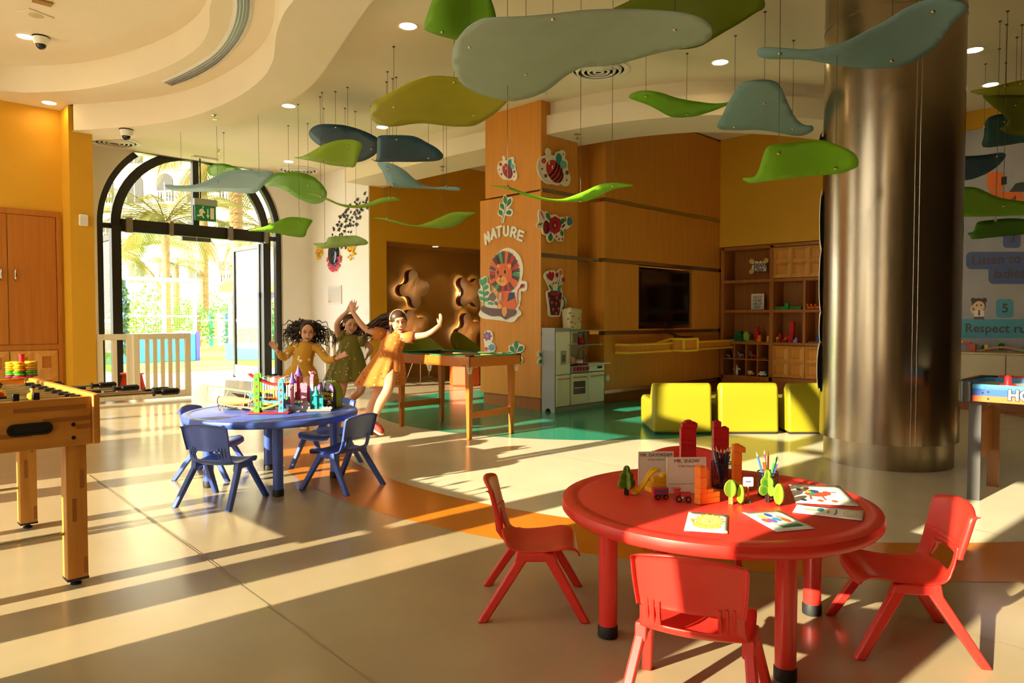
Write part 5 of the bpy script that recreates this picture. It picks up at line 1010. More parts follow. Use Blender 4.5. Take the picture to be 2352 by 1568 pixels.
d.ink(ell(430, 930, 48, 46), ink('hair', '#4A2E28')).ink(ell(395, 898, 18, 16), ink('hair', '')).ink(ell(468, 898, 18, 16), ink('hair', '')).ink(ell(432, 938, 38, 34), ink('face', '#F0C8A0')).ink([(395, 965), (465, 965), (470, 1025), (398, 1025)], iW).ink([(428, 965), (438, 965), (440, 995), (433, 1003), (426, 995)], iB).ink(stroke([(392, 985), (378, 955), (402, 925)], 14), ink('face', '')).ink([(398, 1008), (468, 1008), (468, 1025), (398, 1025)], iBr).ink(ell(418, 932, 5, 7), iK).ink(ell(446, 932, 5, 7), iK)
d.done()
ik2 = ink('letter_dark', '#463A3C')
def wtext(s, x0, x1, yb, cap, m=ik2, f=lambda x, y: (x, y)):
    a, c = d.w(f(x0, yb), 0), d.w(f(x1, yb), 0); h = (d.w(f(x0, yb - cap), 0) - a).length
    text_mesh('lettering', s, h / .69, t, m, (Xq - .004, a.y, a.z), (0, -1, 0), (0, 0, 1), .0006, h * .02, 'LEFT', width=abs(a.y - c.y))
wtext('1', 345, 387, 1112, 60, iK, tz); wtext('d', 480, 518, 1240, 44, iK, tz); wtext('3', 630, 668, 515, 55); wtext('Listen to', 382, 706, 662, 60); wtext('ladies', 530, 738, 752, 60); wtext('5', 583, 622, 978, 55); wtext('Respect rules', 338, 850, 1110, 55)
t = thing('low_cabinet', 'row of low cream cabinets under the rules mural', 'cabinet'); cabc = mat('cabinet_cream', '#CDBF9C', .5)
b = B(); b.box((10.49, -2.9, .1), (10.74, 3.15, .70)); b.build('body', t, cabc); b = B(); b.box((10.50, -2.9, 0), (10.74, 3.15, .1)); b.build('plinth', t, wdark); b = B(); b.box((10.46, -2.92, .70), (10.75, 3.16, .72)); b.build('worktop', t, cabc, bevel=.003)
for i in range(10): b = B(); b.box((10.47, -2.9 + i * .605 + .006, .105), (10.49, -2.9 + (i + 1) * .605 - .006, .695)); b.build('door', t, cabc, bevel=.003)
# wooden railway on the cabinets
tw = wood('track_wood', '#B88348', '#C89558', .5)
def oncab(px): return PX(px, 812, 10.56)
t = thing('toy_bridge', 'arched wooden toy railway bridge on the cream cabinets', 'toy bridge', (10.56, oncab(2305).y, .72)); b = B(); n = 14
arc = [(-.3 + .6 * i / n, .005 + .075 * sin(pi * i / n) ** .9) for i in range(n + 1)]; b.prism(arc + [(x, max(0, y - .022)) for x, y in arc[::-1]], (-.03, 0, 0), (0, -1, 0), (0, 0, 1), (1, 0, 0), .06); b.build('arch', t, tw)
o = B(); o.box((-.03, -.45, 0), (.03, .45, .012)); o = o.build('toy_track', None, tw, bevel=.002, loc=(10.56, oncab(2330).y - .2, .7205)); tag(o, 'flat wooden toy track along the cream cabinets', 'toy track'); o.location.y = oncab(2230).y - .12
def toytree(label, loc, m, s=1.0, grp='toy trees on the cabinets'):
    t = thing('toy_tree', label, 'toy tree', loc, random.random() * 3, grp); b = B(); b.cyl((0, 0, 0), (0, 0, .04 * s), .008 * s, n=8); b.build('trunk', t, tw)
    for k in range(2): b = B(); b.T = Matrix.Rotation(k * pi / 2, 4, 'Z'); b.prism(circ(0, .055 * s, .03 * s, .036 * s, 18), (0, -.003, 0), (1, 0, 0), (0, 0, 1), (0, 1, 0), .006); b.build('crown', t, m)
toytree('green toy tree beside the toy crane', (10.6, oncab(2258).y, .721), bDG); toytree('green toy tree behind the wooden toy bridge', (10.66, oncab(2295).y, .721), bG, 1.3)
t = thing('toy_crane', 'red and yellow toy railway crane on the cream cabinets', 'toy crane', (10.58, oncab(2228).y, .721)); b = B(); b.box((-.03, -.06, 0), (.03, .02, .1)); b.build('tower', t, mat('crane_orange', '#C9541E', .5), bevel=.003); b = B(); b.box((-.02, .0, .1), (.02, .17, .125)); b.build('jib', t, red, bevel=.003); b = B(); b.box((-.022, .08, .115), (.022, .16, .135)); b.build('sign', t, yel)
t = thing('toy_engine', 'green toy railway engine at the end of the cabinets', 'toy train', (10.56, oncab(2343).y, .721)); b = B(); b.box((-.025, -.06, .018), (.025, .06, .05)); b.build('body', t, bG, bevel=.004); b = B(); b.box((-.025, -.06, .05), (.025, -.01, .075)); b.build('cab', t, bDG, bevel=.003)
for sy in (-.035, .035): b = B(); b.cyl((-.028, sy, .018), (.028, sy, .018), .018, n=12); b.build('wheel', t, black)
t = thing('toy_signal', 'small yellow toy railway signal on the cream cabinets', 'toy signal', (10.57, oncab(2265).y, .721)); b = B(); b.cyl((0, 0, 0), (0, 0, .05), .006, n=8); b.build('post', t, tw); b = B(); b.box((-.015, -.02, .05), (.015, .02, .095)); b.build('head', t, yel, bevel=.003)
# ---- papers curling off the steel column
t = thing('column_paper', 'white paper sheets wrapped round the back of the steel column', 'poster', (6.225, 1.95, 0))
for z0, z1, lift, ph in ((2.42, 2.66, .028, 0), (1.7, 2.18, .016, 1), (1.2, 1.7, .014, 2), (.95, 1.2, .01, 3), (.55, .95, .02, 4)):
    b = B(); b.grid(lambda u, v: ((.503 + lift * (.3 + .7 * sin(pi * v) ** .5) * (.4 + u)) * cos(rad(86 + 36 * u)), (.503 + lift * (.3 + .7 * sin(pi * v) ** .5) * (.4 + u)) * sin(rad(86 + 36 * u)), z0 + (z1 - z0) * v + .01 * sin(7 * u + ph)), 10, 8); b.build('sheet', t, mat('paper_white', '#E8E0D4', .7), solid=.002)
p = PY(1394, 868, 5.9); t = thing('wall_socket', 'round white wall socket beside the toy kitchen', 'socket', (p.x, 5.9, p.z)); b = B(); b.T = Matrix.Rotation(pi / 2, 4, 'X'); b.lathe([(.045, 0), (.045, .012), (.038, .018), (0, .018)], 24); b.build('plate', t, white)
for s in (-1, 1): b = B(); b.ell((s * .01, -.0185, 0), (.003, .002, .003), 8, 5); b.build('pin_hole', t, black)
t = thing('leaf_sticker', 'white-edged leaf sticker peeking out behind the toy kitchen', 'sticker', group='leaf stickers'); d = Decal('Y', 6.0, 1230, 690, 5.805, t); d.board(spline([(60, 660), (20, 690), (25, 750), (50, 770), (20, 800), (22, 850), (60, 880), (140, 860), (140, 690)], 3), foam); d.ink(leaf(110, 770, 40, 700, 24), iDG).ink(leaf(110, 780, 36, 830, 24), iDG); d.done()
# ================================================================ hanging leaf panels
pc = {'bluegrey': '#A0AF9C', 'olive': '#A89F20', 'green': '#76B022', 'dolive': '#6E7A10', 'blue': '#80A3A6', 'lime': '#7FC01E', 'lgreen': '#9DBF3A', 'navy': '#35536B', 'lblue': '#8FB4BE', 'pale': '#A9C87A', 'teal': '#2E5A58', 'dgreen': '#3E7A12', 'ygreen': '#A3A22A'}
bolt_m = mat('bolt_brass', '#C9B98F', .25, metal=1); wire_m = mat('wire_grey', '#5A5040', .5)
def panel(label, col, pts, D, tilt, bolts, f=lambda x, y: (x, y), amp=.05, waves=1.0, ceil_z=3.8):
    pts = [f(*p) for p in pts]; t = thing('hanging_baffle', label, 'ceiling baffle', group='leaf-shaped hanging ceiling panels')
    o = [(p.x, p.y) for p in spline(pts, 3)]; cx = sum(p[0] for p in o) / len(o); cy = sum(p[1] for p in o) / len(o)
    x0, x1, y0, y1 = min(p[0] for p in o), max(p[0] for p in o), min(p[1] for p in o), max(p[1] for p in o)
    c3 = AT(cx, cy, D); T = _F0 * cos(rad(tilt)) - _U0 * sin(rad(tilt)); N = _R.cross(T); 
    def w(x, y):
        r = ray(x, y); k = (c3 - _C).dot(N) / r.dot(N); q = (x - cx) / (x1 - x0)
        k = max(D * .72, min(D * 1.35, k)); return _C + r * (k + amp * sin(2 * pi * waves * q))
    n = max(10, int((x1 - x0) / 14)); st = (x1 - x0) / n; pin = []
    def inside(x, y):
        r = False
        for i in range(len(o)):
            (ax, ay), (bx, by) = o[i], o[i - 1]
            if (ay > y) != (by > y) and x < (bx - ax) * (y - ay) / (by - ay) + ax: r = not r
        return r
    yy = y0 + st * .6
    while yy < y1:
        xx = x0 + st * .5
        while xx < x1:
            if inside(xx, yy) and min((p[0] - xx) ** 2 + (p[1] - yy) ** 2 for p in o) > (st * .5) ** 2: pin.append((xx, yy))
            xx += st
        yy += st * .7
    V = [Vector(p) for p in o + pin]; vo, _, fo, *_r = delaunay_2d_cdt(V, [(i, (i + 1) % len(o)) for i in range(len(o))], [list(range(len(o)))], 1, 1e-4)
    b = B(); b.add([w(p.x, p.y) for p in vo], [tuple(q) for q in fo]); m = mat('panel_' + col, pc[col], .45, spec=.3, var=.05, vs_=5, tl=.12)
    b.build('panel', t, m, solid=.008, off=0, smooth=28)
    for p in bolts:
        q = w(*f(*p)); b = B(); b.ell(q - (q - _C).normalized() * .008, (.015, .015, .012), 10, 6); bt = b.build('bolt', t, bolt_m); 
        b = B(); b.cyl(q, (q.x, q.y, ceil_z), .0022, n=5); wr = b.build('wire', t, wire_m); b = B(); b.lathe([(.014, 0), (.012, -.008), (.004, -.012)], 10, (q.x, q.y, ceil_z)); b.build('anchor', wr, wire_m)
A1 = lambda x, y: (x / 2.904, y / 2.904); A2 = lambda x, y: (780 + x / 2.904, y / 2.904); A3 = lambda x, y: (1552 + x / 2.904, y / 2.904); A5 = lambda x, y: (1600 + x / 5.228, 180 + y / 5.228); A6 = lambda x, y: (600 + x / 4.357, 340 + y / 4.357); A7 = lambda x, y: (2180 + x / 3.407, 100 + y / 3.407)
panel('largest blue-grey leaf panel hanging at the top centre', 'bluegrey', [(750, 400), (765, 300), (830, 205), (900, 150), (960, 125), (1030, 118), (1240, 110), (1420, 95), (1600, 72), (1800, 62), (2000, 62), (2200, 75), (2323, 92), (2415, 120), (2470, 160), (2487, 205), (2475, 250), (2420, 290), (2330, 312), (2150, 345), (1950, 400), (1830, 432), (1640, 445), (1580, 465), (1500, 510), (1400, 590), (1300, 640), (1200, 665), (1130, 672), (1000, 645), (900, 610), (830, 570), (790, 520), (760, 460)], 5.0, 8, [(868, 315), (1243, 495), (1423, 130), (2236, 200)], A2, .06)
panel('olive yellow leaf panel partly behind the big blue-grey panel', 'olive', [(205, 770), (210, 710), (235, 675), (300, 640), (400, 585), (480, 545), (560, 515), (640, 507), (720, 512), (850, 530), (1000, 590), (1113, 660), (1080, 715), (1030, 760), (960, 805), (900, 835), (830, 842), (740, 840), (640, 828), (560, 820), (480, 825), (400, 838), (320, 842), (260, 830), (220, 800)], 7.1, 10, [(363, 713), (765, 549), (896, 770)], A2, .05)
panel('green leaf panel cut off by the top edge, above the big blue-grey one', 'green', [(690, -180), (630, -30), (590, 80), (563, 170), (575, 200), (640, 228), (700, 245), (800, 265), (950, 250), (1040, 180), (1040, 100), (1010, 0), (960, -120), (850, -200)], 5.2, 12, [(685, 214)], A2, .05)
panel('dark olive leaf panel at the top edge, behind the blue-grey panel', 'dolive', [(1400, 30), (1450, 0), (1500, -40), (1580, -70), (1660, -60), (1740, -20), (1757, 8), (1752, 20), (1737, 28), (1700, 52), (1665, 72), (1635, 90), (1600, 108), (1540, 110), (1460, 70)], 5.6, 10, [(1600, 40)], amp=.05)
panel('long blue leaf panel with a narrow tail before the steel column', 'blue', [(540, 350), (550, 330), (590, 318), (650, 318), (740, 325), (850, 333), (950, 328), (1050, 305), (1150, 270), (1280, 205), (1400, 140), (1500, 75), (1600, 25), (1680, -2), (1760, -12), (1850, -3), (1930, 20), (1955, 45), (1940, 75), (1890, 115), (1830, 180), (1770, 270), (1720, 320), (1640, 380), (1550, 425), (1450, 448), (1300, 455), (1180, 447), (1070, 432), (960, 412), (850, 395), (720, 392), (620, 390), (560, 375)], 4.7, 14, [(695, 357), (1440, 405), (1715, 77)], A3, .06)
panel('bell-shaped blue leaf panel left of the steel column', 'blue', [(247, 570), (255, 535), (300, 460), (370, 310), (440, 190), (500, 90), (540, 60), (620, 35), (740, 20), (860, 22), (950, 45), (1000, 85), (1040, 160), (1090, 280), (1150, 410), (1200, 490), (1260, 545), (1320, 568), (1380, 572), (1405, 595), (1395, 625), (1340, 660), (1260, 685), (1180, 685), (1080, 670), (960, 645), (840, 625), (720, 615), (560, 618), (400, 615), (300, 610), (260, 590)], 6.5, 6, [(812, 300), (455, 585), (1152, 605)], A5, .04)
panel('bright lime leaf panel with a curled lip by the steel column', 'lime', [(553, 1205), (600, 1195), (690, 1185), (745, 1100), (790, 960), (830, 850), (870, 815), (960, 790), (1150, 770), (1350, 750), (1500, 745), (1600, 765), (1760, 830), (1882, 895), (1925, 950), (1945, 1010), (1925, 1060), (1850, 1095), (1700, 1140), (1400, 1165), (1100, 1195), (800, 1235), (650, 1253), (600, 1235)], 4.75, 30, [(985, 897), (1668, 1080)], A5, .05)
panel('small lime leaf panel between the blue-grey and bell-shaped ones', 'green', [(1930, 650), (1970, 615), (2050, 605), (2140, 618), (2240, 650), (2323, 668), (2400, 678), (2500, 690), (2580, 685), (2680, 660), (2600, 695), (2500, 735), (2390, 770), (2323, 780), (2240, 782), (2190, 770), (2120, 730), (2050, 695)], 7.1, 30, [(2043, 643), (2315, 762)], A2, .06)
panel('long wavy lime leaf panel before the wood column', 'lime', [(1005, 1238), (1060, 1240), (1120, 1246), (1200, 1275), (1300, 1305), (1400, 1327), (1480, 1330), (1550, 1310), (1640, 1275), (1740, 1230), (1820, 1218), (1900, 1225), (1962, 1235), (1900, 1245), (1820, 1262), (1740, 1300), (1660, 1335), (1600, 1345), (1500, 1343), (1400, 1337), (1320, 1325), (1230, 1300), (1140, 1265), (1060, 1245)], 5.6, 22, [(1120, 1247), (1607, 1338), (1818, 1238)], A2, .04)
panel('navy leaf panel behind the pale lime one', 'navy', [(710, 310), (715, 295), (735, 286), (770, 286), (800, 290), (840, 303), (872, 322), (870, 345), (850, 362), (820, 372), (790, 364), (755, 345), (725, 328)], 8.8, 14, [(771, 292), (853, 342)])
panel('navy leaf panel with a curled end under the olive one', 'navy', [(215, 1060), (240, 1070), (250, 1000), (252, 930), (262, 908), (330, 903), (460, 905), (520, 918), (580, 950), (650, 990), (688, 1030), (685, 1055), (640, 1072), (500, 1078), (340, 1077), (250, 1078)], 8.2, 18, [(380, 928), (593, 1054)], A2)
panel('pale lime leaf panel in front of the navy one', 'lgreen', [(677, 362), (692, 360), (716, 348), (740, 334), (768, 324), (792, 321), (814, 322), (832, 331), (829, 345), (821, 368), (814, 383), (800, 383), (760, 379), (740, 374), (710, 368)], 8.4, 22, [(799, 334), (741, 370)])
panel('pale blue leaf panel with a twisted tail before the yellow alcove wall', 'lblue', [(252, 1088), (300, 1085), (350, 1093), (400, 1115), (450, 1150), (500, 1195), (560, 1235), (620, 1248), (720, 1245), (790, 1250), (805, 1260), (795, 1270), (740, 1268), (660, 1260), (560, 1256), (460, 1252), (370, 1248), (340, 1235), (310, 1200), (285, 1140)], 8.0, 30, [(323, 1122), (357, 1230), (714, 1243)], A2)
panel('thin olive leaf panel seen edge-on before the white wall', 'lgreen', [(455, 456), (520, 458), (590, 476), (680, 512), (780, 555), (880, 572), (960, 574), (1060, 552), (1180, 506), (1260, 490), (1330, 492), (1390, 520), (1320, 525), (1200, 552), (1100, 582), (1000, 598), (900, 596), (800, 578), (700, 538), (600, 496), (520, 466)], 8.8, 25, [(597, 484), (1288, 500)], A6)
panel('olive wavy leaf panel over the alcove opening', 'lgreen', [(225, 1452), (300, 1455), (380, 1472), (440, 1490), (520, 1502), (600, 1480), (680, 1445), (740, 1420), (800, 1413), (850, 1415), (908, 1420), (860, 1445), (800, 1490), (740, 1515), (690, 1522), (600, 1517), (520, 1510), (440, 1500), (360, 1480), (280, 1460)], 8.2, 28, [(318, 1456), (693, 1517)], A2)
panel('pale blue leaf panel hanging before the arched window', 'lblue', [(1100, 1240), (1110, 1232), (1200, 1238), (1300, 1232), (1380, 1205), (1450, 1170), (1530, 1142), (1620, 1132), (1720, 1140), (1825, 1152), (1790, 1195), (1750, 1245), (1720, 1275), (1680, 1288), (1600, 1285), (1520, 1277), (1400, 1275), (1280, 1278), (1180, 1272), (1130, 1262)], 9.4, 20, [(1210, 1245), (1450, 1215), (1727, 1155)], A1)
panel('green leaf panel right of the pale blue one by the arch', 'green', [(1825, 1160), (1900, 1152), (2000, 1152), (2080, 1175), (2140, 1220), (2175, 1270), (2180, 1305), (2160, 1340), (2110, 1358), (2060, 1352), (1980, 1318), (1900, 1270), (1830, 1240), (1765, 1235)], 9.9, 16, [(1927, 1275), (2056, 1233)], A1)
panel('small green leaf panel behind the pale blue one by the arch', 'green', [(1380, 1130), (1400, 1105), (1450, 1092), (1510, 1095), (1560, 1112), (1610, 1132), (1560, 1145), (1500, 1160), (1440, 1175), (1400, 1165)], 10.3, 12, [(1495, 1130)], A1)
panel('green leaf panel with a pointed tip over the door frame', 'green', [(-130, 825), (-20, 800), (80, 770), (180, 725), (260, 695), (360, 692), (450, 703), (510, 722), (505, 745), (460, 820), (430, 887), (300, 880), (150, 850), (0, 835)], 9.0, 35, [(380, 733)], A6)
panel('pale green leaf panel before the black oval wall dish', 'pale', [(520, 955), (600, 950), (650, 940), (670, 895), (760, 882), (880, 876), (960, 880), (1040, 915), (1068, 945), (1050, 965), (960, 975), (840, 985), (700, 998), (620, 1003), (570, 985)], 9.2, 38, [(637, 950), (848, 890), (950, 972)], A6)
panel('yellow-green lens-shaped leaf panel at the right edge', 'ygreen', [(165, 375), (260, 355), (400, 325), (586, 285), (720, 280), (800, 330), (720, 390), (586, 405), (400, 410), (250, 398)], 6.6, 10, [(440, 330), (560, 310)], A7)
panel('dark olive leaf panel under the yellow-green one, right edge', 'dolive', [(265, 404), (420, 408), (586, 404), (720, 420), (760, 560), (700, 700), (586, 718), (480, 712), (395, 668), (440, 645), (462, 610), (440, 575), (380, 520), (320, 470)], 6.9, 35, [(520, 480)], A7)
panel('dark teal leaf panel right of the steel column', 'teal', [(266, 808), (272, 720), (278, 640), (290, 600), (330, 570), (420, 550), (520, 560), (620, 600), (700, 680), (640, 765), (560, 775), (440, 795)], 7.6, 30, [(275, 650), (435, 610)], A7)
panel('navy leaf panel right of the steel column, above the numeral', 'navy', [(-60, 900), (60, 885), (180, 880), (300, 870), (400, 855), (443, 868), (430, 900), (380, 955), (300, 1010), (220, 1045), (150, 1065), (40, 1065), (-50, 1000)], 7.2, 25, [(375, 880), (60, 1000)], A7)
panel('green leaf panel right of the steel column, under the numeral', 'green', [(-20, 1150), (60, 1125), (145, 1122), (220, 1130), (290, 1160), (380, 1200), (480, 1222), (586, 1235), (680, 1242), (740, 1280), (680, 1330), (586, 1340), (400, 1347), (145, 1352), (0, 1330)], 6.2, 30, [(425, 1268)], A7)
panel('dark green leaf panel with a curled lip, lowest at the right edge', 'dgreen', [(145, 1485), (190, 1470), (208, 1420), (235, 1394), (340, 1380), (480, 1368), (586, 1375), (700, 1405), (740, 1450), (680, 1480), (586, 1490), (400, 1508), (190, 1528), (165, 1505)], 6.6, 35, [(365, 1382)], A7)
# ================================================================ things on the red table
ZR, CA_ = .4815, -pi / 4
def rt(px, py, z=ZR): p = PZ(px, py, z); return (p.x, p.y, z)
def book(label, p0, ang, w, h, th, cover, name='picture_book', z=ZR, lean=.08, group=None):
    t = thing(name, label, 'book', p0, CA_ + ang, group)
    b = B(); b.box((-w / 2, 0, 0), (w / 2, .0015, h)); b.build('cover', t, cover); b = B(); b.box((-w / 2 + .002, .0015, .002), (w / 2 - .002, th - .0015, h - .002)); b.build('pages', t, foam); b = B(); b.box((-w / 2, th - .0015, 0), (w / 2, th, h)); b.build('cover', t, cover); b = B(); b.box((-w / 2 - .001, 0, 0), (-w / 2 + .002, th, h)); b.build('spine', t, cover)
    return t
cov = mat('cover_white', '#E9E2D3', .45); d_ = lambda py, z=ZR: (H - z) * FPX / (py - 730)
def sb_(t, poly, m, y=-.0008): b = B(); b.flat(poly, (0, y, 0), (1, 0, 0), (0, 0, 1)); return b.build('print', t, m)
t = book('white picture book titled MR. DAYDREAM standing behind the yellow slide', rt(1507, 1112), .06, .142, .132, .008, cov)
text_mesh('lettering', 'MR. DAYDREAM', .018, t, iK, (0, -.0005, .113), (1, 0, 0), (0, 0, 1), .0003, 0, width=.128); text_mesh('lettering', 'by Roger Hargreaves', .008, t, iGrey, (0, -.0005, .098), (1, 0, 0), (0, 0, 1), .0002)
t = book('white picture book titled MR. SNOW standing before the other book', rt(1577, 1133), .05, .150, .138, .008, cov)
text_mesh('lettering', 'MR. SNOW', .018, t, iK, (0, -.0005, .119), (1, 0, 0), (0, 0, 1), .0003, 0, width=.098); text_mesh('lettering', 'by Roger Hargreaves', .008, t, iGrey, (0, -.0005, .103), (1, 0, 0), (0, 0, 1), .0002)
b = B(); b.flat(stroke([(-.07, .038), (-.02, .036), (.03, .038), (.07, .034)], .0012), (0, -.0006, 0), (1, 0, 0), (0, 0, 1)); b.build('print', t, iK)
def wtree(label, px, py, lobes, trunk, ht, m1, m2, s=1.0):
    t = thing('toy_tree', label, 'toy tree', rt(px, py), CA_ + .3, 'wooden toy trees on the red table')
    b = B()
    for k in range(2): b.T = Matrix.Rotation(k * pi / 2, 4, 'Z'); b.box((-.009 * s, -.002, 0), (.009 * s, .002, ht * s))
    b.build('trunk', t, trunk)
    for k in range(2):
        for i, (x, z, rx, rz_) in enumerate(lobes):
            b = B(); b.T = Matrix.Rotation(k * pi / 2, 4, 'Z'); b.prism(circ(x * s, z * s, rx * s, rz_ * s, 20), (0, -.003 - .0002 * i, 0), (1, 0, 0), (0, 0, 1), (0, 1, 0), .006); lb = b.build('crown_lobe', t, m1, bevel=.001)
            if m2: b = B(); b.T = Matrix.Rotation(k * pi / 2, 4, 'Z'); b.prism(circ(x * s + .002, z * s - .002, rx * s * .62, rz_ * s * .62, 16), (0, -.0036 - .0002 * i, 0), (1, 0, 0), (0, 0, 1), (0, 1, 0), .001); b.build('ring_print', lb, m2)
    return t
tg, tg2, tdk = mat('tree_green', '#6F8C24', .5), mat('tree_green_dark', '#3E7A20', .5), mat('tree_trunk', '#3A241C', .6); tlg = mat('tree_bright', '#8DB52C', .5)
L7 = [(0, .094, .014, .018), (-.014, .070, .015, .017), (.014, .070, .015, .017), (-.018, .043, .018, .020), (.018, .043, .018, .020)]
wtree('lobed green toy tree beside the yellow slide, at the far left of the toys', 1439, 1136, L7, tdk, .06, tg, tg2); wtree('lobed green toy tree before the right pencil pot', 1763, 1152, L7, tdk, .06, tg, tg2, 1.05)
wtree('round green toy tree on tan legs beside the orange bricks', 1679, 1157, [(0, .056, .029, .032)], mat('tree_tan', '#E59A4E', .5), .06, tg, None); wtree('small pointed light green toy tree beside the toy road sign', 1701, 1157, [(0, .036, .017, .034)], tdk, .04, tlg, None); wtree('pointed light green toy tree at the right of the pencil pots', 1789, 1160, [(0, .04, .022, .038)], tdk, .045, tlg, None)
bYs = mat('slide_yellow', '#F2BE1C', .35)
t = thing('toy_slide', 'yellow brick toy slide before the picture books', 'toy slide', rt(1505, 1133), CA_ + .35)
for q in ((-.01, .0, 0, 2, 2, .019), (-.01, 0, .0195, 2, 2, .019), (.0, .005, .039, 2, 1, .019), (.034, .0, .0585, 1, 1, .012)): b = B(); duplo(b, *q); b.build('brick', t, bYs, bevel=.001, seg=1)
ch = spline([(-.088, 0, .004), (-.075, 0, .006), (-.05, 0, .025), (-.025, 0, .06), (.0, 0, .082), (.02, 0, .084)], 4, False); b = B(); wv = .014
b.add([(p.x, y + .012, p.z + zz_) for p in ch for y, zz_ in ((-wv, .01), (-wv + .003, .0), (wv - .003, .0), (wv, .01))], [(4 * i + j, 4 * i + j + 1, 4 * i + j + 5, 4 * i + j + 4) for i in range(len(ch) - 1) for j in range(3)]); b.build('chute', t, bYs, solid=.003)
def vehicle(nm, label, px, py, body, cab, wheels, loc_rz):
    t = thing(nm, label, 'toy vehicle', rt(px, py), CA_ + loc_rz, 'small wooden vehicles on the red table')
    for n_, a, c, m in body: b = B(); b.box(a, c); b.build(n_, t, m, bevel=.002)
    for x, r in wheels:
        for y in (-.014, .014): b = B(); b.cyl((x, y - .003, r), (x, y + .003, r), r, n=16); w = b.build('wheel', t, black); b = B(); b.cyl((x, y - .0035, r), (x, y + .0035, r), r * .55, n=12); b.build('hub', w, chrome)
    return t
wr, wb = mat('wood_red', '#B3202A', .4), mat('print_blue', '#34508F', .4)
t = vehicle('toy_bus', 'small red wooden double-decker toy bus beside the slide', 1516, 1145, [('body', (-.029, -.012, .006), (.029, .012, .042), wr), ('window_band', (-.024, -.0126, .027), (.026, -.012, .036), wb), ('window_band', (-.016, -.0126, .012), (.012, -.012, .02), wb)], None, ((-.014, .009), (.018, .009)), .12)
t = vehicle('toy_engine', 'small red toy train engine before the white book', 1566, 1151, [('chassis', (-.032, -.011, .008), (.032, .011, .016), wr), ('boiler', (-.006, -.01, .016), (.032, .01, .034), wr), ('cab', (-.028, -.011, .016), (-.008, .011, .044), wr), ('roof', (-.032, -.013, .044), (-.004, .013, .049), red), ('diamond', (-.004, -.0125, .012), (.006, -.011, .02), white)], None, ((-.012, .011), (.022, .011)), -.12)
bricks('brick_tower', 'red arched brick tower with a white window behind the books', rt(1583, 1098), CA_, bR, [(-.035, 0, 0, 2, 1, .08), (-.035, 0, .0805, 2, 1, .038), (-.035, 0, .119, 2, 1, .02), (-.035, 0, .1395, 1, 1, .02), (-.003, 0, .1395, 1, 1, .02), (-.022, .004, .1395, 1, 1, .016, white), (-.035, 0, .16, 2, 1, .05), (-.03, 0, .2105, 2, 1, .02), (-.017, 0, .231, 1, 1, .008)], 'brick towers on the red table')
bricks('brick_tower', 'red stepped brick tower behind the left pencil pot', rt(1658, 1098), CA_, bR, [(-.035, 0, 0, 2, 1, .08), (-.035, 0, .0805, 2, 1, .08), (-.035, 0, .161, 2, 1, .05), (-.035, 0, .2115, 1, 1, .025)], 'brick towers on the red table')
bOr = mat('brick_tangerine', '#F5832B', .35)
bricks('brick_tower', 'orange stepped brick tower with two peaks, front of the toys', rt(1630, 1156), CA_ + .5, bOr, [(-.045, 0, 0, 3, 1, .019), (-.045, 0, .0195, 3, 1, .019), (-.045, 0, .039, 1, 1, .019), (-.045, 0, .0585, 1, 1, .038), (-.045, 0, .097, 1, 1, .038), (-.013, 0, .039, 1, 1, .012), (.0, .033, 0, 1, 1, .038), (.0, .033, .0385, 1, 1, .038), (.0, .033, .077, 1, 1, .036)], 'brick towers on the red table')
t = bricks('brick_tower', 'tall pale orange brick tower with a round base between the pencil pots', rt(1694, 1125), CA_, bOr, [(-.02, -.016, .038, 1, 1, .06), (-.02, -.016, .0985, 1, 1, .05), (-.006, -.016, .149, 1, 1, .02), (-.02, -.014, .149, 1, 1, .028)], 'brick towers on the red table')
b = B(); b.lathe([(.036, 0), (.036, .03), (.026, .038), (0, .038)], 24); b.build('round_base', t, bOr)
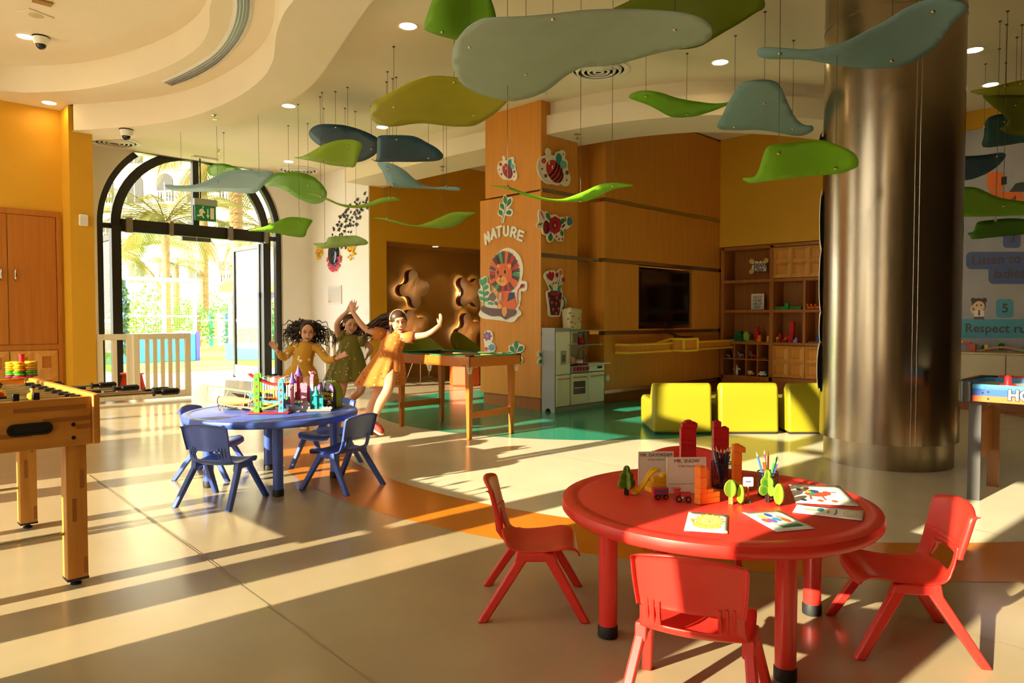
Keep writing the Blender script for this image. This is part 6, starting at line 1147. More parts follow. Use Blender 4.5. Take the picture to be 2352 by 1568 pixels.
# pencil pots
meshm = mat('mesh_black', '#171615', .4)
def pot(label, px, py, r, h, pencils, seed):
    loc = rt(px, py); t = thing('pencil_pot', label, 'pencil pot', loc, 0, 'black mesh pencil pots')
    b = B(); n = 28
    for k in range(12): b.tube([(r * (.92 + .08 * k / 11) * cos(i * 2 * pi / 24), r * (.92 + .08 * k / 11) * sin(i * 2 * pi / 24), .003 + h * k / 11.5) for i in range(24)], .0007, 3, closed=True)
    for i in range(n): a = i * 2 * pi / n; b.tube([(r * .92 * cos(a), r * .92 * sin(a), 0), (r * cos(a), r * sin(a), h)], .0007, 3)
    b.build('mesh_wall', t, meshm, kind='stuff')
    b = B(); b.tube([(r * cos(i * 2 * pi / 32), r * sin(i * 2 * pi / 32), h) for i in range(32)], .0022, 6, closed=True); b.build('rim', t, meshm); b = B(); b.lathe([(0, .001), (r * .92, .001), (r * .92, .004), (0, .004)], 24); b.build('base', t, meshm)
    R2 = random.Random(seed)
    for i, c in enumerate(pencils):
        a = R2.uniform(0, 2 * pi); q = r * .55 * math.sqrt(R2.random()); lean = Vector((cos(a), sin(a), 0)) * R2.uniform(.1, .36); L = R2.uniform(.135, .172); m = mat('pencil_' + c.lstrip('#'), c, .35)
        p = thing('colour_pencil', '%s pencil in the %s' % (PN[c], 'left pot of dark pencils' if seed == 1 else 'right pot of bright pencils'), 'pencil', (loc[0] - lean.x * .04 + q * cos(a) * .5, loc[1] - lean.y * .04 + q * sin(a) * .5, loc[2] + .006), 0, 'pencils in the pots')
        dr = (Vector((0, 0, 1)) + lean).normalized(); tip = dr * L; q1 = dr * (L - .02)
        b = B(); b.tube([(0, 0, 0), q1], .0036, 6); b.build('barrel', p, m)
        tipw = i % 3 != 1; b = B(); b.tube([q1, dr * (L - .005)], [.0036, .0012], 6); b.build('wood_cone', p, mat('pencil_wood', '#E8B77C', .6)); b = B(); b.tube([dr * (L - .006), tip], [.0014, .0003], 6); b.build('lead', p, m)
PN = {'#2B2F6B': 'dark blue', '#1B1B1F': 'black', '#5A2A6E': 'purple', '#23344A': 'slate', '#E8E4DC': 'white', '#4A1E2A': 'maroon', '#A03070': 'magenta', '#E23A2E': 'red', '#F07A22': 'orange', '#37A84A': 'green', '#D02F7A': 'pink', '#6B4AA0': 'violet', '#2E6FB8': 'blue', '#8A5A2A': 'brown', '#5FBF3F': 'light green', '#F0B020': 'yellow'}
pot('black mesh pot crammed with dark pencils beside the white book', 1657, 1118, .040, .098, ['#2B2F6B', '#1B1B1F', '#5A2A6E', '#23344A', '#E8E4DC', '#2B2F6B', '#1B1B1F', '#4A1E2A', '#23344A', '#5A2A6E', '#1B1B1F', '#2B2F6B', '#23344A', '#1B1B1F', '#A03070', '#8A5A2A', '#2E6FB8', '#1B1B1F'], 1)
pot('black mesh pot of bright colour pencils near the drawings', 1763, 1138, .037, .09, ['#E23A2E', '#F07A22', '#37A84A', '#D02F7A', '#6B4AA0', '#2E6FB8', '#5FBF3F', '#E23A2E', '#F07A22', '#37A84A', '#8A5A2A', '#F0B020'], 4)
t = thing('toy_road_sign', 'small white toy road sign on a wooden post', 'toy sign', rt(1718, 1153), CA_)
b = B(); b.lathe([(.012, 0), (.012, .006), (.005, .01)], 14); b.build('base', t, bDG); b = B(); b.cyl((0, 0, .008), (0, 0, .06), .003, n=8); b.build('post', t, tw); b = B(); b.prism(rrect(-.018, .058, .018, .092, .004), (0, -.002, 0), (1, 0, 0), (0, 0, 1), (0, 1, 0), .004); b.build('plate', t, white); b = B(); b.box((-.01, -.0026, .074), (.01, -.002, .077)); b.build('bar_print', t, iK)
# drawings
def paper(label, quad, marks, z=ZR):
    t = thing('drawing_sheet', label, 'drawing', rt(*quad[0]), 0, 'drawings on the red table'); o = Vector(t.location); W4 = [PZ(*q, ZR) - o for q in quad]
    f = lambda u, v: W4[0] * (1 - u) * (1 - v) + W4[1] * u * (1 - v) + W4[2] * u * v + W4[3] * (1 - u) * v
    b = B(); b.grid(lambda u, v: f(u, v) + Vector((0, 0, .0012 + .002 * max(0, abs(u - .5) - .35) * 4 * random.random())), 8, 6); b.build('sheet', t, mat('paper_bright', '#F2EFE6', .7), solid=.0004)
    for i, (poly, m) in enumerate(marks): b = B(); b.add([f(*p) + Vector((0, 0, .0026 + .00006 * i)) for p in poly], [tuple(range(len(poly)))]); b.build('crayon_mark', t, m, smooth=None)
iY, iYd = ink('drawyellow', '#EBDD6A'), ink('drawochre', '#D9B83A')
paper('drawing of a yellow lion, nearest the viewer on the red table', [(1582, 1175), (1672, 1183), (1671, 1226), (1571, 1219)], [(ell(.55, .42, .32, .3), iY), (ell(.5, .68, .34, .17), iY), (ell(.55, .42, .2, .19), ink('palelemon', '#F0E48A')), (ell(.13, .45, .05, .07), iYd), (stroke([(.14, .5), (.2, .65), (.3, .7)], .03), iYd), (ell(.5, .38, .02, .03), iYd), (ell(.62, .38, .02, .03), iYd), (ell(.56, .48, .025, .025), iO)] + [(ell(.55 + .33 * cos(a), .42 + .31 * sin(a), .03, .03, n=8), iYd) for a in [k * .45 for k in range(14)]])
paper('drawing of coloured eggs in green grass on the red table', [(1704, 1178), (1790, 1173), (1873, 1214), (1783, 1222)], [(ell(.3, .28, .09, .11), ink('eggyellow', '#D9CF5A')), (ell(.5, .22, .08, .1), ink('eggblue', '#2F55B5')), (ell(.22, .48, .09, .1), ink('eggred', '#C9605A')), (ell(.36, .5, .08, .11), ink('eggviolet', '#8E60B5')), (ell(.52, .45, .09, .1), ink('eggcyan', '#2F9FD0')), (ell(.68, .38, .09, .1), ink('eggpeach', '#E8A080')), (ell(.7, .52, .09, .1), iO)] + [([(.3 + k * .05, .85), (.27 + k * .055, .58 + .1 * (k % 2)), (.36 + k * .05, .85)], iDG if k % 2 else iG) for k in range(11)])
paper('drawing of a red animal with flowers, farthest of the drawings', [(1811, 1112), (1928, 1116), (1975, 1163), (1828, 1155)], [(ell(.42, .52, .2, .12), ink('drawred', '#C4553A')), (ell(.62, .45, .07, .1), ink('drawred', '')), (ell(.4, .38, .1, .08), wb), (ell(.35, .5, .06, .08), iG), (ell(.3, .42, .06, .06), iYd), (stroke([(.3, .6), (.28, .8)], .03), ink('drawred', '')), (stroke([(.5, .6), (.52, .8)], .03), ink('drawred', '')), (stroke([(.68, .4), (.8, .4)], .03), ink('drawred', '')), (ell(.15, .3, .05, .05), iN), (ell(.15, .85, .05, .05), iN), (ell(.42, .85, .05, .05), iO), (ell(.65, .85, .05, .05), iO), (ell(.3, .2, .05, .05), iO)])
paper('narrow drawing of a pale unicorn at the table edge', [(1832, 1158), (1984, 1174), (1980, 1196), (1820, 1177)], [(stroke([(.15, .5), (.33, .5)], .1), iYd), (ell(.38, .4, .05, .2), iT), (ell(.5, .45, .02, .06), iPk), (ell(.5, .6, .02, .06), iO), (stroke([(.6, .2), (.62, .5), (.6, .8)], .02), iGrey)] + [(ell(.82, .5, .1 - k * .02, .34 - k * .07), mm) for k, mm in enumerate((ink('unipink', '#E5B8B8'), ink('uniyellow', '#EBE3A8'), ink('unigreen', '#BFD8B0'), ink('unipale', '#F0E8E0')))])
# ================================================================ things on the blue table
ZB = .5065
def bt(px, py, z=ZB): p = PZ(px, py, z); return (p.x, p.y, z)
# open picture book
t = thing('picture_book', 'open picture book with a forest scene leaning behind the toy plane', 'book', bt(537, 938), CA_ - .3)
for s, w in ((1, .20), (-1, .05)):
    b = B(); b.T = Matrix.Rotation(-.22, 4, 'X') @ Matrix.Rotation(s * .25, 4, 'Z'); x0, x1 = (0, w) if s > 0 else (-w, 0); b.box((x0 - .09, 0, 0), (x1 - .09, .012, .205)); b.build('page_block', t, foam, bevel=.001)
    if s > 0: forest = mat('forest_print', '#332A10', .35, vs_=9, stretch=(3, 3, 1), col2='#5E4C1E'); b = B(); b.T = Matrix.Rotation(-.22, 4, 'X') @ Matrix.Rotation(.25, 4, 'Z'); b.box((-.085, -.001, .004), (w - .094, .0002, .201)); b.build('forest_picture', t, forest)
for p, m in ((circ(.06, .075, .016, .014, 14), iR), (circ(.06, .062, .010, .010, 12), skinp), ([(.05, .05), (.07, .05), (.078, .01), (.042, .01)], red)): b = B(); b.T = Matrix.Rotation(-.22, 4, 'X') @ Matrix.Rotation(.25, 4, 'Z'); b.flat(p, (0, -.0016, 0), (1, 0, 0), (0, 0, 1)); b.build('figure_print', t, m)
# biplane
wl = wood('balsa', '#DCC595', '#E8D6AC', .5, stretch=(4, 20, 20)); wl2 = wood('balsa_dark', '#D9A85E', '#E0B874', .5, stretch=(4, 20, 20))
t = thing('toy_biplane', 'pale wooden toy biplane at the edge of the blue table', 'toy plane', bt(522, 944), CA_ - .12)
b = B(); b.T = Matrix.Translation((-.05, 0, .072)) @ Matrix.Rotation(pi / 2, 4, 'Y') ; b.lathe([(0, -.01), (.024, -.008), (.029, 0), (.032, .02), (.032, .08), (.024, .16), (.012, .235), (0, .24)], 20); b.build('fuselage', t, wl2)
b = B(); b.T = Matrix.Translation((-.062, 0, .072)) @ Matrix.Rotation(pi / 2, 4, 'Y'); b.lathe([(0, -.004), (.034, -.004), (.034, .004), (0, .004)], 22); b.build('nose_disc', t, foam)
for z in (.045, .155): b = B(); b.T = Matrix.Rotation(.12, 4, 'Y') @ Matrix.Rotation(0, 4, 'Z'); b.box((-.19, -.03, z - .002), (.19, .03, z + .002)); b.build('wing', t, wl, bevel=.0015)
for x in (-.16, -.12, .12, .155): b = B(); b.T = Matrix.Rotation(.12, 4, 'Y'); b.cyl((x, -.015, .045), (x + .006, -.015, .155), .003, n=8); b.build('wing_strut', t, wl)
for x0, x1 in ((-.07, -.045), (.0, -.022)): b = B(); b.T = Matrix.Rotation(.12, 4, 'Y'); b.cyl((x0, 0, .155), (x1, 0, .10), .003, n=8); b.build('cabane_strut', t, wl)
for y in (-.028, .028): b = B(); b.tube([(-.055, y, .045), (-.04, y, .004), (-.02, y, .045)], .0035, 6); b.build('landing_gear', t, mat('gear_brown', '#7A5A3A', .5))
b = B(); b.prism(circ(.2, .1, .022, .03, 18), (0, -.002, 0), (1, 0, 0), (0, 0, 1), (0, 1, 0), .004); b.build('tail_fin', t, wl2); b = B(); b.box((.165, -.05, .075), (.2, .05, .079)); b.build('tailplane', t, wl)
# row of books
names = ['#7A9A8A', '#2E4A5A', '#8A7A5A', '#C9B08A', '#A8B4BC', '#D05A3A', '#C94A3A', '#E0A030', '#C9B89A', '#8A5A3A', '#4A5A6A', '#2E3A3A', '#B09A6A', '#5A6A4A']; p0 = Vector(bt(602, 926)); Rv = Vector((_R.x, _R.y, 0))
for i, c in enumerate(names):
    m = mat('spine_' + c[1:], c, .5); q = p0 + Rv * (i * .0195); t = thing('comic_book', 'slim storybook number %s from the left in the row behind the ramp toy' % ('one', 'two', 'three', 'four', 'five', 'six', 'seven', 'eight', 'nine', 'ten', 'eleven', 'twelve', 'thirteen', 'fourteen')[i], 'book', q, CA_, 'row of storybooks on the blue table')
    h = .2 - .006 * (i % 2); b = B(); b.box((0, 0, 0), (.0182, .13, h)); b.build('cover', t, m, bevel=.0015)
    b = B(); b.box((.003, -.0008, .045), (.0152, .0, h - .04)); b.build('spine_label', t, mat('spine_pale', '#E0D0B0', .6))
    b = B(); b.box((.003, -.0008, .01), (.0152, .0, .03)); b.build('spine_mark', t, iR if i % 3 else iK)
# ramp racer
tg_, tb_, ty_, trd = mat('ramp_green', '#6CB52A', .4), mat('ramp_blue', '#5C9CB8', .4), mat('ramp_yellow', '#F0B323', .4), mat('ramp_red', '#D4242A', .4)
t = thing('ramp_racer', 'wooden ramp racer toy with green and blue posts and four tracks', 'toy', bt(619, 949), CA_ + .05)
b = B(); b.box((-.135, -.045, 0), (.135, .045, .009)); b.build('base', t, trd, bevel=.003)
def post(x, m, h): 
    b = B(); o = spline([(x - .018, .009), (x - .016, h * .3), (x - .021, h * .6), (x - .018, h - .02), (x - .01, h - .003), (x, h), (x + .01, h - .003), (x + .018, h - .02), (x + .021, h * .6), (x + .017, h * .3), (x + .019, .009)], 3, False)
    for y in (-.032, .02): b = B(); b.prism([tuple(q) for q in o], (0, y, 0), (1, 0, 0), (0, 0, 1), (0, 1, 0), .01); pp = b.build('post', t, m, bevel=.002)
    for k in range(5): b = B(); b.prism(leaf(x - .006 + .004 * (k % 2), h * .12 + k * h * .17, x + .004, h * .12 + k * h * .17 + .022, .007), (0, -.0328, 0), (1, 0, 0), (0, 0, 1), (0, 1, 0), .0008); b.build('leaf_print', pp, iR if k % 2 else iDG)
post(-.075, tg_, .275); post(.085, tb_, .235)
for pts, m in (([(-.135, .262), (-.06, .22), (.03, .19), (.13, .195)], trd), ([(-.115, .135), (-.03, .138), (.06, .165), (.13, .205)], ty_), ([(-.14, .125), (-.06, .09), (.03, .07), (.11, .075)], tb_), ([(-.115, .022), (-.03, .03), (.06, .06), (.13, .1)], tg_)):
    c = spline(pts, 5, False); b = B(); b.add([(p.x, y, p.y + z) for p in c for y, z in ((-.021, .014), (-.019, 0), (.018, 0), (.02, .014))], [(4 * i + j, 4 * i + j + 1, 4 * i + j + 5, 4 * i + j + 4) for i in range(len(c) - 1) for j in range(3)]); b.build('track', t, m, solid=.003)
t = thing('toy_crocodile', 'orange plastic toy animal with black eyes behind the ramp racer', 'toy animal', bt(624, 938), CA_)
b = B(); b.ell((-.02, 0, .028), (.042, .03, .026), 16, 10); b.build('jaw', t, bOr); b = B(); b.ell((-.02, 0, .062), (.044, .03, .022), 16, 10); b.build('head', t, bOr); b = B(); b.ell((.05, .0, .04), (.045, .025, .03), 14, 9); b.build('body', t, bOr); b = B(); b.box((.0, .03, 0), (.012, .045, .13)); b.build('lever', t, yel, bevel=.003)
for x in (-.03, .0): b = B(); b.ell((x, -.026, .07), .007, 10, 6); b.build('eye', t, black)
# castle
cp, cpk, ct, cpu, cgr, cst, clb = dk('rose', '#E88FA8'), dk('hotpink', '#E5326F'), dk('teal', '#2FA7A5'), dk('purple', '#7E4FB0'), dk('cherry', '#A8123A'), dk('stone', '#A89A86'), dk('iceblue', '#A9C7D6')
t = thing('toy_castle', 'pink and teal toy brick castle with purple cone roofs', 'toy castle', bt(718, 942), CA_ + .12)
b = B(); b.box((-.155, -.075, 0), (.135, .08, .016)); b.build('baseplate', t, cst, bevel=.002)
def cbrick(n_, x, y, z, nx, ny, h, m): b = B(); duplo(b, x, y, z, nx, ny, h, .012); b.build(n_, t, m, bevel=.001, seg=1)
for k in range(8): cbrick('brick', -.15, .0, .016 + k * .0215, 1, 1, .021, cp); cbrick('brick', -.085, .01, .016 + k * .0215, 2, 1, .021, cp)
for k in range(4): cbrick('brick', -.122, .012, .03 + k * .024, 1, 1, .0235, cgr)
for k in range(9): cbrick('brick', -.115, .04, .016 + k * .0245, 1, 1, .024, cpk)
for k in range(3): cbrick('brick', -.04, .03, .016 + k * .05, 1, 1, .049, cpk)
for x, y, z, h in ((-.138, .012, .19, .075), (-.103, .052, .237, .075)): b = B(); b.lathe([(.03, 0), (.03, .004), (.012, h * .55), (.003, h), (0, h)], 22, (x, y, z)); b.build('cone_roof', t, cpu)
for k in range(5): cbrick('brick', -.015, -.01, .016 + k * .03, 1, 1, .0295, ct if k < 4 else clb); cbrick('brick', .02, .0, .016 + k * .03, 1, 1, .0295, ct) if k < 3 else None
for k in range(3): cbrick('brick', -.015, -.01, .167 + k * .022, 1, 1, .0215, cp if k else clb)
cbrick('brick', -.012, -.012, .233, 1, 1, .02, cp)
for i in range(6): b = B(); b.ell((.0 + .018 * cos(i), .0 + .012 * sin(i), .262 + .006 * (i % 2)), .008, 8, 5); b.build('blossom', t, cpk if i % 2 else white)
for k in range(3): cbrick('brick', .03, -.04, .016 + k * .03, 2, 1, .0295, ct)
cbrick('brick', .015, -.05, .016, 1, 1, .085, ct); b = B(); b.lathe([(.028, 0), (.028, .008), (.022, .01), (.012, .04), (.003, .065), (0, .066)], 20, (.03, -.036, .105)); b.build('cone_roof', t, ct)
b = B(); b.prism([(.042, .03), (.042, .045), (.054, .056), (.066, .045), (.066, .03)], (0, -.0412, 0), (1, 0, 0), (0, 0, 1), (0, 1, 0), .001); b.build('arch_door', t, dk('deepteal', '#0E5A66'))
for x in (-.15, -.105): b = B(); b.prism([(x, .016), (x + .042, .016), (x + .042, .045), (x + .021, .035), (x, .048)], (0, -.07, 0), (1, 0, 0), (0, 0, 1), (0, 1, 0), .012); b.build('wall_brick', t, clb, bevel=.001)
b = B(); b.prism([(-.055, .016), (-.005, .016), (-.005, .05), (-.03, .075), (-.055, .05)], (0, -.07, 0), (1, 0, 0), (0, 0, 1), (0, 1, 0), .03); b.build('gable_brick', t, cst, bevel=.001)
b = B(); b.lathe([(.022, 0), (.018, .02), (.006, .04), (.004, .045)], 14, (-.085, -.045, .016)); b.build('fountain', t, ct); b = B(); [b.ell((-.085 + .018 * cos(i * 1.6), -.045 + .01 * sin(i * 1.6), .066), .01, 8, 5) for i in range(4)]; b.build('plant', t, dk('mint', '#C8DDB0'), kind='stuff')
cbrick('brick', .07, -.07, .016, 3, 1, .012, dk('mint', ''))
# suitcase
t = thing('story_case', 'black rounded case lettered SLEEPING BEAUTY with green sides', 'case', bt(748, 936), CA_ - .35)
prof = [(-.085, 0), (.085, 0), (.085, .10)] + [(.085 * cos(a), .10 + .095 * sin(a)) for a in [pi * i / 14 for i in range(1, 14)]] + [(-.085, .10)]
b = B(); b.prism(prof, (0, 0, 0), (1, 0, 0), (0, 0, 1), (0, 1, 0), .008); b.build('front_panel', t, mat('case_black', '#1F1A22', .35)); b = B(); b.prism(prof, (0, .008, 0), (1, 0, 0), (0, 0, 1), (0, 1, 0), .07); b.build('side_band', t, mat('case_green', '#8FA31E', .45)); b = B(); b.prism(prof, (0, .078, 0), (1, 0, 0), (0, 0, 1), (0, 1, 0), .006); b.build('back_panel', t, mat('case_black', ''))
text_mesh('lettering', 'SLEEPING', .03, t, yel, (0, -.0008, .09), (1, 0, 0), (0, 0, 1), .0004, .001, width=.125, arc=.25); text_mesh('lettering', 'BEAUTY', .026, t, yel, (.005, -.0008, .058), (1, 0, 0), (0, 0, 1), .0004, .001, width=.09)
for poly, m in (([(-.03, .19), (.0, .192), (-.014, .125)], iW), ([(.01, .02), (.05, .028), (.045, .042), (.012, .03)], iLO), (ell(.03, .045, .014, .01), iW), ([(-.07, .11), (-.03, .16), (-.05, .175), (-.08, .13)], iP), ([(.03, .15), (.07, .11), (.075, .13), (.045, .17)], iP)): b = B(); b.flat(poly, (0, -.0006, 0), (1, 0, 0), (0, 0, 1)); b.build('print', t, m)

b = B(); b.tube(spline([(-.03, .04, .192), (-.022, .04, .215), (.022, .04, .215), (.03, .04, .192)], 4, False), .005, 8); b.build('handle', t, mat('case_black', ''))
# ================================================================ the garden beyond the glass
pave = mat('paving', '#D8CDB8', .8, var=.04, vs_=2); turf = mat('turf', '#7FB32E', .9, var=.1, vs_=14, bump=.3, bs=90)
b = B(); b.box((-60, -60, -.3), (-.65, 80, -.03)); b.box((-.65, 12.65, -.3), (80, 80, -.03)); b.box((11.4, -60, -.3), (80, 12.65, -.03)); struct(b, 'ground', 'pale paving outside', m=pave)
b = B(); b.box((-.65, 12.65, -.05), (11.4, 12.9, -.002)); struct(b, 'threshold', 'stone door threshold', m=pave)
b = B(); b.box((0, 16.2, -.03), (60, 60, -.012)); struct(b, 'lawn', 'bright artificial turf of the playground', m=turf)
def gp(px, py, z=0): p = PZ(px, py, z); return (p.x, p.y, z)
# play cage on a blue base
t = thing('play_cage', 'netted play cage with cream posts on a blue box in the garden', 'play equipment', (6.0, 19.9, 0)); cr = mat('cage_cream', '#E8D9A0', .5); cy = mat('net_yellow', '#E5C84A', .7)
b = B(); b.box((-.6, 0, -.012), (1.75, 1.6, .72)); b.build('base_box', t, mat('pool_blue', '#3F9AD0', .5), bevel=.02); b = B(); b.box((1.75, -.02, -.012), (1.85, 1.62, .78)); b.build('corner_post', t, mat('pool_violet', '#5A4AA8', .5))
for x in (.95, 1.75): b = B(); b.cyl((x, .05, .72), (x, .05, 2.2), .05, n=12); b.build('post', t, cr)
b = B(); b.cyl((-.02, .05, .3), (-.02, .05, 2.12), .06, n=12); b.build('post', t, mat('post_blue', '#3A56C0', .5))
b = B(); b.cyl((-.6, .05, 2.15), (1.85, .05, 2.15), .06, n=12); b.build('beam', t, cr); b = B(); b.cyl((-.6, .05, 1.2), (1.85, .05, 1.2), .025, n=10); b.build('rail', t, white)
b = B()
for k in range(40):
    x = -.6 + k * .06; b.tube([(x, .06, .75), (x, .06, 2.1)], .004, 3)
for k in range(24): z = .76 + k * .056; b.tube([(-.6, .06, z), (1.75, .06, z)], .004, 3)
b.build('net', t, cy, kind='stuff')
# pencil fence
fc = ['#2E6FC0', '#D8432A', '#D9A860', '#E0B870', '#2FA88A', '#D9A860', '#E8D9C0', '#E8E0D0', '#2E5FB0', '#D8432A', '#D9A860', '#E0B870', '#2FA88A', '#2E6FC0', '#D8432A', '#E0B870', '#2E6FC0', '#E58A2A', '#D8432A', '#E0B870', '#2FA88A', '#D9A860']
t = thing('picket_fence', 'colourful pencil-shaped picket fence with white rails across the lawn', 'fence')
a, c = AT(446, 782, 29), AT(665, 776, 33); dv = (c - a); n = 25
for i in range(n):
    p = a + dv * (i / n); u = dv.normalized(); w = .1; b = B(); z0 = .0; b.prism([(-w, z0), (w, z0), (w, 1.2), (0, 1.42), (-w, 1.2)], (p.x, p.y, 0), (u.x, u.y, 0), (0, 0, 1), (-u.y, u.x, 0), .05); b.build('picket', t, mat('picket_' + fc[i % 22][1:], fc[i % 22], .6))
for z in (.35, 1.05): b = B(); u = dv.normalized(); b.prism([(0, z - .04), (dv.length, z - .04), (dv.length, z + .04), (0, z + .04)], (a.x, a.y, 0), (u.x, u.y, 0), (0, 0, 1), (-u.y, u.x, 0), -.03); b.build('rail', t, white)
# playhouse with bead frame
p = AT(575, 800, 20); t = thing('play_house', 'yellow-roofed playhouse with a bead counting frame seen through the door glass', 'play equipment', (p.x, p.y, 0), CA_)
for x in (-.55, .55): b = B(); b.cyl((x, 0, 0), (x, 0, 1.9), .05, n=10); b.build('post', t, white)
b = B(); b.prism([(-.75, 1.85), (.75, 1.85), (.6, 2.15), (-.6, 2.15)], (0, -.3, 0), (1, 0, 0), (0, 0, 1), (0, 1, 0), .6); b.build('roof', t, yel); b = B(); b.box((-.7, -.32, 1.72), (.7, .3, 1.85)); b.build('fascia', t, mat('pool_violet', ''))
for k in range(9):
    z = .7 + k * .12; b = B(); b.cyl((-.55, 0, z), (.55, 0, z), .008, n=6); rd = b.build('bead_rod', t, chrome)
    for j in range(7): b = B(); b.ell((-.45 + j * .07 + .04 * (k % 4), 0, z), (.03, .045, .045), 8, 6); b.build('bead', rd, (yel, red, bDG, iO)[(k + j // 3) % 4])
b = B(); b.box((-.6, -.25, 0), (.6, .3, .45)); b.build('counter', t, mat('cage_teal', '#3A8AA8', .5))
p = gp(256, 892); t = thing('plastic_stool', 'red plastic stool outside behind the garden gate', 'stool', (3.7, 12.0, 0), .4); b = B(); b.lathe([(0, .27), (.15, .27), (.17, .285), (.17, .30), (.15, .31), (0, .31)], 24); b.build('seat', t, redp)
for k in range(4): a_ = k * pi / 2 + .3; b = B(); hexa(b, (.2 * cos(a_), .2 * sin(a_), 0), (.018, .018), (.11 * cos(a_), .11 * sin(a_), .275), (.03, .03)); b.build('leg', t, redp)
# palms
bark = mat('palm_bark', '#8A6A44', .9, var=.2, vs_=8, bump=.6, bs=14); frond_m = mat('frond_green', '#7A7234', .6, tl=.35); frond_y = mat('frond_dry', '#9C7E3E', .7, tl=.35)
def frond_mesh(m, L=2.6, droop=.9):
    b = B(); n = 26; P = []
    for i in range(n + 1): s = i / n; P.append(Vector((L * s * (1 - .18 * s), 0, .75 * L * s * .5 - droop * L * .55 * s * s)))
    b.tube(P, [.022 * (1 - .85 * i / n) for i in range(n + 1)], 4, caps=False)
    for i in range(3, n + 1):
        t_ = (P[min(i + 1, n)] - P[i - 1]).normalized(); w = .62 * sin(pi * (i / n) ** .7) ** .6 * .75 + .08
        for s in (-1, 1):
            tip = P[i] + t_ * w * .75 + Vector((0, s * w * .62, -w * .38)); q = t_ * .016; mid = (P[i] + tip) / 2 + Vector((0, 0, .02))
            b.add([P[i] - q, P[i] + q, mid + q * 1.3, tip, mid - q * 1.3], [(0, 1, 2, 3, 4)])
    o = b.build('frond', None, m); me = o.data; bpy.data.objects.remove(o); return me
FM = [frond_mesh(frond_m), frond_mesh(frond_m, 2.4, 1.25), frond_mesh(frond_y, 2.0, 1.6)]
def palm(label, x, y, h, r, s, nf=22, seed=1):
    t = thing('palm_tree', label, 'palm tree', (x, y, 0), 0, 'palm trees in the garden'); R2 = random.Random(seed); prof = []
    for k in range(int(h / .3) + 1): z = k * .3; prof += [(r * 1.08, z), (r * .95, z + .26)]
    prof = [q for q in prof if q[1] <= h] + [(r * .6, h + .1), (0, h + .15)]
    b = B(); b.lathe(prof, 12, (0, 0, -.05)); b.build('trunk', t, bark)
    for i in range(nf):
        el_ = R2.random(); f = bpy.data.objects.new('frond', FM[0 if el_ > .5 else 1 if el_ > .2 else 2]); COL.objects.link(f); f.parent = t; f.location = (0, 0, h); f.rotation_euler = (R2.uniform(-.15, .15), -.75 * (el_ - .35), i * 2.39996 + R2.uniform(-.2, .2)); k = s * R2.uniform(.85, 1.12); f.scale = (k, k, k)
    return t
def pxy(px, D): p = AT(px, 730, D); return p.x, p.y
palm('feathery palm in the middle of the arched window', *pxy(383, 21), 3.9, .11, 1.15, 24, 1); palm('thick-trunked palm behind the exit sign side of the arch', *pxy(545, 25), 6.6, .22, 1.5, 26, 2); palm('slender palm with a small crown in the doorway', *pxy(406, 30), 3.3, .12, .55, 16, 3); palm('tall palm whose crown fills the top of the arch', *pxy(470, 31), 8.6, .18, 1.3, 22, 5); palm('low palm at the left edge of the arch', *pxy(262, 24), 3.2, .18, 1.2, 20, 6); palm('palm behind the thick-trunked one', *pxy(610, 33), 5.2, .2, 1.4, 20, 8)
palm('palm outside the sunny side windows', -6.0, 6.95, 1.75, .14, .95, 15, 9)
def bush(label, px, D, w, h, n, seed, m=None):
    p = AT(px, 730, D); t = thing('garden_bush', label, 'bush', (p.x, p.y, 0), 0, 'garden bushes'); R2 = random.Random(seed); b = B()
    for i in range(n):
        a, q = R2.uniform(0, 2 * pi), math.sqrt(R2.random()); c = Vector((w * q * cos(a), w * .6 * q * sin(a), h * (.1 + .9 * R2.random() * (1 - .45 * q)))); u = Vector((R2.uniform(-1, 1), R2.uniform(-1, 1), R2.uniform(-1, 1))).normalized(); v = u.orthogonal().normalized(); s = R2.uniform(.05, .1)
        b.add([c - u * s, c + v * s * .5, c + u * s, c - v * s * .5], [(0, 1, 2, 3)])
    b.build('foliage', t, m or mat('bush_green', '#5E8A2E', .7, tl=.3), kind='stuff'); b = B(); [b.tube([(0, 0, 0), (w * .4 * cos(k * 1.3), w * .3 * sin(k * 1.3), h * .7)], [.03, .01], 5) for k in range(5)]; b.build('stems', t, bark)
bush('leafy green bush behind the pencil fence', 505, 37, 1.9, 3.1, 2600, 3); bush('green climbing hedge outside the left door leaf', 236, 16, .55, 2.9, 1800, 5, mat('hedge_green', '#3E5A1E', .7, tl=.2)); bush('low green bush behind the play cage', 330, 25, 2.4, 2.4, 2600, 7); bush('bush beyond the playhouse', 620, 27, 1.8, 2.6, 2000, 9)
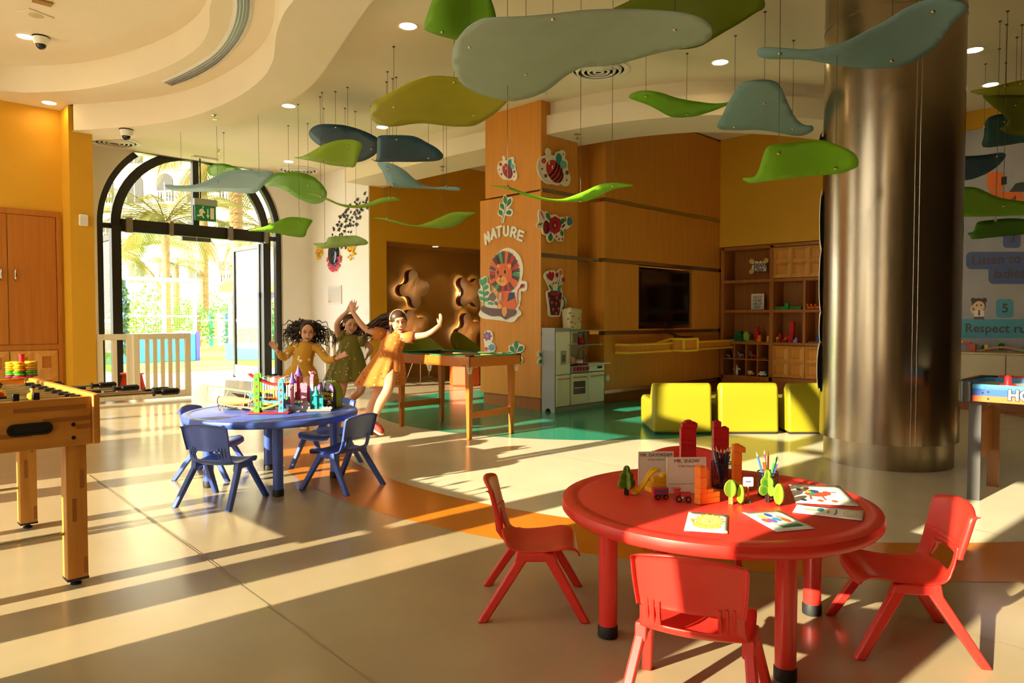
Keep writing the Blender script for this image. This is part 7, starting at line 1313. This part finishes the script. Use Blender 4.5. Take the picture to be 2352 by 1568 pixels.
# hotel
p = AT(330, 730, 62); t = thing('hotel_building', 'cream hotel with arches and balconies behind the palms', 'building', (p.x, p.y, 0), CA_ - .15); hw = mat('hotel_cream', '#E8D4AE', .85); hwin = mat('hotel_glass', '#1E1A14', .6); 
b = B(); b.box((-9, 0, 0), (14, 8, 19)); b.build('wall', t, hw)
for i, x in enumerate((-6.2, -3.4, -.6, 2.2, 5.0, 7.8)):
    for j, z in enumerate((4.2, 7.6, 11.0, 14.4)):
        b = B(); o = [(x - .75, z), (x + .75, z), (x + .75, z + 1.7)] + ([(x + .75 * cos(a), z + 1.7 + .75 * sin(a)) for a in [pi * k / 10 for k in range(1, 10)]] if j == 2 else []) + [(x - .75, z + 1.7)]; b.prism(o, (0, -.06, 0), (1, 0, 0), (0, 0, 1), (0, 1, 0), .07); w = b.build('window', t, hwin); b = B(); b.box((x - .04, -.09, z), (x + .04, -.05, z + 1.7)); b.build('mullion', w, hw)
        if i % 2: 
            b = B(); b.box((x - 1.1, -.8, z - .25), (x + 1.1, 0, z - .05)); bl = b.build('balcony', t, hw); b = B(); b.box((x - 1.1, -.8, z + .75), (x + 1.1, -.7, z + .85)); b.build('balcony_rail', bl, hw)
            for k in range(9): b = B(); b.box((x - 1.05 + k * .26, -.78, z - .05), (x - .97 + k * .26, -.72, z + .75)); b.build('baluster', bl, hw)
for z in (6.9, 10.3, 13.7): b = B(); b.box((-9, -.12, z), (14, 0, z + .2)); b.build('string_course', t, hw)
b = B(); b.box((-4.0, -8, -.05), (-1.1, .45, 5.2)); struct(b, 'sun_block_wall', 'unseen wall added outside the windows to block sun and sky', m=hw)  # added blocker, cuts sun and skylight on the right side of the room
# ================================================================ the three running girls
def print_cloth(name, base, cols, scale=26, thr=.2, rough=.8):
    m = bpy.data.materials.new(name); m.use_nodes = True; N = m.node_tree.nodes; L = m.node_tree.links; b = N['Principled BSDF']; b.inputs['Roughness'].default_value = rough; b.inputs['Sheen Weight'].default_value = .2
    tc = N.new('ShaderNodeTexCoord'); vo = N.new('ShaderNodeTexVoronoi'); vo.inputs['Scale'].default_value = scale; L.new(tc.outputs['Object'], vo.inputs['Vector'])
    cr = N.new('ShaderNodeValToRGB'); cr.color_ramp.interpolation = 'CONSTANT'; E = cr.color_ramp.elements
    for i, c in enumerate(cols):
        e = E[i] if i < 2 else E.new(i / len(cols)); e.position = i / len(cols); e.color = (*lin(c), 1)
    sp = N.new('ShaderNodeSeparateColor'); L.new(vo.outputs['Color'], sp.inputs[0]); L.new(sp.outputs[0], cr.inputs[0])
    nz = N.new('ShaderNodeTexNoise'); nz.inputs['Scale'].default_value = scale * 6; L.new(tc.outputs['Object'], nz.inputs[0])
    ad = N.new('ShaderNodeMath'); ad.operation = 'MULTIPLY_ADD'; ad.inputs[1].default_value = .25; L.new(nz.outputs[0], ad.inputs[0]); L.new(vo.outputs['Distance'], ad.inputs[2])
    lt = N.new('ShaderNodeMath'); lt.operation = 'LESS_THAN'; lt.inputs[1].default_value = thr + .125; L.new(ad.outputs[0], lt.inputs[0])
    mx = N.new('ShaderNodeMix'); mx.data_type = 'RGBA'; mx.inputs['A'].default_value = (*lin(base), 1); L.new(lt.outputs[0], mx.inputs['Factor']); L.new(cr.outputs[0], mx.inputs['B']); L.new(mx.outputs['Result'], b.inputs['Base Color'])
    return m
skin = mat('skin', '#DDA37E', .5, spec=.35, var=.03, vs_=20); hairb = mat('hair_brown', '#4A2E1C', .45, spec=.4, var=.25, vs_=30); hairc = mat('hair_dark', '#2E1C14', .5, spec=.4, var=.25, vs_=30)
eyew, eyed, lipm, teeth = mat('eye_white', '#EFE8DC', .3), mat('eye_dark', '#20140F', .3), mat('mouth', '#8A3028', .5), mat('teeth', '#F2EADB', .35)
def hand(b, w, d, n, thumb, L=1.0, curl=.15, spread=5.5):
    w, d, n = Vector(w), Vector(d).normalized(), Vector(n); n = (n - d * n.dot(d)).normalized(); s = d.cross(n)
    R3 = Matrix((s, d, n)).transposed(); b.ell(w + d * .036 * L, (.028 * L, .038 * L, .012 * L), 14, 9, R3); b.ell(w + d * .012 * L, (.02 * L, .026 * L, .014 * L), 12, 8, R3)
    for off, ln in ((-.022, .05), (-.0075, .06), (.0075, .056), (.021, .044)):
        p0 = w + d * .058 * L + s * off * L * thumb; a = (d + s * off * spread * thumb).normalized(); p1 = p0 + a * ln * .5 * L + n * curl * .008; p2 = p0 + a * ln * L + n * curl * .03
        b.tube([p0 - a * .012, p0, p1, p2], [.0078 * L, .0078 * L, .0072 * L, .0056 * L], 8); b.ell(p2, .0056 * L, 8, 6)
    p0 = w + d * .018 * L - s * .02 * L * thumb; a = (d * .7 - s * .75 * thumb + n * .2).normalized(); b.tube([p0, p0 + a * .024 * L, p0 + (a * .8 + d * .25).normalized() * .05 * L], [.0105 * L, .009 * L, .007 * L], 8); b.ell(p0 + (a * .8 + d * .25).normalized() * .05 * L, .007 * L, 8, 6)
def limb(b, pts, rr):
    P = [Vector(p) for p in pts]; Q = spline(P, 4, False); Rr = [v.x for v in spline([(r, 0) for r in rr], 4, False)]
    b.tube(Q, Rr, 14)
    for p, r in zip(P, rr): b.ell(p, r, 12, 8)
def frame(f, u=(0, 0, 1)):
    f = Vector(f).normalized(); u = Vector(u); r = f.cross(u).normalized(); u = r.cross(f); return Matrix((r, f, u)).transposed().to_4x4()
def person(label, base, D, joints, head, k, cloth, build):
    root = thing('person', label, 'person', base); T0 = Matrix.Translation(-Vector(base))
    hc, hf, hu = head; HM = T0 @ Matrix.Translation(hc) @ frame(hf, hu) @ Matrix.Scale(k, 4)
    b = B(); b.T = T0; build(b)
    b.T = HM
    for c, r in (((0, -.012, .026), (.076, .09, .083)), ((0, .012, -.03), (.062, .07, .062)), ((0, .034, -.062), (.036, .036, .034)), ((0, .052, -.082), (.02, .018, .016)), ((-.034, .05, -.03), (.028, .026, .028)), ((.034, .05, -.03), (.028, .026, .028)), ((0, .06, .03), (.05, .026, .03)), ((0, .086, -.018), (.0125, .014, .011)), ((0, .08, -.002), (.008, .012, .02)), ((-.077, -.006, -.008), (.01, .018, .025)), ((.077, -.006, -.008), (.01, .018, .025)), ((-.026, .066, -.055), (.014, .012, .011)), ((.026, .066, -.055), (.014, .012, .011))): b.ell(c, r, 18, 12)
    body = b.build('body', root, skin, smooth=180)
    q = body.modifiers.new('r', 'REMESH'); q.mode = 'VOXEL'; q.voxel_size = .0046; q.use_smooth_shade = True
    q = body.modifiers.new('sm', 'SMOOTH'); q.factor = .5; q.iterations = 4
    return root, T0, HM
def face(root, HM, closed, hairm, brow='hair'):
    for s in (-1, 1):
        x = s * .029
        if closed: b = B(); b.T = HM; b.tube(spline([(x - .014, .0745, -.001), (x - .006, .080, .006), (x + .005, .080, .006), (x + .014, .0735, -.001)], 3, False), .0026, 6); b.build('eyelid_line', root, eyed)
        else:
            b = B(); b.T = HM; b.ell((x, .069, .002), (.0145, .010, .009), 12, 8); e = b.build('eye', root, eyew); b = B(); b.T = HM; b.ell((x, .0765, .002), (.0065, .0045, .0068), 10, 7); b.build('iris', e, eyed)
            b = B(); b.T = HM; b.tube(spline([(x - .014, .0745, .006), (x, .0805, .0115), (x + .014, .0735, .006)], 3, False), .0018, 6); b.build('lash', e, eyed)
        b = B(); b.T = HM; b.tube(spline([(x - .016, .077, .022), (x - .002, .0845, .028), (x + .016, .077, .023)], 3, False), [.0012] + [.0028] * 5 + [.0012], 6); b.build('eyebrow', root, hairm)
    b = B(); b.T = HM; pts = [(-.026, .074, -.046), (-.013, .0815, -.049), (0, .0835, -.050), (.013, .0815, -.049), (.026, .074, -.046)]; lo = [(-.026, .0738, -.047), (-.014, .078, -.062), (0, .0795, -.068), (.014, .078, -.062), (.026, .0738, -.047)]
    U, Lo = spline(pts, 3, False), spline(lo, 3, False); b.add(U + Lo, [(i, i + 1, len(U) + i + 1, len(U) + i) for i in range(len(U) - 1)]); mo = b.build('mouth', root, lipm, solid=.004)
    b = B(); b.T = HM; Md = [u * .62 + l * .38 + Vector((0, .0016, 0)) for u, l in zip(U, Lo)]; U2 = [u + Vector((0, .0016, -.001)) for u in U]; b.add(U2[1:-1] + Md[1:-1], [(i, i + 1, len(U) - 2 + i + 1, len(U) - 2 + i) for i in range(len(U) - 3)]); b.build('teeth', mo, teeth, solid=.003)
def loft(b, rings, n=56, folds=9, ph=0.0):
    """horizontal-ish rings: (centre, rx, ry, fold amplitude) along the garment, top to bottom"""
    def f(u, v):
        s = v * (len(rings) - 1); i = min(int(s), len(rings) - 2); t = s - i; (c0, x0, y0, a0), (c1, x1, y1, a1) = rings[i], rings[i + 1]; c = c0.lerp(c1, t); a = 2 * pi * u; am = a0 + (a1 - a0) * t
        w = 1 + am * (sin(folds * a + ph) * .6 + sin((folds * 2 - 3) * a + 1.3 + ph) * .4); return c + _R * (x0 + (x1 - x0) * t) * cos(a) * w + _F0 * (y0 + (y1 - y0) * t) * sin(a) * w + _U0 * am * .02 * sin(5 * a)
    b.grid(f, n, (len(rings) - 1) * 5, cu=True)
def shoe(root, T0, heel, toe, up, m, msole, s=1.0):
    heel, toe = Vector(heel), Vector(toe); F_ = frame(toe - heel, up); M_ = T0 @ Matrix.Translation(heel) @ F_ @ Matrix.Scale(s, 4)
    o = [(x, y) for x, y in spline([(0, -.03), (.03, -.015), (.033, .05), (.04, .11), (.03, .165), (0, .18), (-.03, .165), (-.038, .11), (-.033, .05), (-.03, -.015)], 3)]
    b = B(); b.T = M_; b.zprism(o, 0, .018); sh = b.build('shoe', root, m); sh.data.materials.clear(); sh.data.materials.append(msole)
    b = B(); b.T = M_; prof = ((.0, 1.0), (.02, .98), (.035, .9), (.048, .72)); nn = len(o); vs = []
    for z, k in prof: vs += [(x * k, (y - .03) * k + .03 - (1 - k) * .05, z + .016 + (.02 * max(0, .4 - y / .18) if z > .03 else 0)) for x, y in o]
    b.add(vs, [(j * nn + i, j * nn + (i + 1) % nn, (j + 1) * nn + (i + 1) % nn, (j + 1) * nn + i) for j in range(3) for i in range(nn)] + [tuple(3 * nn + i for i in range(nn))]); b.build('shoe_upper', sh, m)
RND = random.Random(11)
# ---------------- girl in orange
D = 7.0; J = lambda x, y, dd=0.0: AT(x, y, D + dd)
base = PZ(870, 1000); base.z = 0
hc = J(914, 739, -.02); hf = _R * .45 - _F0 * .86 - _U0 * .12; hu = _U0 - _R * .16
def bld(b):
    limb(b, [J(908, 765, .02), J(912, 752, 0)], [.04, .038]); limb(b, [J(905, 778, .03), J(900, 806, .03), J(893, 835, .02)], [.07, .09, .1])
    limb(b, [J(876, 768, .03), J(908, 772, .02), J(938, 774, 0)], [.05, .07, .05])
    limb(b, [J(874, 766, .02), J(838, 753, -.02), J(810, 716, -.03)], [.04, .031, .021]); hand(b, J(810, 717, -.03), J(811, 690, -.03) - J(810, 717, -.03), -_F0 + _R * .1, -1, 1.02, .1, 9)
    limb(b, [J(940, 773, 0), J(980, 768, -.05), J(1010, 747, -.08)], [.038, .029, .021]); hand(b, J(1010, 748, -.08), J(1015, 718, -.1) - J(1010, 748, -.08), -_R * .75 - _F0 * .6, 1, 1.0, .35, 4)
    limb(b, [J(897, 838, 0), J(893, 888, -.2), J(874, 925, -.12), J(858, 962, -.06)], [.075, .05, .046, .03]); limb(b, [J(885, 842, .05), J(866, 905, .06), J(852, 940, .12), J(846, 985, .06)], [.075, .05, .045, .03])
root, T0, HM = person('girl in an orange flowered dress running with both arms raised', tuple(base), D, None, (hc, hf, hu), 1.0, None, bld)
face(root, HM, True, hairb)
od = print_cloth('dress_orange', '#C4701A', ['#D8606A', '#E8C060', '#C4701A', '#E0A040', '#8A3A1E', '#D8707A'], 24, .24)
b = B(); b.T = T0; loft(b, [(J(910, 762, .02), .062, .055, 0), (J(908, 768, .02), .105, .08, 0), (J(903, 786, .03), .118, .10, .01), (J(896, 806, .03), .115, .105, .03), (J(890, 825, .02), .15, .14, .05), (J(882, 850, .02), .20, .19, .07), (J(872, 882, .02), .245, .225, .09)], 64, 9); b.build('dress', root, od, solid=.004, smooth=180)
for a, c, r0, r1 in ((J(888, 768, .02), J(858, 763, .0), .05, .062), (J(926, 772, .01), J(952, 776, -.02), .05, .058)): b = B(); b.T = T0; b.tube([a, a.lerp(c, .5), c], [r0, r1, r1 * .92], 18, caps=False); b.build('sleeve', root, od, solid=.003, smooth=180)
b = B(); b.T = T0; b.tube([J(911, 762, .02) + (_R * cos(a) * .064 + _F0 * sin(a) * .056) for a in [i * 2 * pi / 20 for i in range(20)]], .006, 6, closed=True); b.build('collar', root, od)
for k in range(4): b = B(); b.T = T0; b.ell(J(915 - k * 1.4, 774 + k * 8, -.072 - .012 * k), .006, 8, 6); b.build('button', root, mat('button_brown', '#7A4A20', .4))
redsh, sole = mat('shoe_red', '#A8362A', .7), mat('shoe_sole', '#E8D8B8', .6)
shoe(root, T0, J(853, 980, -.06), J(868, 992, -.13), -_R * .1 + _U0 * .9 + _F0 * .2, redsh, sole); shoe(root, T0, PZ(841, 999) + Vector((0, 0, .005)), PZ(856, 1003) + Vector((0, 0, .005)), (0, 0, 1), redsh, sole)
for a, c in ((J(861, 955, -.065), J(855, 974, -.06)), (J(847, 976, .07), J(845, 990, .06))): b = B(); b.T = T0; b.tube([a, a.lerp(c, .5), c], [.033, .034, .036], 14); b.build('sock', root, white)
b = B(); b.T = HM; b.ell((0, -.016, .040), (.083, .094, .082), 22, 14)
b.T = T0; hr = (frame(hf, hu)); tl_ = -_R
for i in range(95):
    a = RND.uniform(-1, 1); h = RND.uniform(-.05, .085); lp = Vector((a * .078, -.03 - .055 * RND.random(), h)); p0 = hc + (hr.to_3x3() @ lp); L_ = RND.uniform(.16, .33); dz = RND.uniform(-.2, .15)
    p1 = p0 - _R * L_ * .35 + _U0 * (dz * .1 - .015) + _F0 * RND.uniform(-.02, .05); p2 = p0 - _R * L_ * .72 - _U0 * (.06 + .18 * RND.random() * L_) + _F0 * RND.uniform(-.03, .07); p3 = p0 - _R * L_ - _U0 * (.10 + .26 * RND.random() * L_ * 2 * .5) + _F0 * RND.uniform(-.05, .09)
    b.tube(spline([p0, p1, p2, p3], 4, False), [.009] * 5 + [.007] * 4 + [.005, .004, .003, .0012], 5)
for i in range(16):
    lp = Vector((.066 + .014 * RND.random(), -.01 - .04 * RND.random(), .02)); p0 = hc + hr.to_3x3() @ lp; b.tube(spline([p0, p0 - _U0 * .1 + _R * .012, p0 - _U0 * .2 - _R * RND.uniform(0, .05), p0 - _U0 * RND.uniform(.24, .32) - _R * RND.uniform(-.02, .06) - _F0 * .03], 4, False), [.008] * 9 + [.005, .004, .003, .001], 5)
b.build('hair', root, hairb, smooth=180)
b = B(); b.T = HM; b.tube([(.0855 * cos(a), .022 - .03 * sin(a) * .3, .03 + .092 * sin(a)) for a in [pi * i / 18 for i in range(19)]], .0055, 6); b.build('headband', root, mat('headband', '#E8C8A8', .5))
# ---------------- girl in yellow
D = 7.5; base = PZ(700, 983); base.z = 0
hc = J(706, 763, -.02); hf = -_F0 * .93 + _R * .32 - _U0 * .05; hu = _U0 + _R * .06
def bld(b):
    limb(b, [J(701, 787, .02), J(704, 775, .0)], [.038, .036]); limb(b, [J(700, 800, .02), J(695, 825, .02), J(692, 855, .02)], [.066, .085, .095]); limb(b, [J(678, 795, .02), J(700, 796, .02), J(727, 800, .02)], [.045, .062, .045])
    limb(b, [J(676, 795, .02), J(652, 819, -.04), J(636, 806, -.1)], [.036, .029, .021]); hand(b, J(635, 804, -.1), J(625, 790, -.12) - J(635, 804, -.1), -_F0 + _R * .3, -1, .95, .4, 5)
    limb(b, [J(729, 800, .02), J(752, 825, -.05), J(776, 822, -.12)], [.036, .029, .021]); hand(b, J(777, 821, -.12), J(795, 812, -.14) - J(777, 821, -.12), -_F0 + _U0 * .2, 1, .95, .1, 7)
    limb(b, [J(684, 862, 0), J(686, 905, -.1), J(694, 938, 0), J(699, 968, 0)], [.07, .047, .044, .028]); limb(b, [J(704, 862, 0), J(712, 905, -.2), J(716, 925, .0), J(722, 935, .2)], [.07, .047, .044, .028])
root, T0, HM = person('girl in a long-sleeved yellow dress with glasses and curly hair, running', tuple(base), D, None, (hc, hf, hu), .98, None, bld)
face(root, HM, False, hairc)
yd = print_cloth('dress_yellow', '#C8921A', ['#EFE0B8', '#EAD9A8', '#C8921A', '#EFE0B8'], 15, .22)
b = B(); b.T = T0; loft(b, [(J(702, 784, .02), .058, .052, 0), (J(702, 789, .02), .10, .075, 0), (J(699, 806, .02), .108, .092, .01), (J(696, 826, .02), .104, .095, .015), (J(694, 838, .02), .108, .10, .03), (J(692, 852, .02), .155, .14, .06), (J(690, 885, .02), .19, .175, .09)], 64, 8, .7); b.build('dress', root, yd, solid=.004, smooth=180)
for pts in ([J(684, 793, .02), J(672, 800, .01), J(653, 820, -.04), J(640, 809, -.09)], [J(722, 798, .02), J(734, 804, .01), J(752, 826, -.05), J(771, 823, -.115)]): b = B(); b.T = T0; b.tube(spline(pts, 4, False), [.05, .05, .048, .046, .045, .043, .041, .04, .039, .037, .035, .033, .030], 16, caps=False); b.build('sleeve', root, yd, solid=.003, smooth=180)
tan_sh = mat('shoe_tan', '#B98A5A', .6); shoe(root, T0, PZ(695, 981) + Vector((0, 0, .003)), PZ(708, 989) + Vector((0, 0, .003)), (0, 0, 1), tan_sh, sole); shoe(root, T0, J(720, 938, .22), J(729, 950, .16), _F0 * .7 + _U0 * .5, tan_sh, sole)
b = B(); b.T = HM
for s in (-1, 1): b.tube([(s * .031 + .02 * cos(a), .089 - .006 * abs(cos(a)), .001 + .017 * sin(a)) for a in [i * 2 * pi / 20 for i in range(20)]], .0013, 5, closed=True); b.tube([(s * .051, .085, .003), (s * .074, .05, .004), (s * .08, 0, .004)], .0013, 5)
b.tube([(-.011, .09, .004), (0, .092, .006), (.011, .09, .004)], .0013, 5); b.build('glasses', root, mat('glasses_gold', '#C9A878', .25, metal=1))
b = B(); b.T = HM; b.ell((0, -.024, .034), (.088, .092, .088), 22, 14); b.T = T0; hr = frame(hf, hu).to_3x3()
for i in range(230):
    a = RND.uniform(-1.9, 1.9) + pi * 1.5; e = RND.uniform(-.5, 1.2); n_ = Vector((cos(a) * cos(e), sin(a) * cos(e) * .9 - .12, sin(e))); p0 = hc + hr @ (n_ * .082 + Vector((0, -.015, .03))); side = -1 if RND.random() < .62 else 1
    o_ = (hr @ n_); dr = (o_ * .4 + _R * side * (RND.uniform(.25, 1.0) if side < 0 else RND.uniform(.1, .55)) - _U0 * RND.uniform(.55, 1.0) + _F0 * .25).normalized(); L_ = RND.uniform(.13, .30); q = dr.orthogonal().normalized(); q2 = dr.cross(q); ph = RND.uniform(0, 6); pts, rr = [], []
    for k in range(17): s = k / 16; r_ = .010 + .007 * s; pts.append(p0 + o_ * .03 * sin(pi * s) + dr * L_ * s + (q * cos(ph + 15 * s) + q2 * sin(ph + 15 * s)) * r_ + _U0 * .02 * sin(pi * s)); rr.append(.0072 * (1 - .7 * s))
    b.tube(pts, rr, 5)
b.build('hair', root, hairc, smooth=180)
# ---------------- girl in olive
D = 8.0; base = PZ(778, 966); base.z = 0
hc = J(805, 745, -.02); hf = -_F0 * .85 + _R * .5 - _U0 * .12; hu = _U0 + _R * .1
def bld(b):
    limb(b, [J(800, 770, .02), J(802, 758, .0)], [.038, .036]); limb(b, [J(803, 785, .02), J(802, 810, .02), J(800, 840, .02)], [.068, .088, .1]); limb(b, [J(782, 778, .02), J(803, 780, .02), J(832, 782, .02)], [.045, .062, .045])
    limb(b, [J(781, 777, .02), J(774, 744, -.02), J(797, 716, -.03)], [.038, .031, .022]); hand(b, J(797, 717, -.03), J(808, 698, -.03) - J(797, 717, -.03), -_F0 - _R * .2, -1, .95, .2, 5)
    limb(b, [J(834, 782, .02), J(852, 800, .1), J(845, 815, .2)], [.036, .029, .021]); hand(b, J(845, 815, .2), J(840, 826, .22) - J(845, 815, .2), -_R, 1, .95, .3, 4)
    limb(b, [J(790, 850, 0), J(786, 892, -.1), J(778, 925, 0), J(776, 955, .05)], [.072, .048, .045, .028]); limb(b, [J(812, 850, 0), J(830, 890, -.1), J(812, 911, .1), J(800, 925, .28)], [.072, .048, .045, .028])
root, T0, HM = person('girl in an olive flowered dress running behind with an arm over her head', tuple(base), D, None, (hc, hf, hu), .98, None, bld)
face(root, HM, True, hairb)
gd = print_cloth('dress_olive', '#77701E', ['#C99A7A', '#77701E', '#D8B080', '#C48A70'], 22, .23)
b = B(); b.T = T0; loft(b, [(J(803, 768, .02), .058, .052, 0), (J(804, 773, .02), .108, .08, 0), (J(805, 785, .02), .118, .095, .01), (J(804, 797, .02), .112, .10, .02), (J(802, 812, .02), .15, .135, .05), (J(799, 840, .02), .20, .18, .07), (J(796, 874, .02), .25, .215, .09)], 64, 9, 1.9); b.build('dress', root, gd, solid=.004, smooth=180)
for a, c in ((J(789, 774, .02), J(777, 768, -.01)), (J(826, 778, .02), J(841, 786, .03))): b = B(); b.T = T0; m_ = a.lerp(c, .5); b.tube(spline([a, m_, c], 4, False), [.05, .058, .066, .07, .072, .07, .064, .056, .046], 18, caps=False); b.build('sleeve', root, gd, solid=.003, smooth=180)
shoe(root, T0, PZ(770, 964) + Vector((0, 0, .003)), PZ(782, 971) + Vector((0, 0, .003)), (0, 0, 1), tan_sh, sole); shoe(root, T0, J(797, 924, .3), J(803, 938, .34), _F0 * .9 + _U0 * .2, tan_sh, sole)
b = B(); b.T = HM; b.ell((0, -.02, .036), (.083, .09, .084), 22, 14); b.T = T0; hr = frame(hf, hu).to_3x3()
for i in range(46):
    p0 = hc + hr @ Vector((RND.uniform(-.075, .075), -.04 - .04 * RND.random(), RND.uniform(-.05, .06))); s = -1 if i % 3 else 1; L_ = RND.uniform(.16, .3); b.tube(spline([p0, p0 + _R * s * L_ * .25 - _U0 * L_ * .25 + _F0 * .04, p0 + _R * s * L_ * .5 - _U0 * L_ * .7 + _F0 * .05, p0 + _R * s * L_ * .55 - _U0 * L_ + _F0 * .03], 4, False), [.009] * 9 + [.006, .005, .003, .001], 5)
b.build('hair', root, hairb, smooth=180)
